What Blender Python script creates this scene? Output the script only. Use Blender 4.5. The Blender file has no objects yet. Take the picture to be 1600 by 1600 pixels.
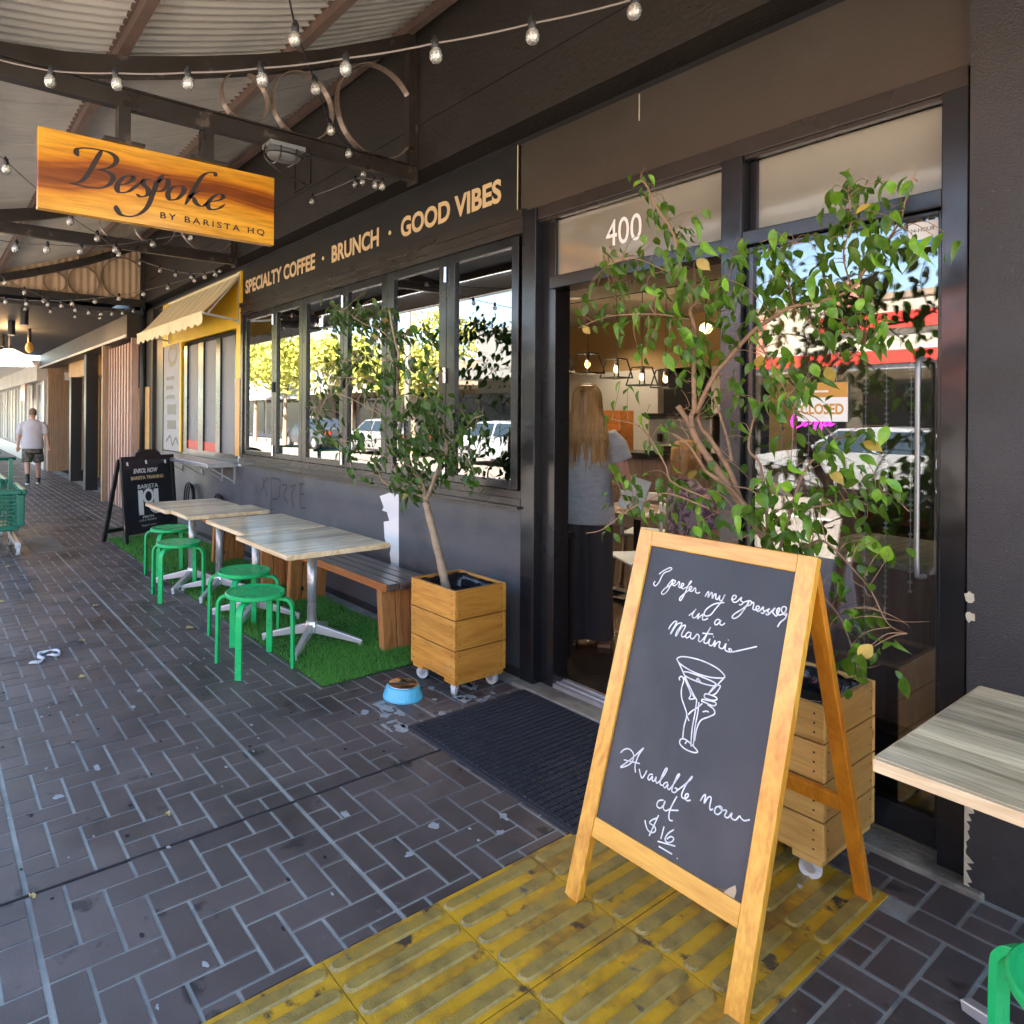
import bpy, bmesh, math, random
import numpy as np
from mathutils import Vector, Matrix, noise as mnoise
# ---------------------------------------------------------------- camera, world, sun, exposure
SC = bpy.context.scene
COL = SC.collection
random.seed(7)
RNG = np.random.default_rng(7)
rad = math.radians
cam_d = bpy.data.cameras.new('camera')
cam = bpy.data.objects.new('camera', cam_d)
COL.objects.link(cam)
YAW, ROLL = rad(54.43), rad(0.397)
fwd = Vector((-math.sin(YAW), math.cos(YAW), 0)); rgt = Vector((math.cos(YAW), math.sin(YAW), 0)); upv = Vector((0, 0, 1))
r2 = rgt * math.cos(ROLL) + upv * math.sin(ROLL); u2 = upv * math.cos(ROLL) - rgt * math.sin(ROLL)
M = Matrix((r2, u2, -fwd)).transposed().to_4x4()
M.translation = Vector((0, 0, 1.52))
cam.matrix_world = M
cam_d.sensor_fit = 'HORIZONTAL'; cam_d.sensor_width = 36
cam_d.lens = 1070.6 / 1600 * 36
cam_d.shift_x = (800 - 642) / 1600; cam_d.shift_y = (648 - 800) / 1600
cam_d.clip_start = 0.05; cam_d.clip_end = 900
SC.camera = cam
W = bpy.data.worlds.new('World'); SC.world = W; W.use_nodes = True
nt = W.node_tree; nt.nodes.clear()
sky = nt.nodes.new('ShaderNodeTexSky'); sky.sky_type = 'NISHITA'; sky.sun_disc = False
SUN_EL, SUN_AZ = rad(47), rad(28)          # azimuth from +Y towards +X
sky.sun_elevation = SUN_EL; sky.sun_rotation = SUN_AZ
sky.air_density = 1.0; sky.dust_density = 0.6; sky.ozone_density = 1.2
bg = nt.nodes.new('ShaderNodeBackground'); bg.inputs[1].default_value = 0.075
wo = nt.nodes.new('ShaderNodeOutputWorld')
nt.links.new(sky.outputs[0], bg.inputs[0]); nt.links.new(bg.outputs[0], wo.inputs[0])
sd = bpy.data.lights.new('sun', 'SUN'); sd.energy = 5.0; sd.angle = rad(0.5); sd.color = (1.0, 0.94, 0.84)
sun = bpy.data.objects.new('sun', sd); COL.objects.link(sun)
sdir = Vector((math.sin(SUN_AZ) * math.cos(SUN_EL), math.cos(SUN_AZ) * math.cos(SUN_EL), math.sin(SUN_EL)))
sun.rotation_euler = sdir.to_track_quat('Z', 'Y').to_euler(); sun.location = sdir * 60
vs = SC.view_settings; vs.view_transform = 'Standard'; vs.look = 'None'; vs.gamma = 1.0; vs.use_curve_mapping = False
vs.exposure = 3.82
cy = SC.cycles
cy.use_denoising = True
try: cy.denoiser = 'OPENIMAGEDENOISE'
except Exception: pass
cy.max_bounces = 10; cy.diffuse_bounces = 5; cy.glossy_bounces = 5; cy.transmission_bounces = 6; cy.transparent_max_bounces = 16
cy.sample_clamp_indirect = 8; cy.caustics_reflective = False; cy.caustics_refractive = False

# ---------------------------------------------------------------- materials
def lerpc(c, k): return tuple(min(1, max(0, v * k)) for v in c[:3]) + (1,)
def mat(name, col, rough=0.6, metal=0.0, var=0.12, scale=6.0, stretch=(1, 1, 1), bump=0.0, bscale=None, col2=None, rvar=0.0,
        spots=None, spec=0.5, world=False, objvar=0.0, trans=0.0, transl=0.0, islvar=0.0, ramp=(0.3, 0.7), coat=0.0):
    m = bpy.data.materials.new(name); m.use_nodes = True
    n = m.node_tree.nodes; l = m.node_tree.links
    b = n['Principled BSDF']
    b.inputs['Roughness'].default_value = rough; b.inputs['Metallic'].default_value = metal
    b.inputs['Specular IOR Level'].default_value = spec
    if coat: b.inputs['Coat Weight'].default_value = coat; b.inputs['Coat Roughness'].default_value = 0.25
    if trans: b.inputs['Transmission Weight'].default_value = trans
    if world:
        g = n.new('ShaderNodeNewGeometry'); src = g.outputs['Position']
    else:
        g = n.new('ShaderNodeTexCoord'); oi = n.new('ShaderNodeObjectInfo')
        mul = n.new('ShaderNodeMath'); mul.operation = 'MULTIPLY'; mul.inputs[1].default_value = 53.0; l.new(oi.outputs['Random'], mul.inputs[0])
        add = n.new('ShaderNodeVectorMath'); l.new(g.outputs['Object'], add.inputs[0]); l.new(mul.outputs[0], add.inputs[1]); src = add.outputs[0]
    mp = n.new('ShaderNodeMapping'); mp.inputs['Scale'].default_value = stretch; l.new(src, mp.inputs[0])
    nz = n.new('ShaderNodeTexNoise'); nz.inputs['Scale'].default_value = scale; nz.inputs['Detail'].default_value = 6; nz.inputs['Roughness'].default_value = 0.62
    l.new(mp.outputs[0], nz.inputs[0])
    cr = n.new('ShaderNodeValToRGB'); e = cr.color_ramp.elements
    e[0].position, e[1].position = ramp
    e[0].color = lerpc(col, 1 - var) if col2 is None else tuple(col) + (1,)
    e[1].color = lerpc(col, 1 + var) if col2 is None else tuple(col2) + (1,)
    l.new(nz.outputs[0], cr.inputs[0]); out = cr.outputs[0]
    def mix(fac, a, bcol):
        x = n.new('ShaderNodeMix'); x.data_type = 'RGBA'; l.new(fac, x.inputs[0]); l.new(a, x.inputs[6]); x.inputs[7].default_value = tuple(bcol) + (1,); return x.outputs[2]
    for sp in (spots or []):                          # (colour, scale, threshold, softness)
        z = n.new('ShaderNodeTexNoise'); z.inputs['Scale'].default_value = sp[1]; z.inputs['Detail'].default_value = 5; z.inputs['Roughness'].default_value = 0.6
        l.new(mp.outputs[0] if len(sp) < 5 else src, z.inputs[0])
        mr = n.new('ShaderNodeMapRange'); mr.inputs[1].default_value = sp[2]; mr.inputs[2].default_value = sp[2] + sp[3]; l.new(z.outputs[0], mr.inputs[0])
        out = mix(mr.outputs[0], out, sp[0])
    if islvar:
        gi = n.new('ShaderNodeNewGeometry'); hs = n.new('ShaderNodeHueSaturation'); mr = n.new('ShaderNodeMapRange'); mr.inputs[3].default_value = 1 - islvar; mr.inputs[4].default_value = 1 + islvar
        l.new(gi.outputs['Random Per Island'], mr.inputs[0]); l.new(mr.outputs[0], hs.inputs['Value']); l.new(out, hs.inputs['Color']); out = hs.outputs[0]
    if objvar:
        oi2 = n.new('ShaderNodeObjectInfo'); hs = n.new('ShaderNodeHueSaturation')
        mr = n.new('ShaderNodeMapRange'); mr.inputs[3].default_value = 1 - objvar; mr.inputs[4].default_value = 1 + objvar
        l.new(oi2.outputs['Random'], mr.inputs[0]); l.new(mr.outputs[0], hs.inputs['Value']); l.new(out, hs.inputs['Color']); out = hs.outputs[0]
    l.new(out, b.inputs['Base Color'])
    if transl:
        tb = n.new('ShaderNodeBsdfTranslucent'); l.new(out, tb.inputs[0]); mx_ = n.new('ShaderNodeMixShader'); mx_.inputs[0].default_value = transl
        l.new(b.outputs[0], mx_.inputs[1]); l.new(tb.outputs[0], mx_.inputs[2]); l.new(mx_.outputs[0], n['Material Output'].inputs[0])
    if rvar:
        z = n.new('ShaderNodeTexNoise'); z.inputs['Scale'].default_value = scale * 0.7; z.inputs['Detail'].default_value = 4; l.new(src, z.inputs[0])
        mr = n.new('ShaderNodeMapRange'); mr.inputs[1].default_value = .3; mr.inputs[2].default_value = .7
        mr.inputs[3].default_value = max(0.02, rough - rvar); mr.inputs[4].default_value = min(1, rough + rvar); l.new(z.outputs[0], mr.inputs[0]); l.new(mr.outputs[0], b.inputs['Roughness'])
    if bump:
        z = n.new('ShaderNodeTexNoise'); z.inputs['Scale'].default_value = bscale or scale * 3; z.inputs['Detail'].default_value = 5; l.new(mp.outputs[0], z.inputs[0])
        bp = n.new('ShaderNodeBump'); bp.inputs['Strength'].default_value = bump; bp.inputs['Distance'].default_value = 0.01; l.new(z.outputs[0], bp.inputs['Height']); l.new(bp.outputs[0], b.inputs['Normal'])
    return m
def wood(name, c1, c2, axis='x', rough=0.45, fine=60, knots=True, coat=0.0, dark=None, objvar=0.08):
    """timber with grain running along axis, growth bands, knots"""
    m = bpy.data.materials.new(name); m.use_nodes = True
    n = m.node_tree.nodes; l = m.node_tree.links; b = n['Principled BSDF']
    b.inputs['Roughness'].default_value = rough
    if coat: b.inputs['Coat Weight'].default_value = coat; b.inputs['Coat Roughness'].default_value = 0.2
    tc = n.new('ShaderNodeTexCoord'); oi = n.new('ShaderNodeObjectInfo')
    mul = n.new('ShaderNodeMath'); mul.operation = 'MULTIPLY'; mul.inputs[1].default_value = 31.0; l.new(oi.outputs['Random'], mul.inputs[0])
    add = n.new('ShaderNodeVectorMath'); l.new(tc.outputs['Object'], add.inputs[0]); l.new(mul.outputs[0], add.inputs[1])
    mp = n.new('ShaderNodeMapping'); st = {'x': (.09, 1, 1), 'y': (1, .09, 1), 'z': (1, 1, .09)}[axis]; mp.inputs['Scale'].default_value = st; l.new(add.outputs[0], mp.inputs[0])
    a = n.new('ShaderNodeTexNoise'); a.inputs['Scale'].default_value = 14; a.inputs['Detail'].default_value = 7; a.inputs['Distortion'].default_value = 1.6; l.new(mp.outputs[0], a.inputs[0])
    f = n.new('ShaderNodeTexNoise'); f.inputs['Scale'].default_value = fine * 2.2; f.inputs['Detail'].default_value = 3; l.new(mp.outputs[0], f.inputs[0])
    mx = n.new('ShaderNodeMath'); mx.operation = 'MULTIPLY_ADD'; mx.inputs[1].default_value = 0.35; l.new(f.outputs[0], mx.inputs[0]); 
    ms = n.new('ShaderNodeMath'); ms.operation = 'MULTIPLY'; ms.inputs[1].default_value = 0.75; l.new(a.outputs[0], ms.inputs[0]); l.new(ms.outputs[0], mx.inputs[2])
    cr = n.new('ShaderNodeValToRGB'); e = cr.color_ramp.elements; e[0].position = .36; e[1].position = .68
    e[0].color = tuple(c1) + (1,); e[1].color = tuple(c2) + (1,)
    l.new(mx.outputs[0], cr.inputs[0]); out = cr.outputs[0]
    if dark:
        z = n.new('ShaderNodeTexNoise'); z.inputs['Scale'].default_value = 5; z.inputs['Distortion'].default_value = 2.2; z.inputs['Detail'].default_value = 4; l.new(mp.outputs[0], z.inputs[0])
        mr = n.new('ShaderNodeMapRange'); mr.inputs[1].default_value = .53; mr.inputs[2].default_value = .62; l.new(z.outputs[0], mr.inputs[0])
        x = n.new('ShaderNodeMix'); x.data_type = 'RGBA'; l.new(mr.outputs[0], x.inputs[0]); l.new(out, x.inputs[6]); x.inputs[7].default_value = tuple(dark) + (1,); out = x.outputs[2]
    if knots:
        v = n.new('ShaderNodeTexVoronoi'); v.inputs['Scale'].default_value = 4.5; mp2 = n.new('ShaderNodeMapping'); mp2.inputs['Scale'].default_value = tuple(.55 if q < 1 else 1 for q in st); l.new(add.outputs[0], mp2.inputs[0]); l.new(mp2.outputs[0], v.inputs[0])
        mr = n.new('ShaderNodeMapRange'); mr.inputs[1].default_value = .05; mr.inputs[2].default_value = .1; mr.inputs[3].default_value = .75; mr.inputs[4].default_value = 0; l.new(v.outputs['Distance'], mr.inputs[0])
        x = n.new('ShaderNodeMix'); x.data_type = 'RGBA'; l.new(mr.outputs[0], x.inputs[0]); l.new(out, x.inputs[6]); x.inputs[7].default_value = lerpc(c1, .35); out = x.outputs[2]
    if objvar:
        hs = n.new('ShaderNodeHueSaturation'); mr = n.new('ShaderNodeMapRange'); mr.inputs[3].default_value = 1 - objvar; mr.inputs[4].default_value = 1 + objvar
        l.new(oi.outputs['Random'], mr.inputs[0]); l.new(mr.outputs[0], hs.inputs['Value']); l.new(out, hs.inputs['Color']); out = hs.outputs[0]
    l.new(out, b.inputs['Base Color'])
    bp = n.new('ShaderNodeBump'); bp.inputs['Strength'].default_value = .25; bp.inputs['Distance'].default_value = .002; l.new(mx.outputs[0], bp.inputs['Height']); l.new(bp.outputs[0], b.inputs['Normal'])
    return m
def emis(name, col, s):
    m = bpy.data.materials.new(name); m.use_nodes = True; n = m.node_tree.nodes; l = m.node_tree.links; n.clear()
    e = n.new('ShaderNodeEmission'); e.inputs[0].default_value = tuple(col) + (1,); e.inputs[1].default_value = s
    o = n.new('ShaderNodeOutputMaterial'); l.new(e.outputs[0], o.inputs[0]); return m
def glassmat(name, tint=(1, 1, 1), refl=1.0, base=0.0, rough=0.0, wav=0.0, diff=None):
    m = bpy.data.materials.new(name); m.use_nodes = True; n = m.node_tree.nodes; l = m.node_tree.links; n.clear()
    t = n.new('ShaderNodeBsdfTransparent'); t.inputs[0].default_value = tuple(tint) + (1,)
    g = n.new('ShaderNodeBsdfGlossy'); g.inputs['Roughness'].default_value = rough
    if wav:
        tc = n.new('ShaderNodeTexCoord'); z = n.new('ShaderNodeTexNoise'); z.inputs['Scale'].default_value = 1.3; l.new(tc.outputs['Object'], z.inputs[0])
        bp = n.new('ShaderNodeBump'); bp.inputs['Strength'].default_value = wav; bp.inputs['Distance'].default_value = .01; l.new(z.outputs[0], bp.inputs['Height']); l.new(bp.outputs[0], g.inputs['Normal'])
    if diff:
        d = n.new('ShaderNodeBsdfDiffuse'); d.inputs[0].default_value = tuple(diff[:3]) + (1,); x0 = n.new('ShaderNodeMixShader'); x0.inputs[0].default_value = diff[3]; l.new(t.outputs[0], x0.inputs[1]); l.new(d.outputs[0], x0.inputs[2]); t = x0
    f = n.new('ShaderNodeFresnel'); f.inputs[0].default_value = 1.5
    ma = n.new('ShaderNodeMath'); ma.operation = 'MULTIPLY_ADD'; ma.use_clamp = True; ma.inputs[1].default_value = refl; ma.inputs[2].default_value = base; l.new(f.outputs[0], ma.inputs[0])
    x = n.new('ShaderNodeMixShader'); l.new(ma.outputs[0], x.inputs[0]); l.new(t.outputs[0], x.inputs[1]); l.new(g.outputs[0], x.inputs[2])
    o = n.new('ShaderNodeOutputMaterial'); l.new(x.outputs[0], o.inputs[0]); return m

MT = {}
MT['brick'] = mat('brick', (.112, .089, .082), .46, var=.20, scale=3.0, world=True, bump=.3, bscale=480, islvar=.22, objvar=.14, rvar=.14,
                  spots=[((.052, .041, .039), 1.3, .50, .16), ((.13, .105, .10), .55, .55, .2), ((.14, .125, .12), 30, .62, .1), ((.035, .03, .03), 6, .62, .06)])
MT['grout'] = mat('grout', (.34, .345, .305), .8, var=.25, scale=9, world=True, bump=.4, bscale=180, spots=[((.14, .135, .13), 1.0, .50, .2), ((.55, .6, .6), 14, .66, .05)])
MT['joint'] = mat('joint', (.02, .018, .02), .9, var=.3, scale=20)
MT['tact'] = mat('tactile_yellow', (.62, .345, .018), .5, var=.15, scale=10, world=True, bump=.25, bscale=200,
                 spots=[((.27, .15, .03), 4, .48, .16), ((.075, .055, .035), 9, .585, .07)])
MT['tactbar'] = mat('tactile_bar_worn', (.30, .21, .055), .42, var=.35, scale=14, world=True, bump=.3, bscale=160, spots=[((.34, .22, .035), 7, .52, .12), ((.075, .07, .06), 15, .62, .1)])
MT['concrete'] = mat('old_concrete', (.27, .25, .20), .85, var=.3, scale=6, bump=.5, bscale=60, spots=[((.12, .11, .09), 5, .52, .15)])
MT['asphalt'] = mat('asphalt', (.24, .20, .165), .85, var=.2, scale=9, world=True, bump=.4, bscale=200)
MT['ground'] = mat('far_ground', (.22, .20, .17), .9, var=.2, scale=.5, world=True)
MT['paveopp'] = mat('pale_paving', (.36, .30, .25), .8, var=.12, scale=3, world=True)
MT['wallgrey'] = mat('painted_wall_grey', (.080, .083, .094), .42, var=.14, scale=2.2, world=True, bump=.10, bscale=90, rvar=.12, spots=[((.105, .107, .115), 3.5, .55, .15), ((.05, .05, .056), 1.7, .6, .15), ((.5, .5, .5), 33, .77, .01)])
MT['wallblack'] = mat('render_black', (.027, .026, .0265), .55, var=.15, scale=3, world=True, bump=.35, bscale=170, rvar=.12, spots=[((.07, .068, .066), 60, .68, .04), ((.044, .042, .041), 2.2, .52, .2), ((.016, .016, .017), 1.1, .58, .15)])
MT['fascia'] = mat('painted_fascia_brown', (.046, .036, .026), .5, var=.14, scale=1.6, world=True, bump=.10, bscale=60, spots=[((.06, .05, .042), 4, .55, .2)])
MT['upper'] = mat('painted_upper_wall', (.024, .0185, .014), .6, var=.16, scale=2, world=True, bump=.5, bscale=40, spots=[((.040, .033, .027), 2.2, .55, .2)])
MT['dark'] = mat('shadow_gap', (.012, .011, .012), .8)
MT['alu'] = mat('black_aluminium', (.012, .0125, .015), .24, var=.15, scale=3, rvar=.07, spec=.6)
MT['alubrown'] = mat('bronze_aluminium', (.030, .025, .022), .30, var=.15, scale=3, rvar=.07)
MT['glass'] = glassmat('window_glass', (.86, .88, .86), 1.5, .27, wav=.004)
MT['glassd'] = glassmat('door_glass', (.85, .87, .87), 1.5, .085, wav=.003)
MT['glasst'] = glassmat('transom_glass', (.6, .6, .56), 1.6, .25, rough=.10, diff=(.34, .32, .25, .85))  # beige diffuse layer paints the canopy's reflection into the panes
MT['glassf'] = mat('frosted_film', (.17, .175, .18), .5, var=.06, scale=4)
MT['steelb'] = mat('painted_steel_brown', (.034, .026, .021), .36, var=.25, scale=7, rvar=.12, spots=[((.13, .10, .085), 9, .62, .08)])
MT['purlin'] = mat('purlin_red_brown', (.17, .115, .09), .6, var=.2, scale=5, spots=[((.20, .10, .06), 8, .62, .08)])
MT['roofs'] = mat('roof_sheet_underside', (.72, .69, .62), .5, var=.10, scale=1.3, world=True, rvar=.1, spots=[((.56, .54, .50), 2.5, .5, .25)])
MT['sheetb'] = mat('beige_corrugated', (.70, .50, .32), .6, var=.1, scale=2)
MT['soff'] = mat('soffit_dark', (.05, .05, .052), .7, var=.12, scale=2)
MT['galv'] = mat('galvanised', (.55, .56, .57), .35, metal=.7, var=.1, scale=14)
MT['chrome'] = mat('polished_metal', (.75, .75, .76), .14, metal=1, var=.04, scale=8)
MT['alum'] = mat('cast_aluminium', (.72, .72, .73), .35, metal=.6, var=.08, scale=9)
MT['poleg'] = mat('satin_grey_pole', (.42, .42, .42), .3, metal=.5, var=.15, scale=10, rvar=.1)
MT['green'] = mat('green_lacquer', (.016, .47, .135), .30, var=.1, scale=9, rvar=.12, spots=[((.02, .33, .10), 16, .64, .05)])
MT['grass'] = mat('artificial_grass', (.045, .20, .022), .6, var=.4, scale=40, world=True, col2=(.13, .40, .05))
MT['grassb'] = mat('turf_backing', (.02, .06, .015), .9)
MT['planter'] = wood('planter_pine_oiled', (.42, .17, .022), (.70, .34, .06), 'x', .42, coat=.2)
MT['plantery'] = wood('planter_pine_end', (.38, .145, .018), (.62, .28, .045), 'y', .42, coat=.2)
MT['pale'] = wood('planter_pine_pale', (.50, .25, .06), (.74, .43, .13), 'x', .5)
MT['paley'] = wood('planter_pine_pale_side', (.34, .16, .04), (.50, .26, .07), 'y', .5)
MT['frame'] = wood('board_frame_varnished', (.56, .22, .018), (.88, .45, .06), 'z', .32, knots=False, coat=.4)
MT['framex'] = wood('board_rail_varnished', (.58, .25, .02), (.86, .46, .07), 'x', .32, knots=False, coat=.4)
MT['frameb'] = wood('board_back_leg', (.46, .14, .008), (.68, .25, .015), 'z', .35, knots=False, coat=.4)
def signwood():
    m = bpy.data.materials.new('polished_sign_timber'); m.use_nodes = True
    n = m.node_tree.nodes; l = m.node_tree.links; b = n['Principled BSDF']
    b.inputs['Roughness'].default_value = .22; b.inputs['Coat Weight'].default_value = .5; b.inputs['Coat Roughness'].default_value = .15
    tc = n.new('ShaderNodeTexCoord'); mp = n.new('ShaderNodeMapping'); mp.inputs['Scale'].default_value = (1, .55, 1); mp.inputs['Rotation'].default_value = (-.06, 0, 0); l.new(tc.outputs['Object'], mp.inputs[0])
    wv = n.new('ShaderNodeTexWave'); wv.wave_type = 'BANDS'; wv.bands_direction = 'Z'; wv.wave_profile = 'SIN'; wv.inputs['Scale'].default_value = .72; wv.inputs['Distortion'].default_value = 3.0; wv.inputs['Detail'].default_value = 2.5; wv.inputs['Detail Scale'].default_value = 1.5; wv.inputs['Phase Offset'].default_value = -.3; l.new(mp.outputs[0], wv.inputs[0])
    r1 = n.new('ShaderNodeValToRGB'); e = r1.color_ramp.elements; e[0].position = .74; e[0].color = (.86, .36, .025, 1); e[1].position = .97; e[1].color = (.27, .07, .012, 1)
    q = e.new(.86); q.color = (.62, .20, .015, 1); q = e.new(.90); q.color = (.34, .09, .012, 1); q = e.new(.94); q.color = (.45, .13, .012, 1); q = e.new(.2); q.color = (.95, .47, .045, 1); l.new(wv.outputs['Fac'], r1.inputs[0])
    mp2 = n.new('ShaderNodeMapping'); mp2.inputs['Scale'].default_value = (1, .08, 1); l.new(tc.outputs['Object'], mp2.inputs[0])
    z = n.new('ShaderNodeTexNoise'); z.inputs['Scale'].default_value = 60; z.inputs['Detail'].default_value = 5; l.new(mp2.outputs[0], z.inputs[0])
    r2 = n.new('ShaderNodeValToRGB'); r2.color_ramp.elements[0].position = .3; r2.color_ramp.elements[0].color = (.66, .60, .55, 1); r2.color_ramp.elements[1].position = .62; r2.color_ramp.elements[1].color = (1, 1, 1, 1); l.new(z.outputs[0], r2.inputs[0])
    x = n.new('ShaderNodeVectorMath'); x.operation = 'MULTIPLY'; l.new(r1.outputs[0], x.inputs[0]); l.new(r2.outputs[0], x.inputs[1]); l.new(x.outputs[0], b.inputs['Base Color'])
    return m
MT['signw'] = signwood()
MT['bench'] = wood('bench_red_timber', (.30, .10, .025), (.52, .21, .06), 'x', .35, coat=.3)
MT['benchtop'] = wood('bench_top_weathered', (.06, .045, .038), (.17, .125, .10), 'x', .28, coat=.5)
MT['benchz'] = wood('bench_leg_timber', (.30, .11, .03), (.58, .27, .09), 'z', .45)
MT['table'] = wood('table_top_grey_timber', (.15, .13, .085), (.62, .60, .44), 'y', .28, knots=False, coat=.5, objvar=.05)
MT['tablex'] = wood('table_top_boards', (.33, .25, .13), (.84, .70, .44), 'x', .3, knots=False, coat=.35, objvar=.36); MT['tabley'] = wood('table_top_boards_across', (.33, .25, .15), (.82, .70, .47), 'y', .3, knots=False, coat=.5, objvar=.38)
MT['tableedge'] = wood('table_edge_pale_timber', (.52, .34, .17), (.85, .68, .42), 'x', .4, knots=False)
MT['batten'] = wood('timber_batten', (.34, .21, .12), (.52, .36, .22), 'z', .55, knots=False)
MT['battenp'] = wood('timber_batten_pink', (.42, .25, .18), (.62, .42, .32), 'z', .5, knots=False)
MT['honey'] = wood('honey_timber', (.55, .30, .08), (.78, .50, .18), 'z', .45, knots=False)
MT['yellow'] = mat('yellow_paint', (.88, .56, .02), .45, var=.08, scale=3, bump=.1)
MT['orange'] = mat('orange_varnish', (.62, .30, .05), .4, var=.12, scale=8, stretch=(1, 1, .1))
MT['awn'] = mat('awning_canvas', (.74, .64, .38), .8, var=.1, scale=4, bump=.2, bscale=300)
MT['awnl'] = mat('awning_canvas_pale', (.86, .77, .46), .8, var=.06, scale=4)
MT['chalk'] = mat('chalkboard', (.033, .036, .041), .5, var=.14, scale=4, stretch=(1, 1, .5), bump=.05, rvar=.1, spots=[((.066, .070, .076), 2.4, .50, .22), ((.03, .032, .036), 5, .60, .2)])
MT['chalkmark'] = mat('chalk_marker_white', (.68, .70, .70), .8, var=.3, scale=40)
MT['ply'] = wood('raw_ply', (.42, .30, .18), (.60, .47, .30), 'x', .7, knots=False)
MT['signpanel'] = mat('sign_panel_charcoal', (.018, .0175, .017), .36, var=.1, scale=2)
MT['gold'] = mat('gold_vinyl', (.72, .53, .28), .4, var=.05, scale=20)
MT['white'] = mat('white_print', (.85, .85, .83), .5, var=.03)
MT['whitewall'] = mat('white_wall', (.80, .79, .76), .7, var=.05, scale=1, world=True)
MT['engr'] = mat('routed_black', (.035, .02, .015), .6)
MT['mat'] = mat('rubber_mat', (.022, .024, .032), .8, var=.15, scale=12)
MT['blue'] = mat('sky_blue_plastic', (.10, .50, .72), .35, var=.06, scale=10)
MT['red'] = mat('red_paint', (.62, .045, .03), .45, var=.06)
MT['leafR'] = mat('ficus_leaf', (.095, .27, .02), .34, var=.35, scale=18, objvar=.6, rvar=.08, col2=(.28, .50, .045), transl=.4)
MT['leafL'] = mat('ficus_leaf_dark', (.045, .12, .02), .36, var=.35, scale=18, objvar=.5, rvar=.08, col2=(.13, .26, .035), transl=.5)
MT['leafdry'] = mat('yellowing_leaf', (.42, .30, .05), .5, var=.3, scale=20, objvar=.3)
MT['darkpole'] = mat('brushed_handle', (.26, .26, .27), .35, metal=.6, var=.1)
MT['bark'] = mat('ficus_bark', (.28, .165, .09), .75, var=.25, scale=9, stretch=(1, 1, 3), bump=.5, spots=[((.15, .09, .05), 14, .6, .1)])
MT['barkg'] = mat('ficus_bark_grey', (.34, .25, .165), .75, var=.2, scale=9, stretch=(1, 1, 3), bump=.5, spots=[((.20, .15, .10), 22, .62, .05)])
MT['bag'] = mat('black_plastic_bag', (.012, .012, .014), .18, bump=1.0, bscale=14)
MT['soil'] = mat('potting_soil', (.03, .022, .016), .95, bump=.8)
MT['cord'] = mat('pale_cord', (.20, .18, .16), .6)
MT['cordb'] = mat('black_cord', (.02, .02, .02), .6)
MT['bulb'] = glassmat('clear_bulb', (1, 1, .97), 1.2, .14, diff=(.9, .88, .78, .28))
MT['fil'] = mat('bulb_filament', (.9, .86, .7), .3, var=.02)
MT['black'] = mat('satin_black', (.018, .018, .02), .42, var=.15, scale=6)
MT['blackply'] = mat('black_plastic', (.014, .016, .022), .36, var=.12, scale=6)
MT['skin'] = mat('skin', (.52, .30, .22), .5, var=.06, scale=9)
MT['hair'] = mat('long_blonde_hair', (.20, .10, .03), .40, var=.45, scale=26, stretch=(1, 1, .07), col2=(.66, .40, .15), bump=.8, bscale=60)
MT['hairg'] = mat('short_grey_hair', (.16, .12, .09), .8, var=.2, scale=30)
MT['tee'] = mat('grey_marl_tshirt', (.42, .46, .50), .85, var=.15, scale=22, stretch=(1, 1, 2), bump=1.0, bscale=8)
MT['teel'] = mat('pale_grey_tshirt', (.52, .52, .56), .85, var=.1, scale=10, bump=.3, bscale=7)
MT['skirt'] = mat('charcoal_trousers', (.05, .048, .056), .8, var=.2, scale=8, stretch=(1, 1, .1), bump=.4)
MT['camo'] = mat('camo_shorts', (.05, .05, .04), .85, scale=16, col2=(.15, .14, .11), ramp=(.48, .52))
MT['floral'] = mat('floral_dress', (.12, .07, .11), .8, scale=24, col2=(.36, .30, .33), ramp=(.45, .55))
MT['beigec'] = mat('beige_shirt', (.50, .40, .30), .85, var=.06)
MT['shoe'] = mat('black_shoe', (.02, .02, .022), .5)
MT['sandal'] = mat('tan_leather', (.42, .26, .16), .5)
MT['floorin'] = mat('interior_floor', (.035, .024, .018), .22, var=.4, scale=3, world=True, rvar=.08)
MT['wallin'] = mat('interior_wall_beige', (.52, .36, .17), .75, var=.05, scale=1, world=True)
MT['ceilin'] = mat('interior_ceiling', (.40, .36, .30), .8, var=.05)
MT['counter'] = wood('counter_wood', (.14, .095, .08), (.26, .19, .165), 'z', .4, knots=False)
MT['chairw'] = mat('white_plastic_chair', (.66, .70, .74), .35, var=.03)
MT['trolleyg'] = mat('green_trolley_plastic', (.004, .15, .085), .35, var=.1, scale=9)
MT['trolleyw'] = mat('grey_trolley_plastic', (.60, .62, .64), .4, var=.08)
MT['tyre'] = mat('black_rubber', (.02, .02, .02), .7)
MT['bright'] = emis('lamp_bulb', (1.0, .60, .20), .75)
MT['down'] = emis('downlight_disc', (1.0, .82, .5), 2.4)
MT['neon'] = emis('pink_neon', (1.0, .04, .70), .32)
MT['lampshade'] = emis('lit_lamp_shade', (1.0, .72, .38), .5)
MT['crystal'] = mat('crystal_bead', (.9, .92, .95), .05, trans=.15, spec=1.0)
MT['ring'] = mat('bronze_ring', (.25, .18, .135), .36, metal=.3, var=.2, scale=6)
MT['leafstreet'] = mat('street_tree_leaf', (.30, .31, .04), .6, var=.3, scale=3, world=True, col2=(.50, .48, .09))
MT['carw'] = mat('white_car_paint', (.22, .22, .22), .25, var=.02, coat=.8)
MT['cars'] = mat('silver_car_paint', (.30, .31, .32), .25, var=.02, coat=.8)
MT['card'] = mat('dark_car_paint', (.03, .035, .04), .25, var=.02, coat=.8)
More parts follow.
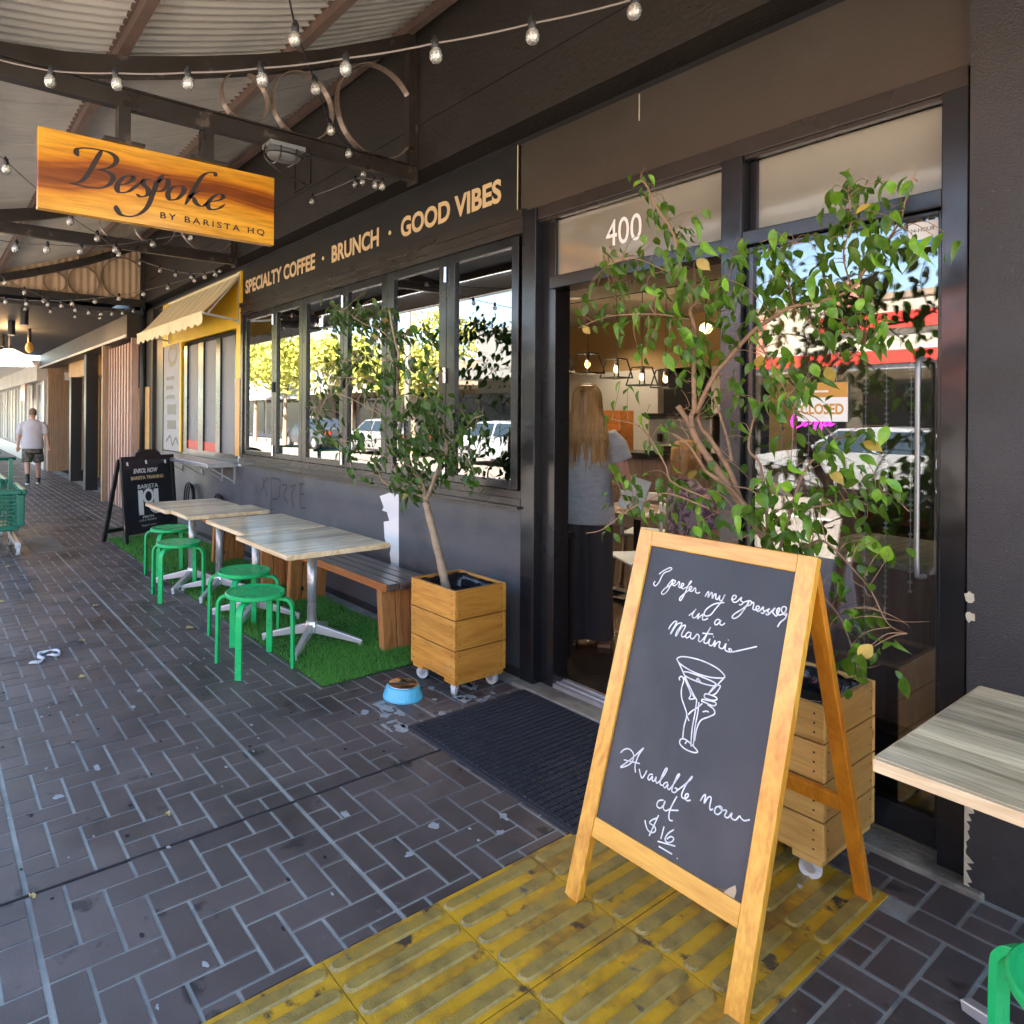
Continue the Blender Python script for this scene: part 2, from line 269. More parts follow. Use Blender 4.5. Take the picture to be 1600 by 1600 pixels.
MT['carr'] = mat('red_car_paint', (.45, .02, .02), .25, var=.02, coat=.8)
MT['carglass'] = mat('car_glass', (.02, .03, .035), .08, var=.02, spec=1)
MT['opwhite'] = mat('opposite_white_wall', (.42, .42, .40), .7, var=.05, scale=1, world=True)
MT['cream'] = mat('cream_render', (.40, .36, .28), .8, var=.06, scale=1, world=True)
MT['greyb'] = mat('grey_panel_wall', (.20, .195, .18), .8, var=.07, scale=.7, world=True)
MT['brickr'] = mat('red_brick_wall', (.42, .17, .11), .85, var=.15, scale=5, world=True)
MT['tan'] = mat('tan_render', (.26, .19, .13), .8, var=.08, scale=1, world=True)
MT['straw'] = mat('dry_leaf', (.50, .36, .14), .7, var=.25, scale=30)
MT['napkin'] = mat('white_paper', (.62, .64, .66), .8, var=.03)
MT['chip'] = mat('pale_paint_flake', (.33, .35, .35), .8, var=.15, scale=30)
MT['plaster'] = mat('chipped_plaster', (.52, .46, .34), .9, var=.15, scale=20, bump=.4)

# ---------------------------------------------------------------- mesh builder
def rootloc(p):
    v = Vector((0, 0, 0))
    while p is not None: v += p.location; p = p.parent
    return v
def tag(o, label=None, cat=None, group=None, kind=None):
    if label: o['label'] = label
    if cat: o['category'] = cat
    if group: o['group'] = group
    if kind: o['kind'] = kind
    return o
def thing(name, label, cat, loc=(0, 0, 0), group=None):
    o = bpy.data.objects.new(name, None); COL.objects.link(o); o.location = loc; o.empty_display_size = .1
    return tag(o, label, cat, group)
class MB:
    def __init__(s): s.v = []; s.f = []
    def add(s, vs, fs):
        k = len(s.v); s.v += [tuple(v) for v in vs]; s.f += [tuple(i + k for i in f) for f in fs]; return s
    def box(s, x0, x1, y0, y1, z0, z1):
        if x0 > x1: x0, x1 = x1, x0
        if y0 > y1: y0, y1 = y1, y0
        if z0 > z1: z0, z1 = z1, z0
        return s.add([(x0, y0, z0), (x1, y0, z0), (x1, y1, z0), (x0, y1, z0), (x0, y0, z1), (x1, y0, z1), (x1, y1, z1), (x0, y1, z1)],
                     [(3, 2, 1, 0), (4, 5, 6, 7), (0, 1, 5, 4), (1, 2, 6, 5), (2, 3, 7, 6), (3, 0, 4, 7)])
    def beam(s, a, b, w, h, up=(0, 0, 1), w2=None, h2=None):
        a = Vector(a); b = Vector(b); d = (b - a).normalized(); u = Vector(up); r = d.cross(u)
        if r.length < 1e-4: r = d.cross(Vector((1, 0, 0)))
        r.normalize(); u = r.cross(d).normalized(); w2 = w2 or w; h2 = h2 or h; vs = []
        for p, ww, hh in ((a, w, h), (b, w2, h2)):
            for sx, sy in ((-1, -1), (1, -1), (1, 1), (-1, 1)): vs.append(p + r * sx * ww / 2 + u * sy * hh / 2)
        return s.add(vs, [(3, 2, 1, 0), (4, 5, 6, 7), (0, 1, 5, 4), (1, 2, 6, 5), (2, 3, 7, 6), (3, 0, 4, 7)])
    def tube(s, pts, r, n=8, cap=True, closed=False, ell=None):
        P = [Vector(p) for p in pts]; N = len(P); rs = r if isinstance(r, (list, tuple)) else [r] * N
        T = []
        for i in range(N):
            if closed: t = P[(i + 1) % N] - P[i - 1]
            else: t = P[min(i + 1, N - 1)] - P[max(i - 1, 0)]
            T.append(t.normalized() if t.length > 1e-9 else Vector((0, 0, 1)))
        up = Vector((0, 0, 1)) if abs(T[0].z) < .9 else Vector((1, 0, 0))
        a = T[0].cross(up).normalized(); k = len(s.v)
        for i in range(N):
            a = (a - T[i] * a.dot(T[i])); a = a.normalized() if a.length > 1e-6 else T[i].orthogonal().normalized()
            b = T[i].cross(a)
            for j in range(n):
                th = 2 * math.pi * j / n; ea, eb = (1, 1) if ell is None else ell
                s.v.append(tuple(P[i] + (a * math.cos(th) * ea + b * math.sin(th) * eb) * rs[i]))
        for i in range(N if closed else N - 1):
            i2 = (i + 1) % N
            for j in range(n): s.f.append((k + i * n + j, k + i * n + (j + 1) % n, k + i2 * n + (j + 1) % n, k + i2 * n + j))
        if cap and not closed:
            s.f.append(tuple(k + j for j in range(n))[::-1]); s.f.append(tuple(k + (N - 1) * n + j for j in range(n)))
        return s
    def lathe(s, prof, c=(0, 0, 0), n=24, sx=1, sy=1):
        k = len(s.v); c = Vector(c)
        for r, z in prof:
            for j in range(n):
                th = 2 * math.pi * j / n; s.v.append((c.x + r * sx * math.cos(th), c.y + r * sy * math.sin(th), c.z + z))
        for i in range(len(prof) - 1):
            for j in range(n): s.f.append((k + i * n + j, k + i * n + (j + 1) % n, k + (i + 1) * n + (j + 1) % n, k + (i + 1) * n + j))
        if prof[0][0] > 1e-4: s.f.append(tuple(k + j for j in range(n))[::-1])
        if prof[-1][0] > 1e-4: s.f.append(tuple(k + (len(prof) - 1) * n + j for j in range(n)))
        return s
    def loft(s, secs, n=16):
        """secs: (x,y,z,rx,ry[,rot]) horizontal elliptical rings"""
        k = len(s.v)
        for q in secs:
            x, y, z, rx, ry = q[:5]; ro = q[5] if len(q) > 5 else 0
            for j in range(n):
                th = 2 * math.pi * j / n; a, b = rx * math.cos(th), ry * math.sin(th)
                s.v.append((x + a * math.cos(ro) - b * math.sin(ro), y + a * math.sin(ro) + b * math.cos(ro), z))
        m = len(secs)
        for i in range(m - 1):
            for j in range(n): s.f.append((k + i * n + j, k + i * n + (j + 1) % n, k + (i + 1) * n + (j + 1) % n, k + (i + 1) * n + j))
        s.f.append(tuple(k + j for j in range(n))[::-1]); s.f.append(tuple(k + (m - 1) * n + j for j in range(n)))
        return s
    def prism(s, poly, fr, t0, t1):
        O, U, V, Nn = fr; k = len(s.v); m = len(poly)
        for t in (t0, t1):
            for u, v in poly: s.v.append(tuple(O + U * u + V * v + Nn * t))
        s.f.append(tuple(k + i for i in range(m))[::-1]); s.f.append(tuple(k + m + i for i in range(m)))
        for i in range(m): s.f.append((k + i, k + (i + 1) % m, k + m + (i + 1) % m, k + m + i))
        return s
    def ribbon(s, pts, fr, w, t, nib=None):
        """flat marker stroke on a plane; nib=(angle) gives a broad pen"""
        O, U, V, Nn = fr; P = smooth(pts); k = len(s.v); m = len(P)
        for i in range(m):
            a = P[max(i - 1, 0)]; b = P[min(i + 1, m - 1)]; dx, dy = b[0] - a[0], b[1] - a[1]; L = math.hypot(dx, dy) or 1
            if nib is None: nx, ny = -dy / L * w / 2, dx / L * w / 2
            else:
                qx, qy = math.cos(nib) * w / 2, math.sin(nib) * w / 2
                nx, ny = -dy / L, dx / L; dt = nx * qx + ny * qy
                mag = max(abs(dt), w * .13) * (1 if dt >= 0 else -1); taper = min(1, .35 + i / (m * .12 + 1), .35 + (m - 1 - i) / (m * .12 + 1))
                nx, ny = nx * abs(mag) * taper, ny * abs(mag) * taper
            for sg in (-1, 1):
                u, v = P[i][0] + nx * sg, P[i][1] + ny * sg; s.v.append(tuple(O + U * u + V * v + Nn * t))
        for i in range(m - 1): s.f.append((k + 2 * i, k + 2 * i + 2, k + 2 * i + 3, k + 2 * i + 1))
        return s
    def build(s, name, m, parent=None, bevel=0, sm=False, label=None, cat=None, group=None, kind=None, seg=2, origin=None, fixn=False):
        me = bpy.data.meshes.new(name)
        V = np.array(s.v, dtype=float)
        if parent is not None: off = np.array(rootloc(parent))
        elif origin is not None: off = np.array(origin, dtype=float)
        elif len(V): mn, mx = V.min(0), V.max(0); off = np.array([(mn[0] + mx[0]) / 2, (mn[1] + mx[1]) / 2, mn[2]])
        else: off = np.zeros(3)
        me.from_pydata((V - off).tolist(), [], s.f); me.materials.append(m)
        if fixn:
            bm = bmesh.new(); bm.from_mesh(me); bmesh.ops.recalc_face_normals(bm, faces=bm.faces); bm.to_mesh(me); bm.free()
        if sm: me.polygons.foreach_set('use_smooth', [True] * len(me.polygons))
        me.update()
        o = bpy.data.objects.new(name, me); COL.objects.link(o)
        if parent is not None: o.parent = parent
        else: o.location = off
        if bevel:
            b = o.modifiers.new('bevel', 'BEVEL'); b.width = bevel; b.segments = seg; b.limit_method = 'ANGLE'; b.angle_limit = rad(40)
        return tag(o, label, cat, group, kind)
def smooth(pts, k=5):
    if len(pts) < 3: return list(pts)
    out = []; n = len(pts)
    for i in range(n - 1):
        p0, p1, p2, p3 = pts[max(i - 1, 0)], pts[i], pts[i + 1], pts[min(i + 2, n - 1)]
        for j in range(k):
            t = j / k; out.append(tuple(.5 * ((2 * p1[c]) + (-p0[c] + p2[c]) * t + (2 * p0[c] - 5 * p1[c] + 4 * p2[c] - p3[c]) * t * t + (-p0[c] + 3 * p1[c] - 3 * p2[c] + p3[c]) * t ** 3) for c in range(len(p1))))
    out.append(tuple(pts[-1])); return out
def B(*a, **k): m = MB(); m.box(*a); return m
def copy_tree(o, parent=None, loc=None, rotz=None):
    c = o.copy(); COL.objects.link(c)
    if parent is not None: c.parent = parent
    if loc is not None: c.location = loc
    if rotz is not None: c.rotation_euler = (0, 0, rotz)
    for ch in [q for q in KIDS.get(o.name, [])]: copy_tree(ch, c)
    return c
KIDS = {}
def index_kids():
    KIDS.clear()
    for q in bpy.data.objects:
        if q.parent: KIDS.setdefault(q.parent.name, []).append(q)
def text(body, fr, w, h, m, parent, name='lettering', bold=0.0, t=.002, spacing=1.0, align=0, shear=0.0, label=None, kind=None):
    c = bpy.data.curves.new('txt', 'FONT'); c.body = body; c.size = 1; c.offset = bold; c.space_character = spacing; c.shear = shear; c.resolution_u = 4; c.fill_mode = 'FRONT'
    o = bpy.data.objects.new('txt', c); COL.objects.link(o); dg = bpy.context.evaluated_depsgraph_get(); me = bpy.data.meshes.new_from_object(o.evaluated_get(dg)); bpy.data.objects.remove(o)
    V = np.array([v.co[:] for v in me.vertices]); mn, mx = V.min(0), V.max(0); F = [tuple(p.vertices) for p in me.polygons]; bpy.data.meshes.remove(me)
    O, U, Vv, N = fr; q = MB(); sx = w / (mx[0] - mn[0]); sy = h / (mx[1] - mn[1]) if h else sx
    q.v = [tuple(O + U * float((v[0] - mn[0]) * sx) + Vv * float((v[1] - mn[1]) * sy) + N * t) for v in V]; q.f = F
    return q.build(name, m, parent, label=label)
XW = Vector((1, 0, 0)); YW = Vector((0, 1, 0)); ZW = Vector((0, 0, 1))
# ---------------------------------------------------------------- traced data (millimetres)
CHALK = [[-1374,1052,-1362,1065,-1341,1080,-1332,1079,-1339,1070,-1355,1061,-1363,1046,-1368,1027,-1378,1012,-1387,1017,-1383,1027],[-1337,1019,-1327,1037,-1320,1045,-1325,1025,-1334,1002,-1345,991,-1352,995,-1342,1012,-1326,1024,-1312,1036,-1312,1043,-1320,1041,-1320,1032,-1313,1026,-1304,1033,-1299,1042,-1295,1039,-1296,1027,-1290,1025,-1283,1030,-1280,1038,-1286,1039,-1288,1029,-1281,1023,-1274,1027,-1266,1034,-1256,1051,-1260,1050,-1266,1029,-1274,999,-1281,985,-1285,991,-1275,1006,-1261,1021,-1253,1028,-1251,1035,-1257,1035,-1259,1026,-1253,1021,-1246,1024,-1241,1034,-1236,1030,-1236,1023,-1228,1020,-1221,1025],[-1202,1015,-1197,1029,-1193,1032,-1192,1015,-1187,1027,-1182,1032,-1178,1015,-1174,1027,-1169,1031,-1167,1017,-1161,1016,-1156,1029,-1155,1016,-1147,1016,-1141,1035,-1147,1013,-1161,988,-1174,965,-1190,958,-1195,967,-1186,984,-1166,1001,-1138,1011],[-1119,1024,-1108,1029,-1106,1038,-1114,1038,-1117,1028,-1111,1019,-1101,1022,-1089,1038,-1090,1028,-1082,1024,-1088,1015,-1093,1017],[-1082,1024,-1067,1031,-1074,1008,-1087,983,-1100,972,-1107,975,-1100,987,-1079,1007,-1067,1024,-1066,1033,-1058,1031,-1060,1022,-1069,1017],[-1061,1021,-1053,1031,-1050,1024,-1051,1013,-1044,1011,-1034,1017,-1034,1023,-1040,1023,-1042,1015,-1036,1009,-1030,1012,-1022,1025,-1021,1017,-1017,1012,-1021,1006,-1026,1008],[-1017,1012,-1004,1024,-1008,1015,-1002,1010,-1008,1005,-1012,1008],[-1002,1010,-989,1030,-994,1017,-987,1010,-981,1009,-976,1031,-982,1028,-982,1016,-973,1013,-961,1023,-959,1037,-968,1038,-971,1027,-960,1016,-955,1022,-957,1008,-968,994,-974,979],[-1243,946,-1232,958,-1227,966,-1232,951,-1228,943,-1220,946,-1214,956,-1211,960,-1213,943,-1204,955,-1198,960,-1197,946,-1189,946,-1180,953],[-1226,970,-1223,969],[-1142,957,-1150,957,-1156,949,-1155,941,-1148,942,-1140,955,-1139,957,-1140,946,-1133,944,-1125,952],[-1302,888,-1297,902,-1287,916,-1279,917,-1288,892,-1292,875,-1277,909,-1262,918,-1263,908,-1273,888,-1273,874,-1260,906,-1250,914,-1248,909,-1255,885,-1251,877,-1243,882],[-1228,897,-1236,895,-1241,884,-1236,878,-1227,887,-1225,898,-1225,883,-1217,880,-1211,887,-1205,898,-1197,893,-1197,881,-1189,880,-1177,901,-1167,928,-1169,922,-1178,891,-1178,879,-1168,881,-1162,895,-1163,880,-1156,876,-1150,881,-1145,895,-1145,876,-1139,889,-1130,895,-1130,880,-1121,877,-1116,881,-1111,895,-1111,878,-1103,874,-1091,876,-1093,883,-1100,882,-1091,876,-1065,888,-1021,911],[-1189,905,-1155,911],[-1107,906,-1105,907],[-1154,904,-1151,904],[-1256,808,-1241,819,-1204,825,-1162,825,-1120,817,-1097,801,-1125,790,-1165,785,-1207,788,-1242,797,-1256,808],[-1256,808,-1233,783,-1201,745,-1168,711],[-1227,777,-1206,781,-1164,780,-1127,777,-1117,770,-1140,764,-1181,763,-1217,767,-1227,777],[-1097,801,-1117,769,-1137,739],[-1181,765,-1177,772,-1172,768,-1178,762,-1166,767],[-1168,711,-1166,676,-1166,630,-1161,586,-1158,582],[-1160,708,-1158,679,-1158,633,-1153,584],[-1197,584,-1190,591,-1177,592,-1154,584,-1137,574,-1151,567,-1177,567,-1194,574,-1197,584],[-1179,580,-1174,593],[-1232,749,-1236,755,-1229,762,-1220,753,-1222,728,-1216,702,-1200,678,-1190,659,-1192,625,-1189,590],[-1221,762,-1191,724,-1192,707,-1176,713,-1180,718,-1195,730],[-1190,659,-1180,646],[-1186,662,-1176,677,-1161,692,-1149,708],[-1135,742,-1121,770,-1111,773,-1105,771,-1114,749,-1125,739],[-1148,729,-1145,737,-1130,739,-1112,738,-1109,732,-1122,726,-1142,725,-1148,729],[-1153,713,-1151,719,-1136,721,-1114,724,-1108,719,-1117,712,-1140,713,-1153,713],[-1134,710,-1113,704,-1108,692,-1123,678,-1144,661,-1152,635,-1152,599],[-1144,685,-1133,691,-1125,691],[-1309,456,-1301,442,-1294,435,-1287,448,-1283,462],[-1261,459,-1271,455,-1275,443,-1269,440,-1261,454,-1260,443,-1253,444,-1249,457,-1248,446,-1241,443,-1227,468,-1219,492,-1225,489,-1233,459,-1232,443,-1222,444],[-1209,458,-1218,453,-1222,444,-1215,440,-1208,454,-1207,443,-1200,443,-1184,477,-1178,493,-1184,489,-1192,456,-1192,440,-1181,442,-1178,453,-1186,452],[-1179,446,-1161,469,-1143,494,-1140,504,-1149,487,-1160,454,-1160,439,-1150,438,-1142,446,-1142,454,-1149,450,-1149,439,-1141,436,-1132,442],[-1383,475,-1374,488,-1357,497,-1338,489,-1337,466,-1356,445,-1373,436,-1340,475,-1308,519,-1320,492,-1325,461,-1319,441],[-1367,460,-1310,471],[-1104,452,-1098,468,-1092,473,-1092,451,-1084,470,-1075,473,-1075,450,-1071,442,-1065,448],[-1046,462,-1057,456,-1059,442,-1049,440,-1040,453,-1042,462,-1049,462,-1041,456,-1027,460,-1030,445,-1020,445,-1012,461,-1012,449,-1000,448,-991,462,-987,460,-977,457,-963,466],[-1213,406,-1227,398,-1230,383,-1218,381,-1208,397,-1208,406,-1209,386,-1200,382,-1189,392],[-1174,434,-1185,401,-1188,377,-1183,364,-1173,367],[-1195,386,-1162,400],[-1220,353,-1236,340,-1242,328,-1225,327,-1220,316,-1232,306,-1245,309,-1254,320,-1258,329],[-1219,361,-1236,295],[-1196,340,-1198,313,-1199,304],[-1165,346,-1180,328,-1186,310,-1177,305,-1164,314,-1161,324,-1171,324,-1181,312],[-1207,294,-1152,307],[-1201,283,-1157,283],[-1141,280,-1139,280]]
PEEL = [[-1183,259,-1168,264,-1132,261,-1102,262,-1093,252,-1109,248,-1145,252,-1171,254],[-1085,250,-1072,257,-1052,251,-1065,244],[-1023,256,-1017,265,-999,264,-989,280,-972,297,-967,284,-970,248,-987,249,-1019,248]]
BESPOKE = [[745,2860,715,2801,686,2737,649,2682,598,2658],[635,2803,625,2820,633,2840,670,2852,730,2857,783,2853,813,2830,800,2795,764,2769,724,2755],[724,2755,772,2754,798,2732,784,2697,746,2667,694,2657,642,2658,598,2659],[821,2692,870,2717,897,2747,876,2755,842,2736,817,2691,827,2662,866,2669,905,2702,949,2750],[990,2758,959,2753,946,2729,970,2705,968,2675,938,2658,911,2666],[1082,2799,1048,2792,1019,2753,999,2694,971,2616,934,2570,887,2545,839,2546,816,2571,814,2590],[1019,2749,1048,2773,1073,2773,1072,2742,1040,2708,1003,2701],[1133,2754,1095,2736,1074,2698,1087,2671,1123,2681,1155,2720,1159,2749,1135,2756],[1338,2847,1327,2865,1289,2857,1251,2820,1207,2738,1167,2658],[1263,2752,1234,2741,1196,2707,1212,2700,1231,2675,1263,2667,1294,2696],[1294,2696,1356,2718,1381,2743,1354,2752,1317,2724,1292,2684,1309,2659,1354,2671,1391,2702]]
GRAF = [[-6550,861,-6536,789,-6628,723],[-6431,878,-6537,805,-6488,753,-6428,694],[-6616,716,-6615,667],[-6335,894,-6340,735,-6349,574,-6299,580],[-6335,886,-6156,877,-6147,800,-6175,704,-6316,673],[-6093,836,-5987,830,-6067,738,-5967,672],[-5917,828,-5806,861,-5882,779,-5892,718,-5836,664],[-5733,874,-5636,887],[-5701,877,-5704,678,-5595,669],[-5699,782,-5635,791]]
WHITE = [-4267,791,-4234,730,-4309,714,-4297,596,-4275,551,-4210,549,-4225,488,-4198,386,-4108,391,-4115,938,-4237,938,-4367,901,-4311,822,-4333,796]
RB = [[26,20,-1211,2500,476,-1213,2500,772,-1231,2500,997],[20,13,-1231,2500,997,-1281,2486,1106,-1388,2471,1243,-1433,2457,1317,-1469,2443,1371,-1498,2429,1422,-1530,2414,1495,-1568,2400,1562],[13,3,-1520,2420,1478,-1522,2415,1525,-1498,2409,1557,-1497,2404,1645,-1500,2398,1742,-1495,2393,1849,-1511,2388,1928,-1481,2382,1958,-1516,2377,2035,-1534,2372,2087,-1570,2366,2228,-1650,2361,2356,-1685,2355,2446,-1711,2350,2470],[12,2,-1504,2420,1535,-1441,2427,1677,-1402,2433,1721,-1295,2440,1817,-1226,2447,1875,-1157,2453,1899,-1067,2460,1912,-983,2467,1945,-939,2473,2010,-893,2480,2061,-858,2487,2131,-840,2493,2192,-817,2500,2295],[17,8,-1265,2500,1060,-1357,2492,1190,-1395,2483,1307,-1444,2475,1396,-1474,2467,1447,-1503,2458,1473,-1517,2450,1520],[11,5,-1302,2480,1150,-1380,2444,1250,-1450,2408,1316,-1460,2372,1350,-1482,2336,1412,-1528,2300,1457],[5,2,-1429,2400,1212,-1571,2375,1259,-1586,2350,1333,-1623,2325,1417,-1670,2300,1476,-1736,2275,1505,-1769,2250,1508],[5,2,-1404,2400,1168,-1572,2360,1225,-1635,2320,1196,-1709,2280,1148,-1789,2240,1064,-1847,2200,1044],[5,2,-1506,2380,1890,-1591,2335,1916,-1708,2290,1925,-1807,2245,1917,-1894,2200,1883],[6,2,-1231,2500,997,-1118,2467,1087,-1033,2433,1104,-943,2400,1037,-885,2367,987,-827,2333,915,-767,2300,903],[7,3,-1231,2500,1020,-1192,2510,1184,-1169,2520,1292,-1136,2530,1364,-1113,2540,1385,-1074,2550,1438],[8,3,-1265,2500,1037,-1278,2500,1198,-1297,2500,1346,-1338,2500,1405,-1315,2500,1548,-1235,2500,1616],[6,2,-1208,2500,956,-1074,2462,922,-999,2425,882,-946,2388,800,-913,2350,738],[5,2,-1187,2500,1186,-1083,2525,1218,-994,2550,1248,-910,2575,1276,-864,2600,1217],[7,4,-1377,2450,1357,-1380,2433,1429,-1416,2417,1547,-1420,2400,1599],[4,2,-1543,2420,2045,-1652,2397,2110,-1757,2373,2164,-1867,2350,2154],[4,2,-1511,2420,1794,-1451,2428,1862,-1405,2435,1954,-1385,2442,2047,-1365,2450,2116],[4,2,-1179,2500,1906,-1204,2500,2002,-1216,2500,2084,-1183,2500,2134],[4,2,-996,2500,1951,-1018,2500,2059,-999,2500,2161,-1009,2500,2270],[4,2,-1300,2450,1818,-1219,2400,1725,-1140,2350,1632,-1085,2300,1545],[4,2,-1376,2450,1262,-1270,2417,1251,-1206,2383,1126,-1303,2350,1183],[4,2,-1156,2450,1898,-1054,2450,1781,-995,2450,1713,-940,2450,1751],[4,2,-1289,2500,1103,-1407,2450,1043,-1480,2400,1013,-1529,2350,1083]]
RL = [-1846,2516,2530,-1826,2593,2561,-1802,2599,2426,-1698,2495,2387,-1807,2617,2359,-1540,2459,2300,-1459,2356,2238,-1450,2405,2280,-1660,2506,2269,-1863,2590,2295,-1754,2531,2252,-1607,2464,2218,-1529,2353,2155,-1667,2461,2191,-2005,2528,2246,-2088,2594,2227,-2023,2580,2201,-1836,2524,2168,-1790,2462,2094,-1853,2520,2129,-1746,2484,2135,-1610,2396,2117,-1441,2373,2151,-1341,2320,2109,-1284,2108,2023,-1425,2202,2021,-1397,2259,2028,-1239,2253,2094,-1270,2318,2067,-1960,2568,2097,-1996,2655,2093,-1672,2362,2020,-1630,2355,2003,-1547,2401,2002,-1519,2331,1995,-1394,2307,1965,-1311,2244,1993,-1264,2205,1963,-1345,2284,1989,-1317,2369,1975,-2062,2506,2017,-2035,2530,2016,-1923,2510,1995,-1740,2368,1937,-1725,2392,1948,-1627,2351,1959,-1499,2274,1915,-1326,2297,1935,-1360,2391,1944,-1389,2461,1910,-1380,2328,1916,-2176,2529,1963,-2203,2618,1934,-1912,2460,1911,-1927,2526,1942,-1712,2330,1892,-1631,2358,1896,-1505,2259,1819,-1408,2194,1825,-1450,2252,1818,-1382,2377,1876,-1400,2444,1853,-1375,2374,1816,-1549,2206,1779,-1687,2307,1753,-1620,2257,1766,-1475,2371,1758,-1489,2429,1762,-1392,2195,1790,-1499,2303,1761,-1503,2538,1748,-1433,2474,1756,-1493,2226,1721,-1530,2386,1715,-1486,2444,1726,-1279,2339,2110,-1251,2288,2058,-1174,2281,2086,-1225,2401,2089,-1183,2355,2133,-1213,2485,2154,-1255,2390,2067,-1187,2414,2038,-1193,2477,2032,-1296,2573,2014,-1268,2580,2032,-1271,2442,1979,-1314,2425,1963,-1317,2572,1941,-1043,2579,2351,-1009,2630,2313,-938,2556,2270,-875,2480,2238,-822,2417,2216,-1110,2599,2293,-1013,2424,2235,-1046,2567,2271,-1020,2581,2262,-956,2472,2198,-948,2538,2208,-1066,2541,2168,-1047,2603,2159,-1042,2569,2201,-1118,2620,2156,-1156,2653,2153,-994,2518,2086,-956,2421,2041,-919,2398,2099,-959,2569,2154,-861,2399,2113,-828,2360,2129,-864,2378,2053,-885,2391,2064,-815,2355,2044,-745,2264,2004,-720,2262,2007,-686,2237,1996,-1128,2601,2078,-1049,2479,2028,-892,2390,1998,-881,2414,2004,-1104,2482,2013,-1091,2422,1970,-1228,2614,2029,-1273,2733,2023,-1099,2481,1949,-1030,2426,1956,-1001,2459,1951,-910,2314,1921,-853,2259,1881,-1232,2559,1950,-1281,2608,1945,-1171,2536,1919,-1042,2456,1895,-1004,2385,1855,-881,2254,1850,-881,2282,1870,-1055,2404,1853,-870,2265,1803,-964,2292,1806,-940,2253,1770,-1040,2432,1778,-937,2295,1782,-845,2257,1812,-1318,2608,1814,-1343,2542,1822,-1306,2551,1895,-1214,2524,1743,-1218,2512,1722,-798,2219,1771,-850,2343,1764,-821,2232,1783,-1303,2508,1716,-1206,2437,1672,-1246,2478,1654,-1130,2451,1654,-989,2236,1658,-964,2275,1650,-1685,2176,1633,-1666,2261,1625,-1551,2519,1658,-1512,2336,1678,-1641,2259,1500,-1660,2426,1475,-1665,2474,1489,-1730,2454,1399,-1892,2432,1289,-1817,2366,1267,-1749,2458,1268,-1805,2487,1212,-1756,2560,1217,-1824,2423,1229,-1691,2573,1288,-1569,2586,1388,-1488,2460,1353,-1560,2589,1306,-1590,2535,1287,-1636,2507,1226,-1714,2610,1167,-1577,2567,1179,-1538,2495,1151,-1445,2448,1229,-1372,2348,1225,-1488,2606,1286,-1940,2538,1073,-1824,2450,1110,-1808,2519,1096,-1812,2583,1091,-1660,2478,1132,-1680,2559,1109,-1602,2474,1077,-1514,2482,1107,-1458,2422,1097,-1376,2233,1113,-1274,2294,1197,-1198,2172,1180,-1529,2638,1613,-1439,2585,1586,-1407,2553,1488,-1396,2516,1634,-1494,2684,1589,-1490,2699,1630,-1289,2443,1561,-1273,2481,1561,-1151,2356,1588,-1099,2326,1572,-1005,2208,1574,-1193,2443,1515,-1180,2406,1654,-1082,2328,1624,-1026,2394,1399,-975,2314,1445,-999,2382,1406,-967,2405,1439,-944,2518,1461,-899,2494,1467,-940,2531,1428,-964,2550,1384,-1076,2242,1364,-1148,2268,1326,-1195,2267,1298,-1186,2307,1272,-1152,2241,1246,-1115,2259,1286,-1079,2249,1295,-1086,2313,1253,-1048,2367,1258,-1088,2552,1222,-1005,2427,1325,-1029,2475,1282,-1023,2557,1327,-1017,2552,1347,-978,2542,1345,-973,2432,1308,-931,2586,1313,-878,2528,1307,-909,2470,1271,-918,2564,1254,-1019,2537,1207,-965,2490,1179,-1252,2282,1194,-1172,2253,1196,-1166,2315,1168,-1091,2249,1197,-1164,2511,1192,-1107,2511,1119,-1081,2391,1172,-1211,2366,1088,-1161,2423,1090,-1184,2372,1111,-895,2415,1123,-832,2335,1112,-944,2491,1112,-1109,2528,1067,-1171,2592,1045,-1122,2462,1136,-926,2304,919,-903,2311,914,-1042,2528,968,-995,2438,953,-905,2262,893,-906,2299,804,-832,2164,820,-879,2198,790,-866,2263,836,-831,2181,853,-958,2497,1109,-894,2423,1122,-855,2399,1106,-1092,2500,1126,-1113,2537,1058,-1172,2457,1102,-1073,2218,1186,-1247,2497,1144]
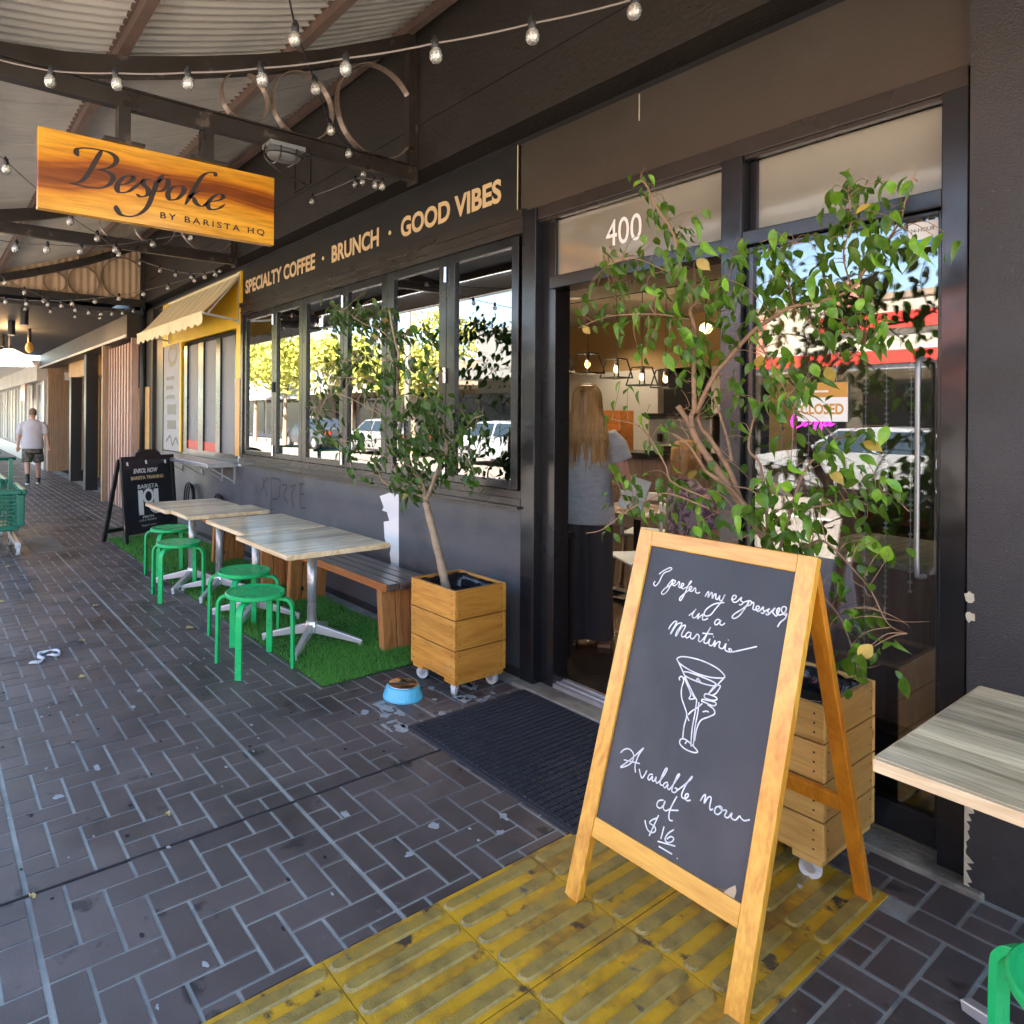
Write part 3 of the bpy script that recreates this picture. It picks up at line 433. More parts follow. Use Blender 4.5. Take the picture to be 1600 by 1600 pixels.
LB = [[34,26,-3099,2480,496,-3140,2473,637,-3207,2467,815,-3282,2460,996],[18,5,-3278,2460,998,-3290,2428,1125,-3405,2392,1261,-3407,2353,1422,-3323,2318,1564,-3341,2297,1642,-3292,2261,1779,-3250,2236,1867,-3260,2215,1942,-3279,2204,2034,-3301,2200,2128],[15,4,-3278,2460,998,-3136,2428,1183,-3011,2405,1319,-3012,2385,1431,-3040,2369,1527,-3071,2355,1616,-3137,2348,1677],[10,4,-3296,2453,1028,-3495,2417,1075,-3607,2393,1075,-3642,2355,1149,-3554,2318,1231,-3402,2294,1248],[5,2,-3339,2324,1565,-3382,2287,1619,-3398,2250,1674,-3519,2214,1724,-3623,2184,1751,-3709,2159,1754,-3970,2132,1772],[5,2,-3446,2321,1581,-3544,2289,1614,-3594,2283,1524,-3618,2289,1376,-3572,2290,1255],[5,2,-3019,2412,1319,-2823,2362,1421,-2697,2318,1493,-2567,2285,1521],[5,2,-3034,2424,1265,-2867,2400,1312,-2781,2411,1210],[5,2,-3297,2265,1779,-3117,2203,1841,-2977,2156,1837],[4,2,-3275,2230,1929,-3399,2210,2016,-3576,2200,2081,-3735,2190,2146,-3921,2180,2201],[4,2,-3278,2251,1839,-3426,2229,1847,-3497,2199,1881,-3656,2184,1859,-3786,2165,1849],[4,2,-3270,2222,1966,-3124,2207,1975,-2981,2193,1975,-2874,2183,1922],[4,2,-3534,2342,1484,-3634,2288,1557,-4006,2232,1654,-4187,2220,1522,-4215,2205,1404],[4,2,-3415,2359,1405,-3616,2318,1359,-3842,2269,1344,-4009,2216,1356],[4,2,-3391,2342,1486,-3208,2307,1564,-3050,2284,1592,-2892,2262,1611],[4,2,-3402,2390,1261,-3190,2296,1359,-2915,2219,1378],[4,2,-3817,2447,1202,-4033,2394,1209,-3992,2360,1132]]
LL = [-3803,2338,2305,-3632,2311,2228,-4015,2222,2260,-3819,2123,2175,-4329,2386,2204,-4258,2368,2148,-4000,2284,2185,-4150,2360,2154,-4103,2344,2094,-3909,2272,2226,-4060,2381,2210,-3846,2315,2196,-3790,2321,2173,-3698,2294,2177,-3769,2368,2166,-3637,2334,2198,-3639,2365,2176,-3457,2285,2139,-3452,2320,2158,-3348,2250,2107,-3590,2363,2112,-3577,2326,2075,-3512,2322,2076,-3445,2316,2084,-3740,2281,2096,-3807,2383,2094,-3862,2448,2079,-3602,2235,2021,-3451,2207,1981,-3407,2207,1962,-3496,2331,2035,-3369,2274,2018,-3569,2350,2018,-3441,2305,1979,-3354,2256,1906,-3488,2307,2032,-3936,2329,2094,-4014,2397,2035,-3786,2281,1940,-3899,2329,1899,-4045,2374,1937,-4252,2474,1910,-4079,2300,1989,-4089,2286,1962,-3676,2292,1932,-3738,2371,1959,-3547,2278,1889,-3807,2394,1914,-3089,2129,1980,-3273,2284,1986,-3168,2256,1982,-2917,2103,1968,-2952,2163,1934,-2980,2219,1969,-2829,2132,1908,-2872,2182,1894,-3303,2334,1954,-3233,2220,1827,-3119,2169,1788,-3341,2202,1802,-3436,2274,1771,-3291,2206,1746,-3256,2200,1759,-3456,2249,1770,-3104,2204,1723,-2991,2106,1729,-2787,2060,1705,-2678,2020,1726,-2919,2219,1745,-3662,2304,1799,-3878,2409,1840,-3982,2358,1835,-3821,2302,1841,-4242,2404,1869,-4102,2366,1868,-4299,2309,1802,-4410,2337,1770,-4391,2490,1697,-4452,2425,1688,-4343,2420,1666,-3706,2283,1666,-3579,2243,1687,-3722,2342,1744,-3552,2273,1792,-3375,2197,1703,-3269,2200,1714,-4439,2365,1570,-4614,2436,1522,-4613,2481,1473,-4470,2371,1445,-4805,2515,1388,-4621,2383,1591,-4094,2354,1469,-4136,2307,1333,-4290,2360,1336,-4150,2346,1341,-3650,2232,1343,-3769,2237,1280,-3864,2254,1266,-3796,2233,1236,-3615,2182,1402,-3787,2266,1371,-3892,2301,1142,-3787,2328,1097,-3610,2296,1204,-3740,2398,1226,-3464,2258,1302,-3320,2201,1364,-3535,2331,1647,-3208,2142,1614,-3350,2256,1564,-3099,2130,1583,-3267,2219,1525,-3157,2091,1488,-3349,2256,1502,-3391,2210,1439,-3071,2138,1518,-3274,2298,1518,-3035,2236,1591,-2942,2194,1603,-2885,2169,1567,-2845,2226,1610,-2877,2206,1596,-3066,2241,1562,-3063,2266,1533,-2954,2213,1490,-2957,2242,1476,-2919,2239,1505,-2940,2185,1455,-3031,2226,1439,-3035,2292,1431,-3022,2346,1475,-3124,2417,1413,-2813,2245,1547,-3026,2397,1423,-2968,2361,1395,-2997,2487,1520,-2801,2352,1555,-2869,2428,1499,-2741,2356,1500,-2718,2373,1507,-2741,2439,1521,-2752,2430,1436,-2762,2478,1429,-2778,2324,1444,-2915,2478,1425,-2881,2383,1383,-3039,2574,1329,-2865,2464,1310,-3101,2516,1312,-2944,2370,1301,-2990,2523,1227,-2825,2440,1213,-2825,2460,1205,-3094,2502,1183,-3062,2456,1240,-3109,2386,1345,-3175,2379,1350,-3132,2385,1367,-3181,2337,1298,-3057,2200,1366,-3121,2265,1325,-3216,2287,1305,-3050,2107,1396,-3279,2293,1371,-3137,2239,1399,-3234,2263,1312,-3355,2396,1232,-3397,2407,1165,-3387,2342,1184,-3333,2286,1144,-3316,2407,1187,-3268,2411,1221,-3255,2383,1130,-3367,2505,1139,-3138,2448,1297,-2969,2325,1272,-3158,2415,1274,-3102,2325,1250,-3312,2524,1166,-3236,2546,1139,-2851,2435,1146,-2764,2426,1154,-3409,2376,1125,-3454,2340,1091,-3452,2386,1243,-3365,2287,1337,-3317,2236,1302,-3478,2287,1260,-3257,2324,1064,-3446,2508,995,-3431,2521,1055,-3456,2427,1019,-3250,2421,1116,-3337,2535,1063]
BULBS = [[-3082,418,2848,-2832,608,2795,-2576,807,2753,-2329,991,2724,-2070,1194,2714,-1817,1389,2718,-1563,1584,2733,-1314,1773,2757],[-2148,1037,2804,-2612,1354,2899,-3072,1678,2958,-3503,2042,3052,-3936,2405,3133],[-4851,2500,3194,-4439,2646,3249,-4195,2558,3179,-3933,2495,3073,-3692,2401,2982],[-4172,356,2796,-4853,777,2742,-5619,1081,2839,-6369,1408,2903],[-5288,513,2614,-5390,714,2655,-5471,945,2694,-5540,1193,2753,-5580,1480,2848,-5605,1790,2951],[-8342,712,2876,-8491,905,2817,-8632,1109,2766,-8775,1311,2746,-8936,1486,2731,-9097,1663,2735,-9262,1833,2754,-9432,1997,2789,-9597,2167,2832,-9763,2335,2901],[-8573,733,2706,-8491,924,2694,-8403,1123,2696,-8298,1348,2712,-8199,1563,2742,-8094,1786,2786,-7983,2017,2846,-7866,2257,2927,-7743,2505,3024,-7618,2756,3137],[-10270,1111,2872,-10383,1412,2880,-10479,1735,2850,-10559,2082,2871],[-8562,2124,3305,-8218,2262,3181,-7906,2353,3090,-7609,2426,3029,-7320,2486,2991,-7056,2512,2979]]
F = 2.84
# ================================================================= SETTING: ground
def in_view(p):
    q = Vector(p) - Vector((0, 0, 1.52)); k = q.dot(fwd)
    if k < .3: return False
    x = 642 + 1070.6 * q.dot(r2) / k; y = 648 - 1070.6 * q.dot(u2) / k
    return -40 < x < 1640 and -40 < y < 1640
B(-60, 40, -60, 40, -.9, -.30).build('ground', MT['ground'], kind='structure', origin=(0, 0, -.3))
foot = B(-46, 5, -1.0, 2.95, -.25, 0.0).build('footpath', MT['grout'], kind='structure', origin=(0, 0, 0))
B(-46, 5, -1.15, -1.0, -.25, 0.003).build('kerb', MT['concrete'], foot)
B(-60, 30, -11.2, -1.15, -.28, -.12).build('road', MT['asphalt'], kind='structure', origin=(0, -6, -.2))
B(-60, 30, -14.2, -11.2, -.28, 0.02).build('opposite_footpath', MT['paveopp'], kind='structure', origin=(0, -12, -.2))
lm = MB()
for i in range(14): lm.box(-56 + i * 6, -53 + i * 6, -6.2, -6.08, -.12, -.115)
lm.build('lane_marking', MT['white'], bpy.data.objects['road'])
# herringbone paving laid in straight rolls
Wb = .1018; L0 = -2.845; TX0, TX1, TY1 = -1.68, -.88, 2.51
phase = {-2: 1, -1: 2, 0: 0, 1: 3, 2: 1}
rects = []
for rr in (-2, -1, 0, 1, 2):
    ya = .278 + rr * .9162; yb = ya + .9162
    for j in range(-1, 10):
        for i in range(-430, 80):
            k = (i - j - phase[rr]) % 4
            x0 = L0 + i * Wb; y0 = ya + j * Wb
            if k == 0: r = [x0, x0 + 2 * Wb, y0, y0 + Wb]
            elif k == 2: r = [x0, x0 + Wb, y0 - Wb, y0 + Wb]
            else: continue
            g = .0042; h_ = .0046
            r = [r[0] + g, r[1] - g, max(r[2], ya + .003) + h_, min(r[3], yb - .003) - h_]
            r[2] = max(r[2], -.995); r[3] = min(r[3], F - .13)
            if r[0] < -2.44 < r[1] and rr < 5:
                pass
            if r[3] - r[2] < .02: continue
            if r[3] < TY1 and r[0] < TX1 and r[1] > TX0:        # clipped by the tactile strip
                if r[0] < TX0 - .02: r[1] = TX0 - .004
                elif r[1] > TX1 + .02: r[0] = TX1 + .004
                else: continue
            elif r[2] < TY1 and r[0] < TX1 and r[1] > TX0:
                r[2] = TY1 + .004
                if r[3] - r[2] < .02: continue
            if r[1] < -45 or r[0] > 4.5: continue
            rects.append(tuple(round(v, 4) for v in r))
def brick_geo(m, r, z=.0):
    x0, x1, y0, y1 = r; b = .0025; t = z + .0042
    m.add([(x0, y0, z - .004), (x1, y0, z - .004), (x1, y1, z - .004), (x0, y1, z - .004), (x0 + b, y0 + b, t), (x1 - b, y0 + b, t), (x1 - b, y1 - b, t), (x0 + b, y1 - b, t)],
          [(4, 5, 6, 7), (0, 1, 5, 4), (1, 2, 6, 5), (2, 3, 7, 6), (3, 0, 4, 7)])
vis = [r for r in rects if in_view(((r[0] + r[1]) / 2, (r[2] + r[3]) / 2, 0))]
vis.sort(key=lambda r: ((r[0] + r[1]) / 2) ** 2 + ((r[2] + r[3]) / 2) ** 2)
near = set(vis[:300]); cache = {}
for r in vis[:300]:
    key = (round(r[1] - r[0], 3), round(r[3] - r[2], 3)); cx, cyy = (r[0] + r[1]) / 2, (r[2] + r[3]) / 2
    if key not in cache:
        m = MB(); brick_geo(m, (-key[0] / 2, key[0] / 2, -key[1] / 2, key[1] / 2)); me = bpy.data.meshes.new('brick'); me.from_pydata(m.v, [], m.f); me.materials.append(MT['brick']); cache[key] = me
    o = bpy.data.objects.new('brick', cache[key]); COL.objects.link(o); o.parent = foot; o.location = (cx, cyy, random.uniform(-.0007, .0007))
m = MB()
for r in rects:
    if r not in near and r[0] > -34: brick_geo(m, r)
m.build('brick_paving', MT['brick'], foot, kind='stuff')
B(-2.4435, -2.4365, -.99, 1.925, .0, .0058).build('expansion_joint', MT['joint'], foot)
# grout smears and paint flakes stuck on the paving
def blob(cx, cy_, rx, ry, z, seed, n=13, jag=.45, t=.0016):
    r = random.Random(seed); P = []
    for i in range(n):
        a = 2 * math.pi * i / n; q = 1 - jag * r.random(); P.append((cx + math.cos(a) * rx * q, cy_ + math.sin(a) * ry * q))
    m = MB(); return m.prism(P, (Vector((0, 0, z)), XW, YW, ZW), 0, t)
m = MB(); rr_ = random.Random(5)
for i in range(34):
    q = blob(-3.02 + rr_.random() * .36, 1.80 + rr_.random() * .75, rr_.uniform(.02, .065), rr_.uniform(.015, .045), .0044, i, jag=.6); m.add(q.v, q.f)
for i in range(46):
    x = rr_.uniform(-5.5, -1.75); y = rr_.uniform(.0, 1.7); q = blob(x, y, rr_.uniform(.004, .018), rr_.uniform(.003, .012), .0044, 100 + i, n=9, jag=.6); m.add(q.v, q.f)
for x, y in ((-2.0, 1.55), (-1.92, 1.38), (-2.25, 1.32), (-3.0, .45), (-3.15, .62), (-3.9, .98), (-3.7, .9), (-.62, 1.62), (-.7, 1.5), (-.55, 1.75), (-1.9, 1.8), (-1.83, 1.72)):
    q = blob(x, y, rr_.uniform(.015, .04), rr_.uniform(.01, .028), .0044, int(x * 100), jag=.6); m.add(q.v, q.f)
m.build('paint_flake', MT['chip'], foot, kind='stuff')
m = MB()
for i in range(60):
    q = blob(rr_.uniform(-4.5, -.4), rr_.uniform(.1, 1.9), rr_.uniform(.005, .013), rr_.uniform(.005, .011), .0049, 300 + i, n=9, jag=.3, t=.0009); m.add(q.v, q.f)
m.build('chewing_gum_spot', MT['joint'], foot, kind='stuff')
# tactile tiles: five raised bars each
tm = MB(); g = .002
tm.box(-.2 + g, .2 - g, -.2 + g, .2 - g, -.003, .006)
bar = MB()
def capsule(m, x, y0, y1, w, z0, z1):
    P = []; rb = w / 2; n = 6
    for i in range(n + 1): a = math.pi + math.pi * i / n; P.append((x + math.cos(a) * rb, y0 + rb + math.sin(a) * rb))
    for i in range(n + 1): a = math.pi * i / n; P.append((x + math.cos(a) * rb, y1 - rb + math.sin(a) * rb))
    P2 = [(x + (px - x) * .76, (y0 + y1) / 2 + (py - (y0 + y1) / 2) * (1 - .012 / (y1 - y0) * 1.3)) for px, py in P]
    k = len(m.v); N = len(P); m.v += [(a, b, z0) for a, b in P] + [(a, b, z1) for a, b in P2]
    m.f += [tuple(k + N + i for i in range(N))] + [(k + i, k + (i + 1) % N, k + N + (i + 1) % N, k + N + i) for i in range(N)]
capsule(bar, 0, -.196, .196, .044, .006, .0125)
tme = bpy.data.meshes.new('tactile_tile'); tme.from_pydata(tm.v, [], tm.f); tme.materials.append(MT['tact'])
bme = bpy.data.meshes.new('raised_bar'); bme.from_pydata(bar.v, [], bar.f); bme.materials.append(MT['tactbar'])
for ix in range(2):
    for iy in range(9):
        cx, cyy = TX0 + .2 + ix * .4, TY1 - .2 - iy * .4
        t = bpy.data.objects.new('tactile_tile', tme); COL.objects.link(t); t.parent = foot; t.location = (cx, cyy, random.uniform(-.0006, .0006))
        for q in range(5):
            o = bpy.data.objects.new('raised_bar', bme); COL.objects.link(o); o.parent = t; o.location = (-.16 + q * .08, 0, 0)
# concrete margin under the glazing
m = MB(); m.box(-2.81, -.70, F - .125, F + .12, -.05, .022); m.build('concrete_margin', MT['concrete'], foot, bevel=.006)

# ================================================================= CAFE BUILDING
cafe = thing('cafe_building', 'dark painted brick cafe shopfront with folding windows, lettered sign panel and street number 400', 'building', (-6, F, 0))
def part(m, name, mt, **k): return m.build(name, MT[mt], cafe, **k)
part(B(-11.6, -2.81, F, F + .22, 0, .985), 'wall', 'wallgrey')
part(B(-11.6, -2.82, F - .012, F, 0, .05), 'skirting', 'black', label='thin black skirting along the wall foot')
m = MB(); m.box(-.75, 2.2, 2.74, 3.3, 0, 4.6); pier = part(m, 'pier', 'wallblack', label='wide black rendered pier right of the glazing')
m = MB(); rr_ = random.Random(9); P = []; z = .02
while z < .36: P.append((-.752 + rr_.choice([.004, .008, .014, .02, .026]) * rr_.uniform(.6, 1), z)); z += rr_.uniform(.008, .02)
m.prism([(-.752, .02)] + P + [(-.752, .36)], (Vector((0, 2.74, 0)), XW, ZW, -YW), -.004, .003)
for z in (.885, .95): q = blob(0, 0, .016, .022, 0, int(z * 100), n=11); m.prism([(-.742 + v[0], z + v[1]) for v in q.v[:11]], (Vector((0, 2.74, 0)), XW, ZW, -YW), -.004, .003)
m.build('chipped_edge', MT['plaster'], pier, kind='stuff', label='chipped pale plaster on the pier corner')
part(B(-2.862, -.75, F - .02, F + .2, 2.685, 3.09), 'fascia', 'fascia', label='plain brown fascia above the door')
part(B(-11.6, -7.055, F - .02, F + .2, 3.055, 3.09), 'fascia', 'fascia')
part(B(-11.6, -.75, F + .06, F + .2, 3.09, 3.165), 'shadow_gap', 'dark')
part(B(-11.6, -.75, 2.72, F + .2, 3.165, 4.6), 'upper_wall', 'upper')
part(B(-10.6, -.75, 2.712, 2.72, 3.468, 3.482), 'cover_strip', 'upper', label='thin cover strip along the upper wall')
m = MB(); fr = (Vector((0, 2.72, 0)), XW, ZW, -YW)
for a in ((-5.62, -5.30, 3.50, 3.52), (-5.62, -5.60, 3.52, 3.86), (-5.32, -5.30, 3.52, 3.86)): m.box(a[0], a[1], 2.708, 2.72, a[2], a[3])
part(m, 'trim', 'upper')
part(B(-2.063, -2.057, F - .0215, F - .02, 2.95, 3.08), 'paint_crack', 'plaster')
# sign panel
sp = part(B(-7.04, -2.872, F - .034, F - .006, 2.705, 3.088), 'sign_panel', 'signpanel', label='charcoal sign panel lettered SPECIALTY COFFEE, BRUNCH, GOOD VIBES')
m = MB(); m.box(-7.04, -2.872, F - .0365, F - .034, 2.705, 2.711); m.box(-2.878, -2.872, F - .0365, F - .034, 2.711, 3.088); m.build('border_line', MT['gold'], sp)
fs = lambda x, z: (Vector((x, F - .034, z)), XW, ZW, -YW)
for s, x0, x1 in (('SPECIALTY COFFEE', -6.96, -5.38), ('BRUNCH', -5.08, -4.35), ('GOOD VIBES', -4.06, -3.01)):
    text(s, fs(x0, 2.79), x1 - x0, .145, MT['gold'], sp, bold=.034, t=.003)
for x in (-5.235, -4.205):
    MB().prism([(x + .017 * math.cos(a * .524), 2.86 + .017 * math.sin(a * .524)) for a in range(12)], (Vector((0, F - .034, 0)), XW, ZW, -YW), 0, .003).build('dot', MT['gold'], sp)
# white paint patch and scratched marks
m = MB(); P = [(WHITE[i] / 1000, WHITE[i + 1] / 1000) for i in range(0, len(WHITE), 2)]
m.prism(P, (Vector((0, F, 0)), XW, ZW, -YW), 0, .003); part(m, 'paint_patch', 'white', label='torn strip of white paint on the grey wall')
m = MB()
for s in GRAF: m.ribbon([(s[i] / 1000, s[i + 1] / 1000) for i in range(0, len(s), 2)], (Vector((0, F, 0)), XW, ZW, -YW), .013, .0015)
part(m, 'graffiti', 'black', label='thin black scrawled graffiti letters on the wall')
# folding windows
win = part(MB().box(-7.06, -2.81, F - .05, F + .06, 2.565, 2.70).box(-7.06, -7.0, F - .05, F + .06, 1.05, 2.565), 'window_frame', 'alubrown')
m = MB(); m.box(-7.06, -2.81, F - .045, F + .06, 1.04, 1.085); m.box(-7.06, -2.81, F - .062, F + .06, 1.0, 1.04); m.box(-7.06, -2.81, F - .085, F + .22, .985, 1.0); m.build('window_sill', MT['alubrown'], win)
m = MB(); m.box(-7.06, -2.81, F - .058, F - .05, 2.60, 2.612); m.box(-7.06, -2.81, F - .065, F - .05, 2.655, 2.70); m.build('head_trim', MT['alubrown'], win)
edges = [-7.0, -6.23, -5.62, -4.875, -4.24, -3.53, -2.86]
gl = [(-6.93, -6.29), (-6.17, -5.69), (-5.54, -4.94), (-4.81, -4.31), (-4.15, -3.61), (-3.445, -2.92)]
for i, (a, b) in enumerate(gl):
    e0, e1 = edges[i] + .002, edges[i + 1] - .002; m = MB(); y0, y1 = F - .035, F + .01
    m.box(e0, a, y0, y1, 1.087, 2.563); m.box(b, e1, y0, y1, 1.087, 2.563); m.box(a, b, y0, y1, 1.087, 1.135); m.box(a, b, y0, y1, 2.505, 2.563)
    s = part(m, 'window_sash', 'alu', bevel=.003)
    B(a, b, F - .014, F - .008, 1.135, 2.505).build('pane', MT['glass'], s)
    if i % 2 == 0 and i < 5 or i == 5:
        pass
    if i in (0, 2, 4):
        for z in (2.44, 1.78, 1.16):
            h = MB(); h.tube([(e1, y0 - .012, z - .05), (e1, y0 - .012, z + .05)], .011, 8); h.build('hinge', MT['chrome'] if z != 1.78 or i == 4 else MT['black'], s, sm=False)
# door zone
part(MB().box(-2.81, -2.705, F - .06, F + .10, .0, 2.68), 'door_jamb', 'alu', bevel=.004)
part(MB().box(-2.705, -2.61, F + .0, F + .12, 0, 2.685), 'door_frame', 'alu', bevel=.003)
part(MB().box(-2.705, -.77, F - .045, F + .1, 2.615, 2.685), 'head_bar', 'alubrown', bevel=.003)
part(MB().box(-2.705, -.77, F - .03, F - .0, 2.60, 2.615), 'head_bead', 'alubrown')
part(MB().box(-2.61, -1.62, F - .05, F + .1, 2.212, 2.28).box(-1.53, -.84, F - .05, F + .1, 2.235, 2.295), 'transom_bar', 'alu', bevel=.004)
part(MB().box(-1.62, -1.53, F - .055, F + .12, 0, 2.615).box(-1.53, -1.495, F + .01, F + .12, 0, 2.6), 'mullion', 'alu', bevel=.004)
part(MB().box(-.84, -.765, F - .055, F + .12, 0, 2.615), 'door_jamb', 'alu', bevel=.004)
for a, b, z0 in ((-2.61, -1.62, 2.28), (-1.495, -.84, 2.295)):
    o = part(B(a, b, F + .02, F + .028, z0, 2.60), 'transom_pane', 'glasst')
    if a < -2: text('400', (Vector((-2.285, F + .019, 2.385)), XW, ZW, -YW), .215, .135, MT['white'], o, name='street_number', bold=.004, t=.001)
dl = MB(); dl.box(-.858, -.842, F - .02, F + .03, .05, 2.232); dl.box(-1.528, -1.497, F - .02, F + .03, .05, 2.232); dl.box(-1.497, -.858, F - .02, F + .03, .05, .15); dl.box(-1.497, -.858, F - .02, F + .03, 2.215, 2.232)
door = part(dl, 'glass_door', 'alu', bevel=.003)
B(-1.497, -.858, F - .004, F + .006, .15, 2.215).build('pane', MT['glassd'], door)
hd = MB(); hd.tube(smooth([(-.890, F - .02, .975), (-.895, F - .055, .98), (-.895, F - .075, 1.02), (-.895, F - .075, 1.35), (-.895, F - .075, 1.68), (-.895, F - .055, 1.72), (-.895, F - .02, 1.725)], 4),   .0085, 10); hd.build('handle', MT['darkpole'], door, sm=True)
m = MB(); m.box(-2.61, -1.62, F + .0, F + .12, .022, .045); m.box(-2.61, -1.62, F + .03, F + .04, .045, .052); m.box(-2.61, -1.62, F + .08, F + .09, .045, .052); part(m, 'door_sill', 'galv')
# little stickers on the glass
st = B(-.950, -.860, F - .0065, F - .005, 2.115, 2.205).build('notice', MT['white'], door, label='white and blue 24-HOUR notice inside the glass')
B(-.950, -.860, F - .008, F - .0065, 2.118, 2.143).build('blue_band', mat('notice_blue', (.05, .35, .7), .4, var=.02), st)
text('24-HOUR', (Vector((-.943, F - .0065, 2.17)), XW, ZW, -YW), .072, .014, MT['black'], st, t=.001)
cl = B(-1.318, -1.138, F - .012, F - .008, 1.505, 1.655)
cl = cl.build('closed_sign', MT['white'], cat='sign', label='orange and white CLOSED sign hanging on the glass door')
B(-1.318, -1.138, F - .014, F - .012, 1.598, 1.655).build('orange_band', MT['orange'], cl)
text('CLOSED', (Vector((-1.306, F - .012, 1.532)), XW, ZW, -YW), .155, .042, MT['orange'], cl, bold=.03, t=.001)
MB().prism([(0, 0), (.016, 0), (.016, .012), (.008, .02), (0, .012)], (Vector((-1.275, F - .014, 1.615)), XW, ZW, -YW), 0, .001).build('house_logo', MT['white'], cl)
MB().prism([(.02, .002), (.07, .002), (.07, .010), (.02, .010)], (Vector((-1.275, F - .014, 1.615)), XW, ZW, -YW), 0, .001).build('logo_line', MT['white'], cl)
BEADL = ['bead string nearest the left frame of the glass door', 'bead string hanging just left of the CLOSED sign', 'bead string crossing the middle of the CLOSED sign', 'bead string at the right edge of the CLOSED sign', 'bead string between the CLOSED sign and the door handle', 'bead string hanging next to the chrome door handle', 'short bead string in the left part of the door glass behind leaves']
for k, (x, z0) in enumerate(((-1.45, .6), (-1.345, .72), (-1.24, .8), (-1.135, .55), (-1.065, .78), (-.985, .88), (-1.40, .95))):
    root = thing('bead_string', BEADL[k], 'bead string', (x, F + .14, z0), 'crystal bead strings behind the door glass')
    m = MB(); m.tube([(x, F + .14, z0), (x, F + .14, 1.75)], .0015, 4); m.build('thread', MT['white'], root)
    m = MB(); z = z0; r = random.Random(k)
    while z < 1.72: q = r.uniform(.005, .0105); m.lathe([(0, -q), (q, 0), (0, q)], (x, F + .14, z), 5); z += r.uniform(.016, .04)
    m.build('bead', MT['crystal'], root)
# left part: yellow serving window
part(B(-7.06 - .12, -7.062, F - .05, F + .02, 1.90, 3.055), 'yellow_post', 'yellow')
part(B(-7.06 - .13, -7.062, F - .055, F + .02, 1.06, 1.90), 'timber_post', 'orange', label='orange varnished lower half of the post')
part(B(-7.06 - .10, -7.08, F - .03, F - .0, .95, 1.06), 'bracket_plate', 'galv')
part(B(-10.05, -7.18, F - .03, F + .02, 2.46, 3.055), 'yellow_board', 'yellow')
part(B(-9.25, -9.19, F - .03, F + .02, 1.0, 2.46), 'yellow_strip', 'yellow')
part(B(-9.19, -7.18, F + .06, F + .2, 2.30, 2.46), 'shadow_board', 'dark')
sw = part(MB().box(-9.19, -7.18, F - .01, F + .05, .985, 1.06).box(-9.19, -9.0, F - .01, F + .05, 1.06, 2.4).box(-8.55, -8.37, F - .01, F + .05, 1.06, 2.4).box(-7.92, -7.78, F - .01, F + .05, 1.06, 2.4).box(-7.32, -7.18, F - .01, F + .05, 1.06, 2.4), 'serving_window', 'alu')
for a, b, red in ((-9.0, -8.55, 1), (-8.37, -7.92, 1), (-7.78, -7.32, 0)):
    B(a, b, F + .015, F + .025, 1.06, 2.4).build('frosted_pane', MT['glassf'], sw)
    if red: B(a, b, F + .005, F + .015, 1.06, 1.17).build('red_panel', MT['red'], sw)
po = part(B(-10.03, -9.30, F - .015, F + .0, 1.0, 2.5), 'poster', 'opwhite', label='tall white poster with dark vertical writing')
m = MB(); r = random.Random(4)
m.ribbon([(-9.62, 2.45), (-9.75, 2.42), (-9.8, 2.3), (-9.7, 2.2), (-9.52, 2.22), (-9.45, 2.32), (-9.5, 2.42), (-9.62, 2.45)], (Vector((0, F - .015, 0)), XW, ZW, -YW), .07, .002)
for z in (1.98, 1.85, 1.72): m.box(-9.9, -9.5 + r.uniform(-.1, .1), F - .017, F - .015, z, z + .05)
for z, h in ((1.5, .14), (1.3, .12)): m.box(-9.85, -9.45, F - .017, F - .015, z, z + h)
m.ribbon([(-9.9, 1.12), (-9.7, 1.2), (-9.6, 1.08), (-9.45, 1.18), (-9.35, 1.1)], (Vector((0, F - .015, 0)), XW, ZW, -YW), .04, .002)
m.build('print', MT['black'], po)
part(B(-11.6, -10.03, F + .02, F + .2, .985, 3.055), 'end_wall', 'wallgrey')
part(B(-10.44, -10.06, F - .02, F + .02, .985, 3.0), 'dark_pier', 'signpanel')
part(MB().box(-11.28, -10.86, F - .06, F + .02, 0, 3.055).box(-10.82, -10.46, F - .06, F + .02, 0, 3.055), 'pilaster', 'fascia')
part(MB().box(-11.25, -10.87, F - .075, F - .062, .95, 1.91).box(-10.81, -10.57, F - .075, F - .062, .95, 1.91), 'timber_panel', 'honey')
sh = part(B(-9.5, -7.25, 2.50, F - .0, .93, .975), 'serving_shelf', 'galv', label='grey shelf ledge under the serving window', bevel=.004)
for x in (-9.2, -8.4, -7.7, -7.32): MB().beam((x, F - .005, .74), (x, F - .005, .93), .02, .02).beam((x, F - .01, .76), (x, 2.56, .925), .016, .016).build('bracket', MT['galv'], sh)
# black hoses hanging on the wall
for x, s in ((-8.72, 1.0), (-7.66, .8)):
    m = MB()
    for k in range(3): m.tube([(x + math.cos(a * .3927) * (.13 + .02 * k) * s, F - .03 - k * .02, .42 + math.sin(a * .3927) * (.19 + .015 * k) * s) for a in range(16)], .011, 6, closed=True)
    m.build('coiled_hose', MT['cordb'], None, sm=True, cat='hose', label='black coiled hose hanging on the grey wall, ' + ('left coil next to the black menu board' if s == 1 else 'smaller coil behind the far table'))
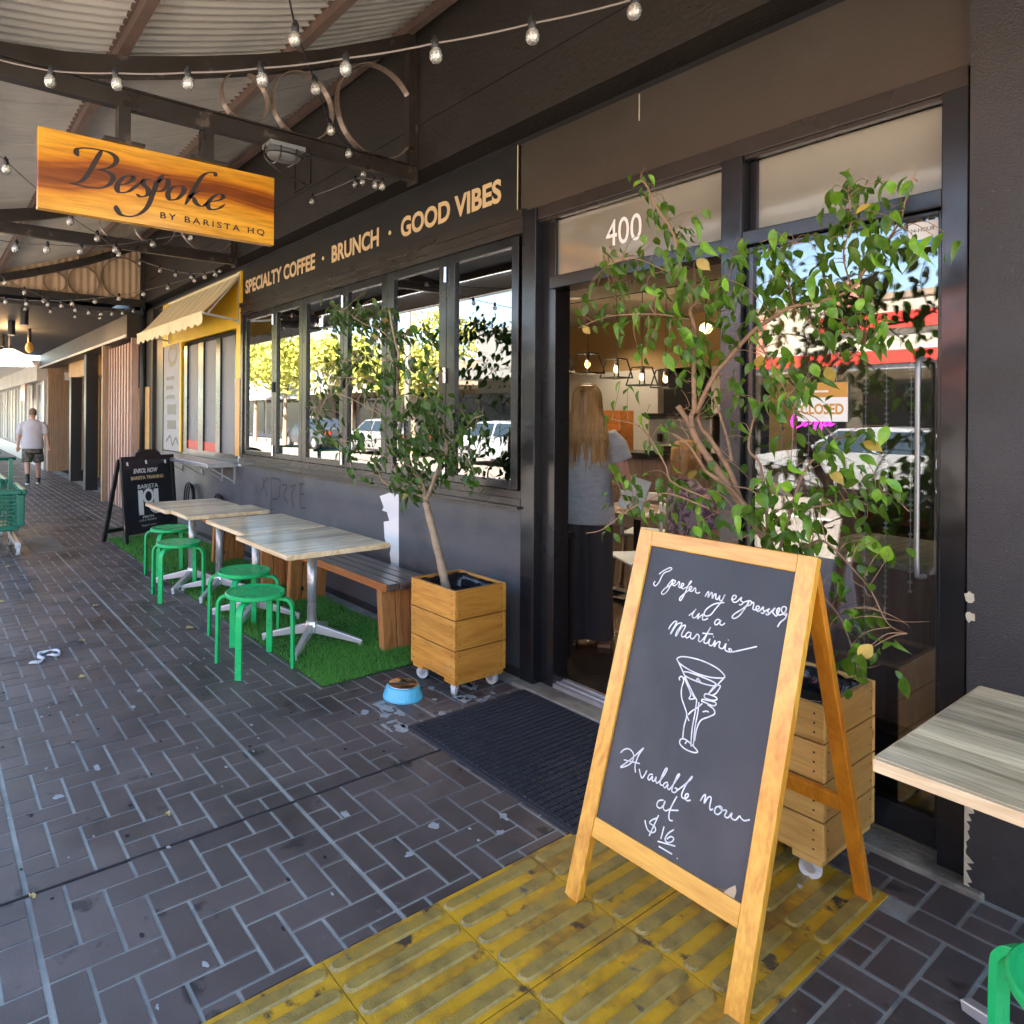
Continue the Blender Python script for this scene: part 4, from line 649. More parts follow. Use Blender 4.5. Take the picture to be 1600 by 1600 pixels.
# ================================================================= INTERIOR
inn = lambda m, n, mt, **k: m.build(n, MT[mt], cafe, **k)
inn(B(-10.2, .6, F + .14, 12.2, -.05, .03), 'floor', 'floorin')
inn(B(-10.2, .6, 12.0, 12.2, .03, 4), 'inner_wall', 'wallin')
inn(B(-10.2, -10.0, F + .23, 12, .03, 4), 'inner_wall', 'wallin')
inn(B(.4, .6, 3.31, 12, .03, 4), 'inner_wall', 'wallin')
inn(B(-10.0, .4, F + .22, 6.0, 2.80, 2.9), 'ceiling', 'ceilin')
inn(B(-10.0, .4, 6.0, 6.06, 2.80, 3.3), 'bulkhead_face', 'dark')
inn(B(-10.0, .4, 6.06, 12.0, 3.25, 3.35), 'rear_ceiling', 'ceilin')
inn(B(-11.6, 2.2, F + .2, 12.4, 4.4, 4.6), 'roof_slab', 'upper')
inn(B(-11.6, -10.2, F + .2, 12.4, 0, 4.4), 'side_wall', 'upper')
inn(B(.6, 2.2, 3.3, 12.4, 0, 4.4), 'side_wall', 'upper')
inn(B(-11.6, 2.2, 12.2, 12.4, 0, 4.4), 'rear_wall', 'upper')
inn(B(-7.2, -6.3, 10.6, 10.7, .03, 2.3), 'dark_doorway', 'dark')
inn(MB().box(-6.25, -6.1, 10.5, 10.7, .03, 2.35).box(-10, -7.25, 10.5, 10.7, .03, 2.35), 'partition', 'whitewall')
inn(MB().box(-10, -4.9, 10.5, 10.7, 2.35, 3.25).box(-6.1, -4.9, 10.5, 10.7, .03, 2.35), 'partition', 'wallin')
inn(B(-4.9, .4, 10.5, 10.6, .03, 3.25), 'dark_back_wall', 'signpanel')
DL = [(-5.02, 5.75, 2.80), (-6.65, 7.65, 3.25), (-7.6, 9.6, 3.25), (-4.6, 9.2, 3.25), (-2.0, 5.0, 2.80), (-3.5, 4.2, 2.80), (-5.0, 4.4, 2.8), (-7.2, 4.6, 2.8)]
DLL = ['large bright downlight just below the transom, left of the leaves', 'small downlight in the rear ceiling, left one of the distant pair', 'small downlight in the rear ceiling, right one of the distant pair', 'downlight in the rear ceiling near the globe lamp', 'downlight in the front ceiling behind the door mullion', 'downlight in the front ceiling above the seated customers', 'downlight in the front ceiling behind the folding windows', 'downlight in the front ceiling near the yellow serving window']
for i, (x, y, z) in enumerate(DL):
    d = MB().lathe([(.055, -.004), (.055, 0)], (x, y, z - .001), 16).build('lit_disc', MT['down'], None, origin=(x, y, z), label=DLL[i], cat='downlight', group='recessed downlights in the cafe ceiling')
    d.name = 'downlight'
    MB().lathe([(.055, -.008), (.075, -.008), (.075, 0), (.055, 0)], (x, y, z - .001), 16).build('trim_ring', MT['white'], d)
    lp = bpy.data.lights.new('downlight_lamp', 'SPOT'); lp.energy = 9; lp.color = (1, .80, .55); lp.spot_size = rad(130); lp.spot_blend = .6; lp.shadow_soft_size = .06
    lo = bpy.data.objects.new('downlight_lamp', lp); COL.objects.link(lo); lo.parent = d; lo.location = (0, 0, -.02)
# cage pendants
pn = [(-6.55, 7.0, 2.25), (-5.874, 7.0, 2.19), (-6.2, 8.0, 2.19), (-6.6, 9.15, 2.15), (-6.75, 10.0, 2.12)]
from_px = [(872, 566, 6.2), (918, 568, 6.4), (963, 576, 7.4), (1003, 588, 8.4), (1040, 592, 9.4)]
def ray(px, py): return fwd + r2 * ((px - 642) / 1070.6) - u2 * ((py - 648) / 1070.6)
pn = []
for px, py, Y in ((872, 566, 6.8), (918, 568, 7.0), (963, 576, 7.6), (1003, 588, 8.2), (1040, 592, 8.8)):
    d = ray(px, py); k = Y / d.y; pn.append((d.x * k, Y, 1.52 + d.z * k))
for i, (x, y, z) in enumerate(pn):
    rt = thing('cage_pendant', ['lit black cage pendant half hidden by the door frame', 'lit black cage pendant above the woman, second from the left', 'lit black cage pendant in the middle of the row of five', 'lit black cage pendant, second from the right of the row', 'lit black cage pendant at the right end of the row'][i], 'pendant light', (x, y, z - .15), 'five cage pendants inside the cafe')
    m = MB(); a, b, h = .095, .15, .125; T_ = [(x + sx * a, y + sy * a, z + h) for sx, sy in ((-1, -1), (1, -1), (1, 1), (-1, 1))]; Bt = [(x + sx * b, y + sy * b, z - h) for sx, sy in ((-1, -1), (1, -1), (1, 1), (-1, 1))]
    for q in range(4):
        for A_, B_ in ((T_[q], T_[(q + 1) % 4]), (Bt[q], Bt[(q + 1) % 4]), (T_[q], Bt[q])): m.beam(A_, B_, .018, .018)
    m.build('cage', MT['black'], rt)
    MB().tube([(x, y, z + h), (x, y, 3.25)], .005, 6).build('cord', MT['cordb'], rt)
    MB().tube([(x, y, z + .04), (x, y, z + h)], .02, 8).build('socket', MT['black'], rt)
    MB().lathe([(.005, -.06), (.028, -.04), (.036, -.01), (.02, .04)], (x, y, z), 10).build('bulb', MT['bright'], rt, sm=True)
    lp = bpy.data.lights.new('pendant_lamp', 'POINT'); lp.energy = 5; lp.color = (1, .72, .40); lp.shadow_soft_size = .04
    lo = bpy.data.objects.new('pendant_lamp', lp); COL.objects.link(lo); lo.parent = rt; lo.location = (0, 0, .13)
d = ray(1103, 513); k = 6.4 / d.y; gx, gz = d.x * k, 1.52 + d.z * k
gb = MB().lathe([(.01, -.06), (.05, -.035), (.062, 0), (.05, .035), (.01, .06)], (gx, 6.4, gz), 14).build('globe_lamp', MT['bright'], None, sm=True, label='round glowing globe lamp seen through the tree leaves', cat='globe lamp')
MB().tube([(gx, 6.4, gz + .06), (gx, 6.4, 3.25)], .005, 6).build('cord', MT['cordb'], gb)
# counter, machine, shelf
ct = thing('service_counter', 'dark service counter with glass cabinet at the back of the cafe', 'counter', (-5.2, 8, 0))
MB().box(-7.0, -3.0, 7.7, 8.3, .03, 1.0).build('counter_body', MT['counter'], ct); MB().box(-7.05, -2.95, 7.65, 8.35, 1.0, 1.04).build('counter_top', MT['black'], ct)
m = MB(); m.box(-5.5, -4.6, 7.75, 8.2, 1.04, 1.5)
g_ = thing('espresso_machine', 'large pale metal coffee machine on the rear counter', 'coffee machine', (-5.05, 8, 1.04))
MB().box(-5.5, -4.6, 7.75, 8.2, 1.14, 1.52).build('body', MT['galv'], g_, bevel=.03); MB().box(-5.55, -4.55, 7.7, 8.25, 1.52, 1.56).build('cup_tray', MT['chrome'], g_); MB().box(-5.5, -4.6, 7.68, 8.2, 1.04, 1.08).build('drip_tray', MT['chrome'], g_)
for x in (-5.3, -4.8): MB().tube([(x, 7.72, 1.3), (x, 7.72, 1.2)], .035, 10).build('group_head', MT['black'], g_)
m = MB()
fr_ = thing('cutlery_rack', 'small red timber rack on the rear counter', 'rack', (-6.3, 8, 1.04)); MB().box(-6.6, -6.05, 7.9, 8.2, 1.04, 1.6).build('rack_back', MT['bench'], fr_); MB().box(-6.6, -6.05, 7.8, 7.9, 1.3, 1.33).build('rack_shelf', MT['bench'], fr_)
# grey timber cabinet right behind the glass door
cb = thing('display_cabinet', 'grey timber cabinet standing behind the glass door', 'cabinet', (-1.12, 3.4, .03))
MB().box(-1.42, -.80, 3.12, 3.75, .32, .93).build('cabinet_body', MT['counter'], cb); MB().box(-1.44, -.78, 3.1, 3.77, .93, .96).build('cabinet_top', MT['table'], cb); MB().box(-1.38, -.84, 3.2, 3.7, .03, .32).build('plinth', MT['black'], cb)
# neon script
ns = MB(); P = [(0, .02), (.012, .05), (.03, .055), (.025, .04), (.008, .03), (.004, .008), (.02, -.002), (.045, .012), (.058, .026), (.05, .028), (.045, .014), (.056, .006), (.066, .02), (.072, .014), (.086, .03), (.098, .05), (.094, .028), (.084, -.02), (.09, -.022), (.094, .006), (.108, .03), (.12, .05), (.115, .026), (.106, -.02), (.112, -.022), (.116, .006), (.128, .018), (.134, .024), (.126, .022), (.128, .008), (.142, .014), (.15, .024), (.142, .022), (.144, .008), (.16, .016)]
nx, nz = -1.545, 1.475
ns.tube(smooth([(nx + a * 1.15, 3.25, nz + b * 1.15) for a, b in P], 4), .0035, 6)
ns.build('neon_sign', MT['neon'], None, sm=True, label='glowing pink neon script reading Coffee inside the window', cat='neon sign')
# ================================================================= CANOPY
cpy = thing('street_canopy', 'curved corrugated steel canopy on brown steel trusses over the footpath', 'canopy', (-4, 1.4, 3.1))
PZ = [(0.0, 3.22), (.3, 3.27), (.57, 3.31), (.87, 3.38), (1.2, 3.48), (1.58, 3.61), (2.0, 3.77), (2.4, 3.955), (2.71, 4.11)]
def zt(y):
    for (a, za), (b, zb) in zip(PZ, PZ[1:]):
        if y <= b: return za + (zb - za) * (y - a) / (b - a)
    return PZ[-1][1]
for x in (-3.79, -7.05, -10.7):
    m = MB(); w = .05
    for (a, za), (b, zb) in zip(PZ, PZ[1:]):
        m.add([(x - w / 2, a, za - .11), (x + w / 2, a, za - .11), (x + w / 2, b, zb - .11), (x - w / 2, b, zb - .11), (x - w / 2, a, za), (x + w / 2, a, za), (x + w / 2, b, zb), (x - w / 2, b, zb)],
              [(3, 2, 1, 0), (4, 5, 6, 7), (1, 2, 6, 5), (3, 0, 4, 7)])
    m.box(x - .026, x + .026, 0.1, 2.71, 3.105, 3.195); m.box(x - .05, x + .05, 0.1, 2.71, 3.195, 3.203)
    m.box(x - .03, x + .03, 2.66, 2.715, 3.203, 4.0); m.box(x - .05, x + .05, 2.70, 2.718, 3.08, 4.02)
    tr = m.build('truss', MT['steelb'], cpy)
    for (cyy, cz, R_) in ((1.515, 3.345, .145), (1.885, 3.395, .205), (2.42, 3.50, .305)):
        q = MB(); N = 36
        for k in range(N):
            a0, a1 = 2 * math.pi * k / N, 2 * math.pi * (k + 1) / N; vs = []
            for a in (a0, a1):
                for R2 in (R_, R_ - .008):
                    for dx in (-.024, .024): vs.append((x + dx, cyy + math.cos(a) * R2, cz + math.sin(a) * R2))
            q.add(vs, [(0, 1, 5, 4), (2, 6, 7, 3), (0, 4, 6, 2), (1, 3, 7, 5)])
        q.build('ring', MT['ring'], tr)
for y in (.06, .84, 1.84, 2.66):
    z = zt(y); MB().beam((-10.7, y, z + .035), (3.2, y, z + .035), .05, .075).build('purlin', MT['purlin'], cpy)
    if .5 < y < 2.5: MB().box(-10.7, 3.2, y - .045, y + .045, z + .06, z + .07).build('purlin_flange', MT['purlin'], cpy)
# one corrugated sheet, shared
sv, sf = [], []; nx_, ny_ = 60, 15
ys = np.linspace(-.08, 2.72, ny_)
for j, y in enumerate(ys):
    for i in range(nx_ + 1):
        x = i / nx_ * .768; sv.append((x, y, (zt(max(y, 0)) if y >= 0 else 3.22 + y * .12) + .075 + .009 * math.sin(2 * math.pi * x / .0762)))
for j in range(ny_ - 1):
    for i in range(nx_): a = j * (nx_ + 1) + i; sf.append((a, a + 1, a + nx_ + 2, a + nx_ + 1))
sme = bpy.data.meshes.new('roof_sheet'); sme.from_pydata([(a, b - 1.4, c - 3.1) for a, b, c in sv], [], sf); sme.materials.append(MT['roofs']); sme.polygons.foreach_set('use_smooth', [True] * len(sme.polygons))
for i in range(18):
    o = bpy.data.objects.new('roof_sheet', sme); COL.objects.link(o); o.parent = cpy; o.location = (-10.80 + i * .762 + 4, 0, .002 * (i % 2)); o.modifiers.new('thickness', 'SOLIDIFY').thickness = .002
MB().box(-10.72, 3.2, -.14, -.10, 3.02, 3.27).build('gutter_fascia', MT['whitewall'], cpy); MB().box(-10.72, 3.2, -.10, -.02, 3.02, 3.04).build('gutter_base', MT['galv'], cpy)
# bulkhead lamp on the first truss
bl = thing('bulkhead_lamp', 'old oval bulkhead lamp with wire guard and loose cable under the truss', 'wall lamp', (-3.70, 1.72, 3.06))
MB().loft([(-3.7, 1.72, 3.0, .045, .085), (-3.7, 1.72, 3.02, .06, .105), (-3.7, 1.72, 3.06, .062, .11)], 18).build('glass_body', MT['glassf'], bl, sm=True); MB().box(-3.76, -3.64, 1.61, 1.83, 3.06, 3.085).build('base', MT['galv'], bl)
g_ = MB(); g_.tube([(-3.7 + .066 * math.cos(a * .3927), 1.72 + .115 * math.sin(a * .3927), 3.03) for a in range(16)], .004, 5, closed=True)
for dy in (-.05, .05): g_.tube(smooth([(-3.77, 1.72 + dy, 3.06), (-3.76, 1.72 + dy, 3.0), (-3.70, 1.72 + dy, 2.985), (-3.64, 1.72 + dy, 3.0), (-3.63, 1.72 + dy, 3.06)], 3), .004, 5)
g_.build('wire_guard', MT['steelb'], bl); MB().tube(smooth([(-3.72, 1.62, 3.1), (-3.7, 1.60, 3.0), (-3.68, 1.68, 2.93), (-3.68, 1.78, 2.90), (-3.68, 1.86, 2.88)], 4), .005, 6).build('cable', MT['steelb'], bl)
# hanging timber sign
sg = thing('hanging_sign', 'polished timber sign reading Bespoke by Barista HQ hung from the truss', 'sign', (-3.79, 1.07, 2.5))
MB().box(-3.815, -3.765, .455, 1.69, 2.515, 2.912).build('sign_board', MT['signw'], sg, bevel=.002)
for y in (.85, 1.29): MB().box(-3.83, -3.75, y - .03, y + .03, 2.93, 3.105).box(-3.84, -3.74, y - .10, y + .10, 2.912, 2.93).build('hanger', MT['galv'] if False else MT['steelb'], sg)
fs_ = (Vector((-3.765, 0, 0)), YW, ZW, XW)
m = MB()
for s in BESPOKE: m.ribbon([(s[i] / 1000, s[i + 1] / 1000) for i in range(0, len(s), 2)], fs_, .030, .0012, nib=rad(12))
for i in range(len(m.f)): pass
m.build('script_lettering', MT['engr'], sg, label='dark script lettering reading Bespoke')
text('BY BARISTA HQ', (Vector((-3.765, 1.035, 2.556)), YW, ZW, XW), .595, .040, MT['engr'], sg, bold=.018, t=.0012, spacing=1.45)
# string lights
names = ['nearest string of clear bulbs strung across the front of the truss', 'string of clear bulbs running down past the big rings', 'small cluster of clear bulbs beside the sign panel corner', 'string of clear bulbs left of the hanging sign', 'string of clear bulbs below the hanging sign', 'lowest long string of clear bulbs in front of the far soffit', 'string of clear bulbs from the far rings towards the awning', 'short far string of four clear bulbs under the soffit', 'string of clear bulbs above the yellow awning']
bm_ = MB().lathe([(.002, -.060), (.012, -.058), (.0205, -.048), (.0235, -.036), (.0205, -.022), (.012, -.012), (.010, -.006)], (0, 0, 0), 12)
sk_ = MB().lathe([(.0115, -.012), (.0135, -.008), (.013, .016), (.006, .024), (.004, .03)], (0, 0, 0), 8)
fi_ = MB().tube([(-.006, 0, -.018), (-.008, 0, -.042), (0, 0, -.046), (.008, 0, -.042), (.006, 0, -.018)], .003, 5)
MES = {}
for nm, mb_, mt_ in (('bulb', bm_, 'bulb'), ('socket', sk_, 'black'), ('filament', fi_, 'fil')):
    me = bpy.data.meshes.new(nm); me.from_pydata(mb_.v, [], mb_.f); me.materials.append(MT[mt_]); me.polygons.foreach_set('use_smooth', [True] * len(me.polygons)); MES[nm] = me
for si, row in enumerate(BULBS):
    P = [Vector(row[i:i + 3]) / 1000 for i in range(0, len(row), 3)]
    rt = thing('string_lights', names[si], 'string lights', P[0] + Vector((0, 0, .03)), 'strings of clear festoon bulbs under the canopy')
    Q = [p + Vector((0, 0, .042)) for p in P]
    if si == 0: Q = [Q[0] + (Q[0] - Q[1]) * 1.2 + Vector((0, 0, .06))] + Q + [Q[-1] + (Q[-1] - Q[-2]) * 1.0 + Vector((0, 0, .04))]
    if si == 1: Q = [Q[0] + (Q[0] - Q[1]) * 1.3 + Vector((0, 0, .25))] + Q
    if si in (3, 4, 5, 6): Q = [Q[0] + (Q[0] - Q[1]) * 1.0 + Vector((0, 0, .03))] + Q
    C_ = []
    for a, b in zip(Q, Q[1:]):
        for t in range(6): u = t / 6; C_.append(a.lerp(b, u) - Vector((0, 0, .035 * (a - b).length * 4 * u * (1 - u) * .4)))
    C_.append(Q[-1]); MB().tube(C_, .0035, 5).build('cord', MT['cord'] if si != 1 else MT['cordb'], rt)
    for p in P:
        s = bpy.data.objects.new('bulb', MES['bulb']); COL.objects.link(s); s.parent = rt; s.location = p - rt.location + Vector((0, 0, .036)); s.rotation_euler = (random.uniform(-.15, .15), random.uniform(-.15, .15), random.random() * 6)
        for nm in ('socket', 'filament'): q = bpy.data.objects.new(nm, MES[nm]); COL.objects.link(q); q.parent = s
# ================================================================= AWNING
aw = thing('window_awning', 'small faded yellow canvas awning with scalloped valance over the serving window', 'awning', (-8.4, 2.6, 2.5))
n = 40; m = MB()
for i in range(n + 1):
    x = -9.72 + i / n * 2.64
    for j in range(9):
        t = j / 8; y = 2.79 - .40 * t; z = 3.02 - .44 * t - .02 * math.sin(math.pi * t) + .006 * math.sin(x * 9 + t * 5) * math.sin(math.pi * t); m.v.append((x, y, z))
for i in range(n):
    for j in range(8): a = i * 9 + j; m.f.append((a, a + 9, a + 10, a + 1))
m.build('canvas', MT['awn'], aw, sm=True)
for s_ in range(11):
    q = MB(); xa = -9.70 + s_ * .24
    for e_ in range(2):
        x = xa + e_ * .12
        for j in range(9): t = j / 8; q.v.append((x, 2.79 - .40 * t, 3.0225 - .44 * t - .02 * math.sin(math.pi * t) + .006 * math.sin(x * 9 + t * 5) * math.sin(math.pi * t)))
    q.f = [(j, 9 + j, 10 + j, j + 1) for j in range(8)]; q.build('pale_stripe', MT['awnl'], aw, sm=True)
m = MB(); m.box(-9.72, -7.08, 2.785, 2.80, 3.0, 3.045); m.build('wall_rail', MT['awnl'], aw); MB().box(-9.72, -7.08, 2.375, 2.40, 2.565, 2.59).build('front_rail', MT['awnl'], aw)
m = MB(); k = 96
for i in range(k + 1):
    x = -9.72 + i / k * 2.64; ph = (i % 8) / 8; y = 2.378 - .006 * math.sin(i * 1.3); m.v += [(x, 2.376, 2.575), (x, y, 2.52), (x, y - .004, 2.475 - .035 * abs(math.sin(math.pi * ph)))]
for i in range(k): m.f += [(3 * i, 3 * i + 3, 3 * i + 4, 3 * i + 1), (3 * i + 1, 3 * i + 4, 3 * i + 5, 3 * i + 2)]
m.build('scalloped_valance', MT['awnl'], aw, sm=True)
for x in (-7.10, -9.70): MB().beam((x, 2.79, 2.52), (x, 2.39, 2.57), .022, .022).beam((x, 2.79, 3.0), (x, 2.44, 2.57), .018, .018).beam((x, 2.79, 2.48), (x, 2.79, 3.03), .02, .02).build('folding_arm', MT['galv'], aw)
# ================================================================= GRASS MAT, DOOR MAT
gx0, gx1, gy0, gy1 = -8.75, -3.37, 1.82, F - .14
gm = B(gx0, gx1, gy0, gy1, .004, .012).build('artificial_grass_mat', MT['grassb'], None, origin=((gx0 + gx1) / 2, 2.3, .004), label='long bright green artificial grass mat under tables and benches', cat='grass mat')
N = 75000; X = gx1 - (gx1 - gx0) * RNG.random(N) ** 1.5; Y = gy0 + (gy1 - gy0) * RNG.random(N); X += RNG.normal(0, .004, N)
Hh = RNG.uniform(.012, .030, N) * (1 + .35 * np.sin(X * 7 + Y * 4)); an = RNG.random(N) * 6.28; wv = RNG.uniform(.0011, .0024, N) * (1 + (gx1 - X) * .25); ln = RNG.normal(0, .010, (N, 2))
V = np.zeros((N, 3, 3)); V[:, 0] = np.stack([X - wv * np.cos(an), Y - wv * np.sin(an), np.full(N, .011)], 1); V[:, 1] = np.stack([X + wv * np.cos(an), Y + wv * np.sin(an), np.full(N, .011)], 1); V[:, 2] = np.stack([X + ln[:, 0], Y + ln[:, 1], .011 + Hh], 1)
me = bpy.data.meshes.new('grass_blades'); me.vertices.add(3 * N); me.vertices.foreach_set('co', (V.reshape(-1, 3) - np.array(gm.location)).ravel()); me.loops.add(3 * N); me.loops.foreach_set('vertex_index', np.arange(3 * N)); me.polygons.add(N); me.polygons.foreach_set('loop_start', np.arange(0, 3 * N, 3)); me.update(calc_edges=True); me.materials.append(MT['grass'])
o = bpy.data.objects.new('grass_blades', me); COL.objects.link(o); o.parent = gm; o['kind'] = 'stuff'
mt_ = B(-2.70, -1.66, 1.925, F - .13, .004, .014).build('door_mat', MT['mat'], None, bevel=.003, label='large black ribbed rubber mat in front of the open doorway', cat='door mat')
m = MB(); q = 0
for i in range(52):
    y = 1.945 + i * .0146
    x = -2.68
    while x < -1.69: m.box(x, x + .026, y, y + .008, .014, .0195); x += .032
m.build('rib', MT['mat'], mt_, kind='stuff')
# ================================================================= TABLES
def table(x0, x1, y0, y1, px, py, lab, rot=0.0):
    rt = thing('cafe_table', lab, 'table', (px, py, 0), 'square timber topped pedestal tables along the wall')
    nb_ = max(4, round((x1 - x0) / .095)); wb_ = (x1 - x0 - .008) / nb_
    for q in range(nb_): MB().box(x0 + .004 + q * wb_, x0 + .0038 + (q + 1) * wb_, y0 + .012, y1 - .012, .722, .742 + random.uniform(0, .0003)).build('top_board', MT['tabley'], rt)
    MB().box(x0, x1, y0, y0 + .012, .716, .741).box(x0, x1, y1 - .012, y1, .716, .741).box(x0, x0 + .004, y0 + .012, y1 - .012, .716, .741).box(x1 - .004, x1, y0 + .012, y1 - .012, .716, .741).box(x0 + .004, x1 - .004, y0 + .012, y1 - .012, .712, .722).build('edge_band', MT['tableedge'], rt)
    MB().tube([(px, py, .13), (px, py, .66)], .032, 18).build('pole', MT['poleg'], rt, sm=True)
    MB().box(px - .07, px + .07, py - .012, py + .012, .66, .712).box(px - .12, px + .18, py - .02, py - .008, .695, .712).box(px - .12, px + .18, py + .008, py + .02, .695, .712).build('tilt_bracket', MT['black'], rt)
    MB().lathe([(.042, .09), (.046, .13), (.040, .16), (.034, .165)], (px, py, 0), 8).build('hub', MT['alum'], rt)
    for k in range(4):
        a = rad(45 + 90 * k) + rot; ex, ey = px + math.cos(a) * .34, py + math.sin(a) * .34
        l_ = MB().beam((px + math.cos(a) * .03, py + math.sin(a) * .03, .115), (ex, ey, .045), .038, .062, w2=.030, h2=.026).build('foot_arm', MT['alum'], rt, bevel=.004)
        MB().tube([(ex - math.cos(a) * .012, ey - math.sin(a) * .012, .045), (ex - math.cos(a) * .012, ey - math.sin(a) * .012, .014)], .013, 8).build('glide', MT['trolleyw'], l_)
    return rt
table(-4.19, -3.445, 1.635, 2.315, -4.04, 2.10, 'nearest wood-topped pedestal table, beside the bench end and planter')
table(-4.945, -4.215, 1.70, 2.30, -4.80, 2.03, 'second nearest pedestal table, pushed against the nearest one')
table(-5.56, -5.165, 1.63, 2.30, -5.62, 2.05, 'third pedestal table, right half of the far pair')
table(-6.16, -5.58, 1.585, 2.21, -6.02, 1.95, 'farthest pedestal table, in front of the black menu board')
# right hand table, cropped by the frame
rt = thing('cafe_table', 'near wood-topped table cut off by the right edge beside the black pier', 'table', (-.2, 2.1, 0))
[MB().box(-.655, .10, 1.79 + q * .0906, 1.7898 + (q + 1) * .0906, .722, .7425).build('top_board', MT['tablex'], rt) for q in range(8)]; MB().box(-.657, .102, 1.775, 1.79, .712, .741).box(-.657, .102, 2.515, 2.52, .712, .741).box(-.66, -.655, 1.79, 2.515, .712, .741).box(-.655, .10, 1.79, 2.515, .712, .722).build('edge_band', MT['tableedge'], rt, bevel=.002)
MB().tube([(-.26, 2.12, .13), (-.26, 2.12, .712)], .032, 18).build('pole', MT['poleg'], rt, sm=True)
for k in range(4):
    a = rad(155 + 90 * k); ex, ey = -.26 + math.cos(a) * .36, 2.0 + math.sin(a) * .36
    MB().beam((-.26, 2.0 + .0, .115), (ex, ey, .045), .04, .06, w2=.032, h2=.026).build('foot_arm', MT['alum'], rt, bevel=.004)
# ================================================================= STOOLS
def stool(cx, cy_, rz, lab):
    rt = thing('round_stool', lab, 'stool', (cx, cy_, 0), 'round green bentwood stools'); rt.rotation_euler = (0, 0, 0)
    MB().lathe([(.0, .428), (.172, .428), (.177, .434), (.177, .450), (.172, .455), (.160, .4535), (.150, .449), (0, .448)], (cx, cy_, 0), 40).build('seat', MT['green'], rt, sm=False)
    for k in range(4):
        a = rz + rad(45 + 90 * k); c, s_ = math.cos(a), math.sin(a)
        P = smooth([(.10, .415), (.17, .415), (.205, .41), (.228, .385), (.236, .345), (.238, .18), (.240, .0)], 4); mb = MB(); kk = 0
        for i, (r_, z) in enumerate(P):
            t = Vector((P[min(i + 1, len(P) - 1)][0] - P[max(i - 1, 0)][0], P[min(i + 1, len(P) - 1)][1] - P[max(i - 1, 0)][1])).normalized(); nx, nz = -t.y, t.x
            for sw, sn in ((-1, -1), (1, -1), (1, 1), (-1, 1)):
                rr, zz = r_ + nx * sn * .009, max(.0045, z + nz * sn * .009); w = sw * .019; mb.v.append((cx + c * rr - s_ * w, cy_ + s_ * rr + c * w, zz))
        for i in range(len(P) - 1):
            for j in range(4): mb.f.append((i * 4 + j, i * 4 + (j + 1) % 4, i * 4 + 4 + (j + 1) % 4, i * 4 + 4 + j))
        mb.f += [(3, 2, 1, 0), tuple((len(P) - 1) * 4 + j for j in range(4))]
        mb.build('leg', MT['green'], rt, bevel=.002)
    return rt
stool(-3.90, 1.645, rad(0), 'nearest of the round green stools, standing by the nearest table')
stool(-4.46, 1.80, rad(6), 'green stool just behind the nearest one, under the second table')
stool(-5.74, 1.745, rad(-6), 'green stool in front of the far tables, nearer of the far pair')
stool(-6.50, 1.90, rad(4), 'farthest green stool, beside the black menu board')
rs = stool(-.24, 1.78, rad(20), 'green stool cut off by the bottom right corner, under the near table')
# ================================================================= BENCHES
def bench(x0, x1, lab, legs):
    rt = thing('timber_bench', lab, 'bench', ((x0 + x1) / 2, 2.55, 0), 'low timber benches against the grey wall')
    for k in range(4):
        y0 = 2.39 + k * .09
        MB().box(x0, x1 if k else x1 - .01, y0, y0 + .086, .405, .45).build('seat_board', MT['benchtop'] if k else MT['benchtop'], rt, bevel=.008)
    MB().box(x0, x1 - .02, 2.375, 2.389, .402, .452).build('front_rail', MT['bench'], rt, bevel=.004)
    for lx in legs:
        for k in range(3):
            y0 = 2.40 + k * .112
            mb = MB().box(lx - .028, lx + .028, y0, y0 + .104, .013, .404)
            mb.v = [(v[0] + (.404 - v[2]) * (.10 if lx > (x0 + x1) / 2 else -.10), v[1], v[2]) for v in mb.v]
            mb.build('leg_board', MT['benchz'], rt, bevel=.004)
        for z in (.1, .3): MB().box(lx - .02, lx + .02, 2.50, 2.512, z, z + .03).build('dowel', MT['black'], rt)
bench(-5.22, -3.56, 'nearer reddish timber bench with dark top beside the left planter', (-3.70, -5.0))
bench(-7.15, -5.42, 'farther reddish timber bench behind the far tables', (-5.60, -6.75))
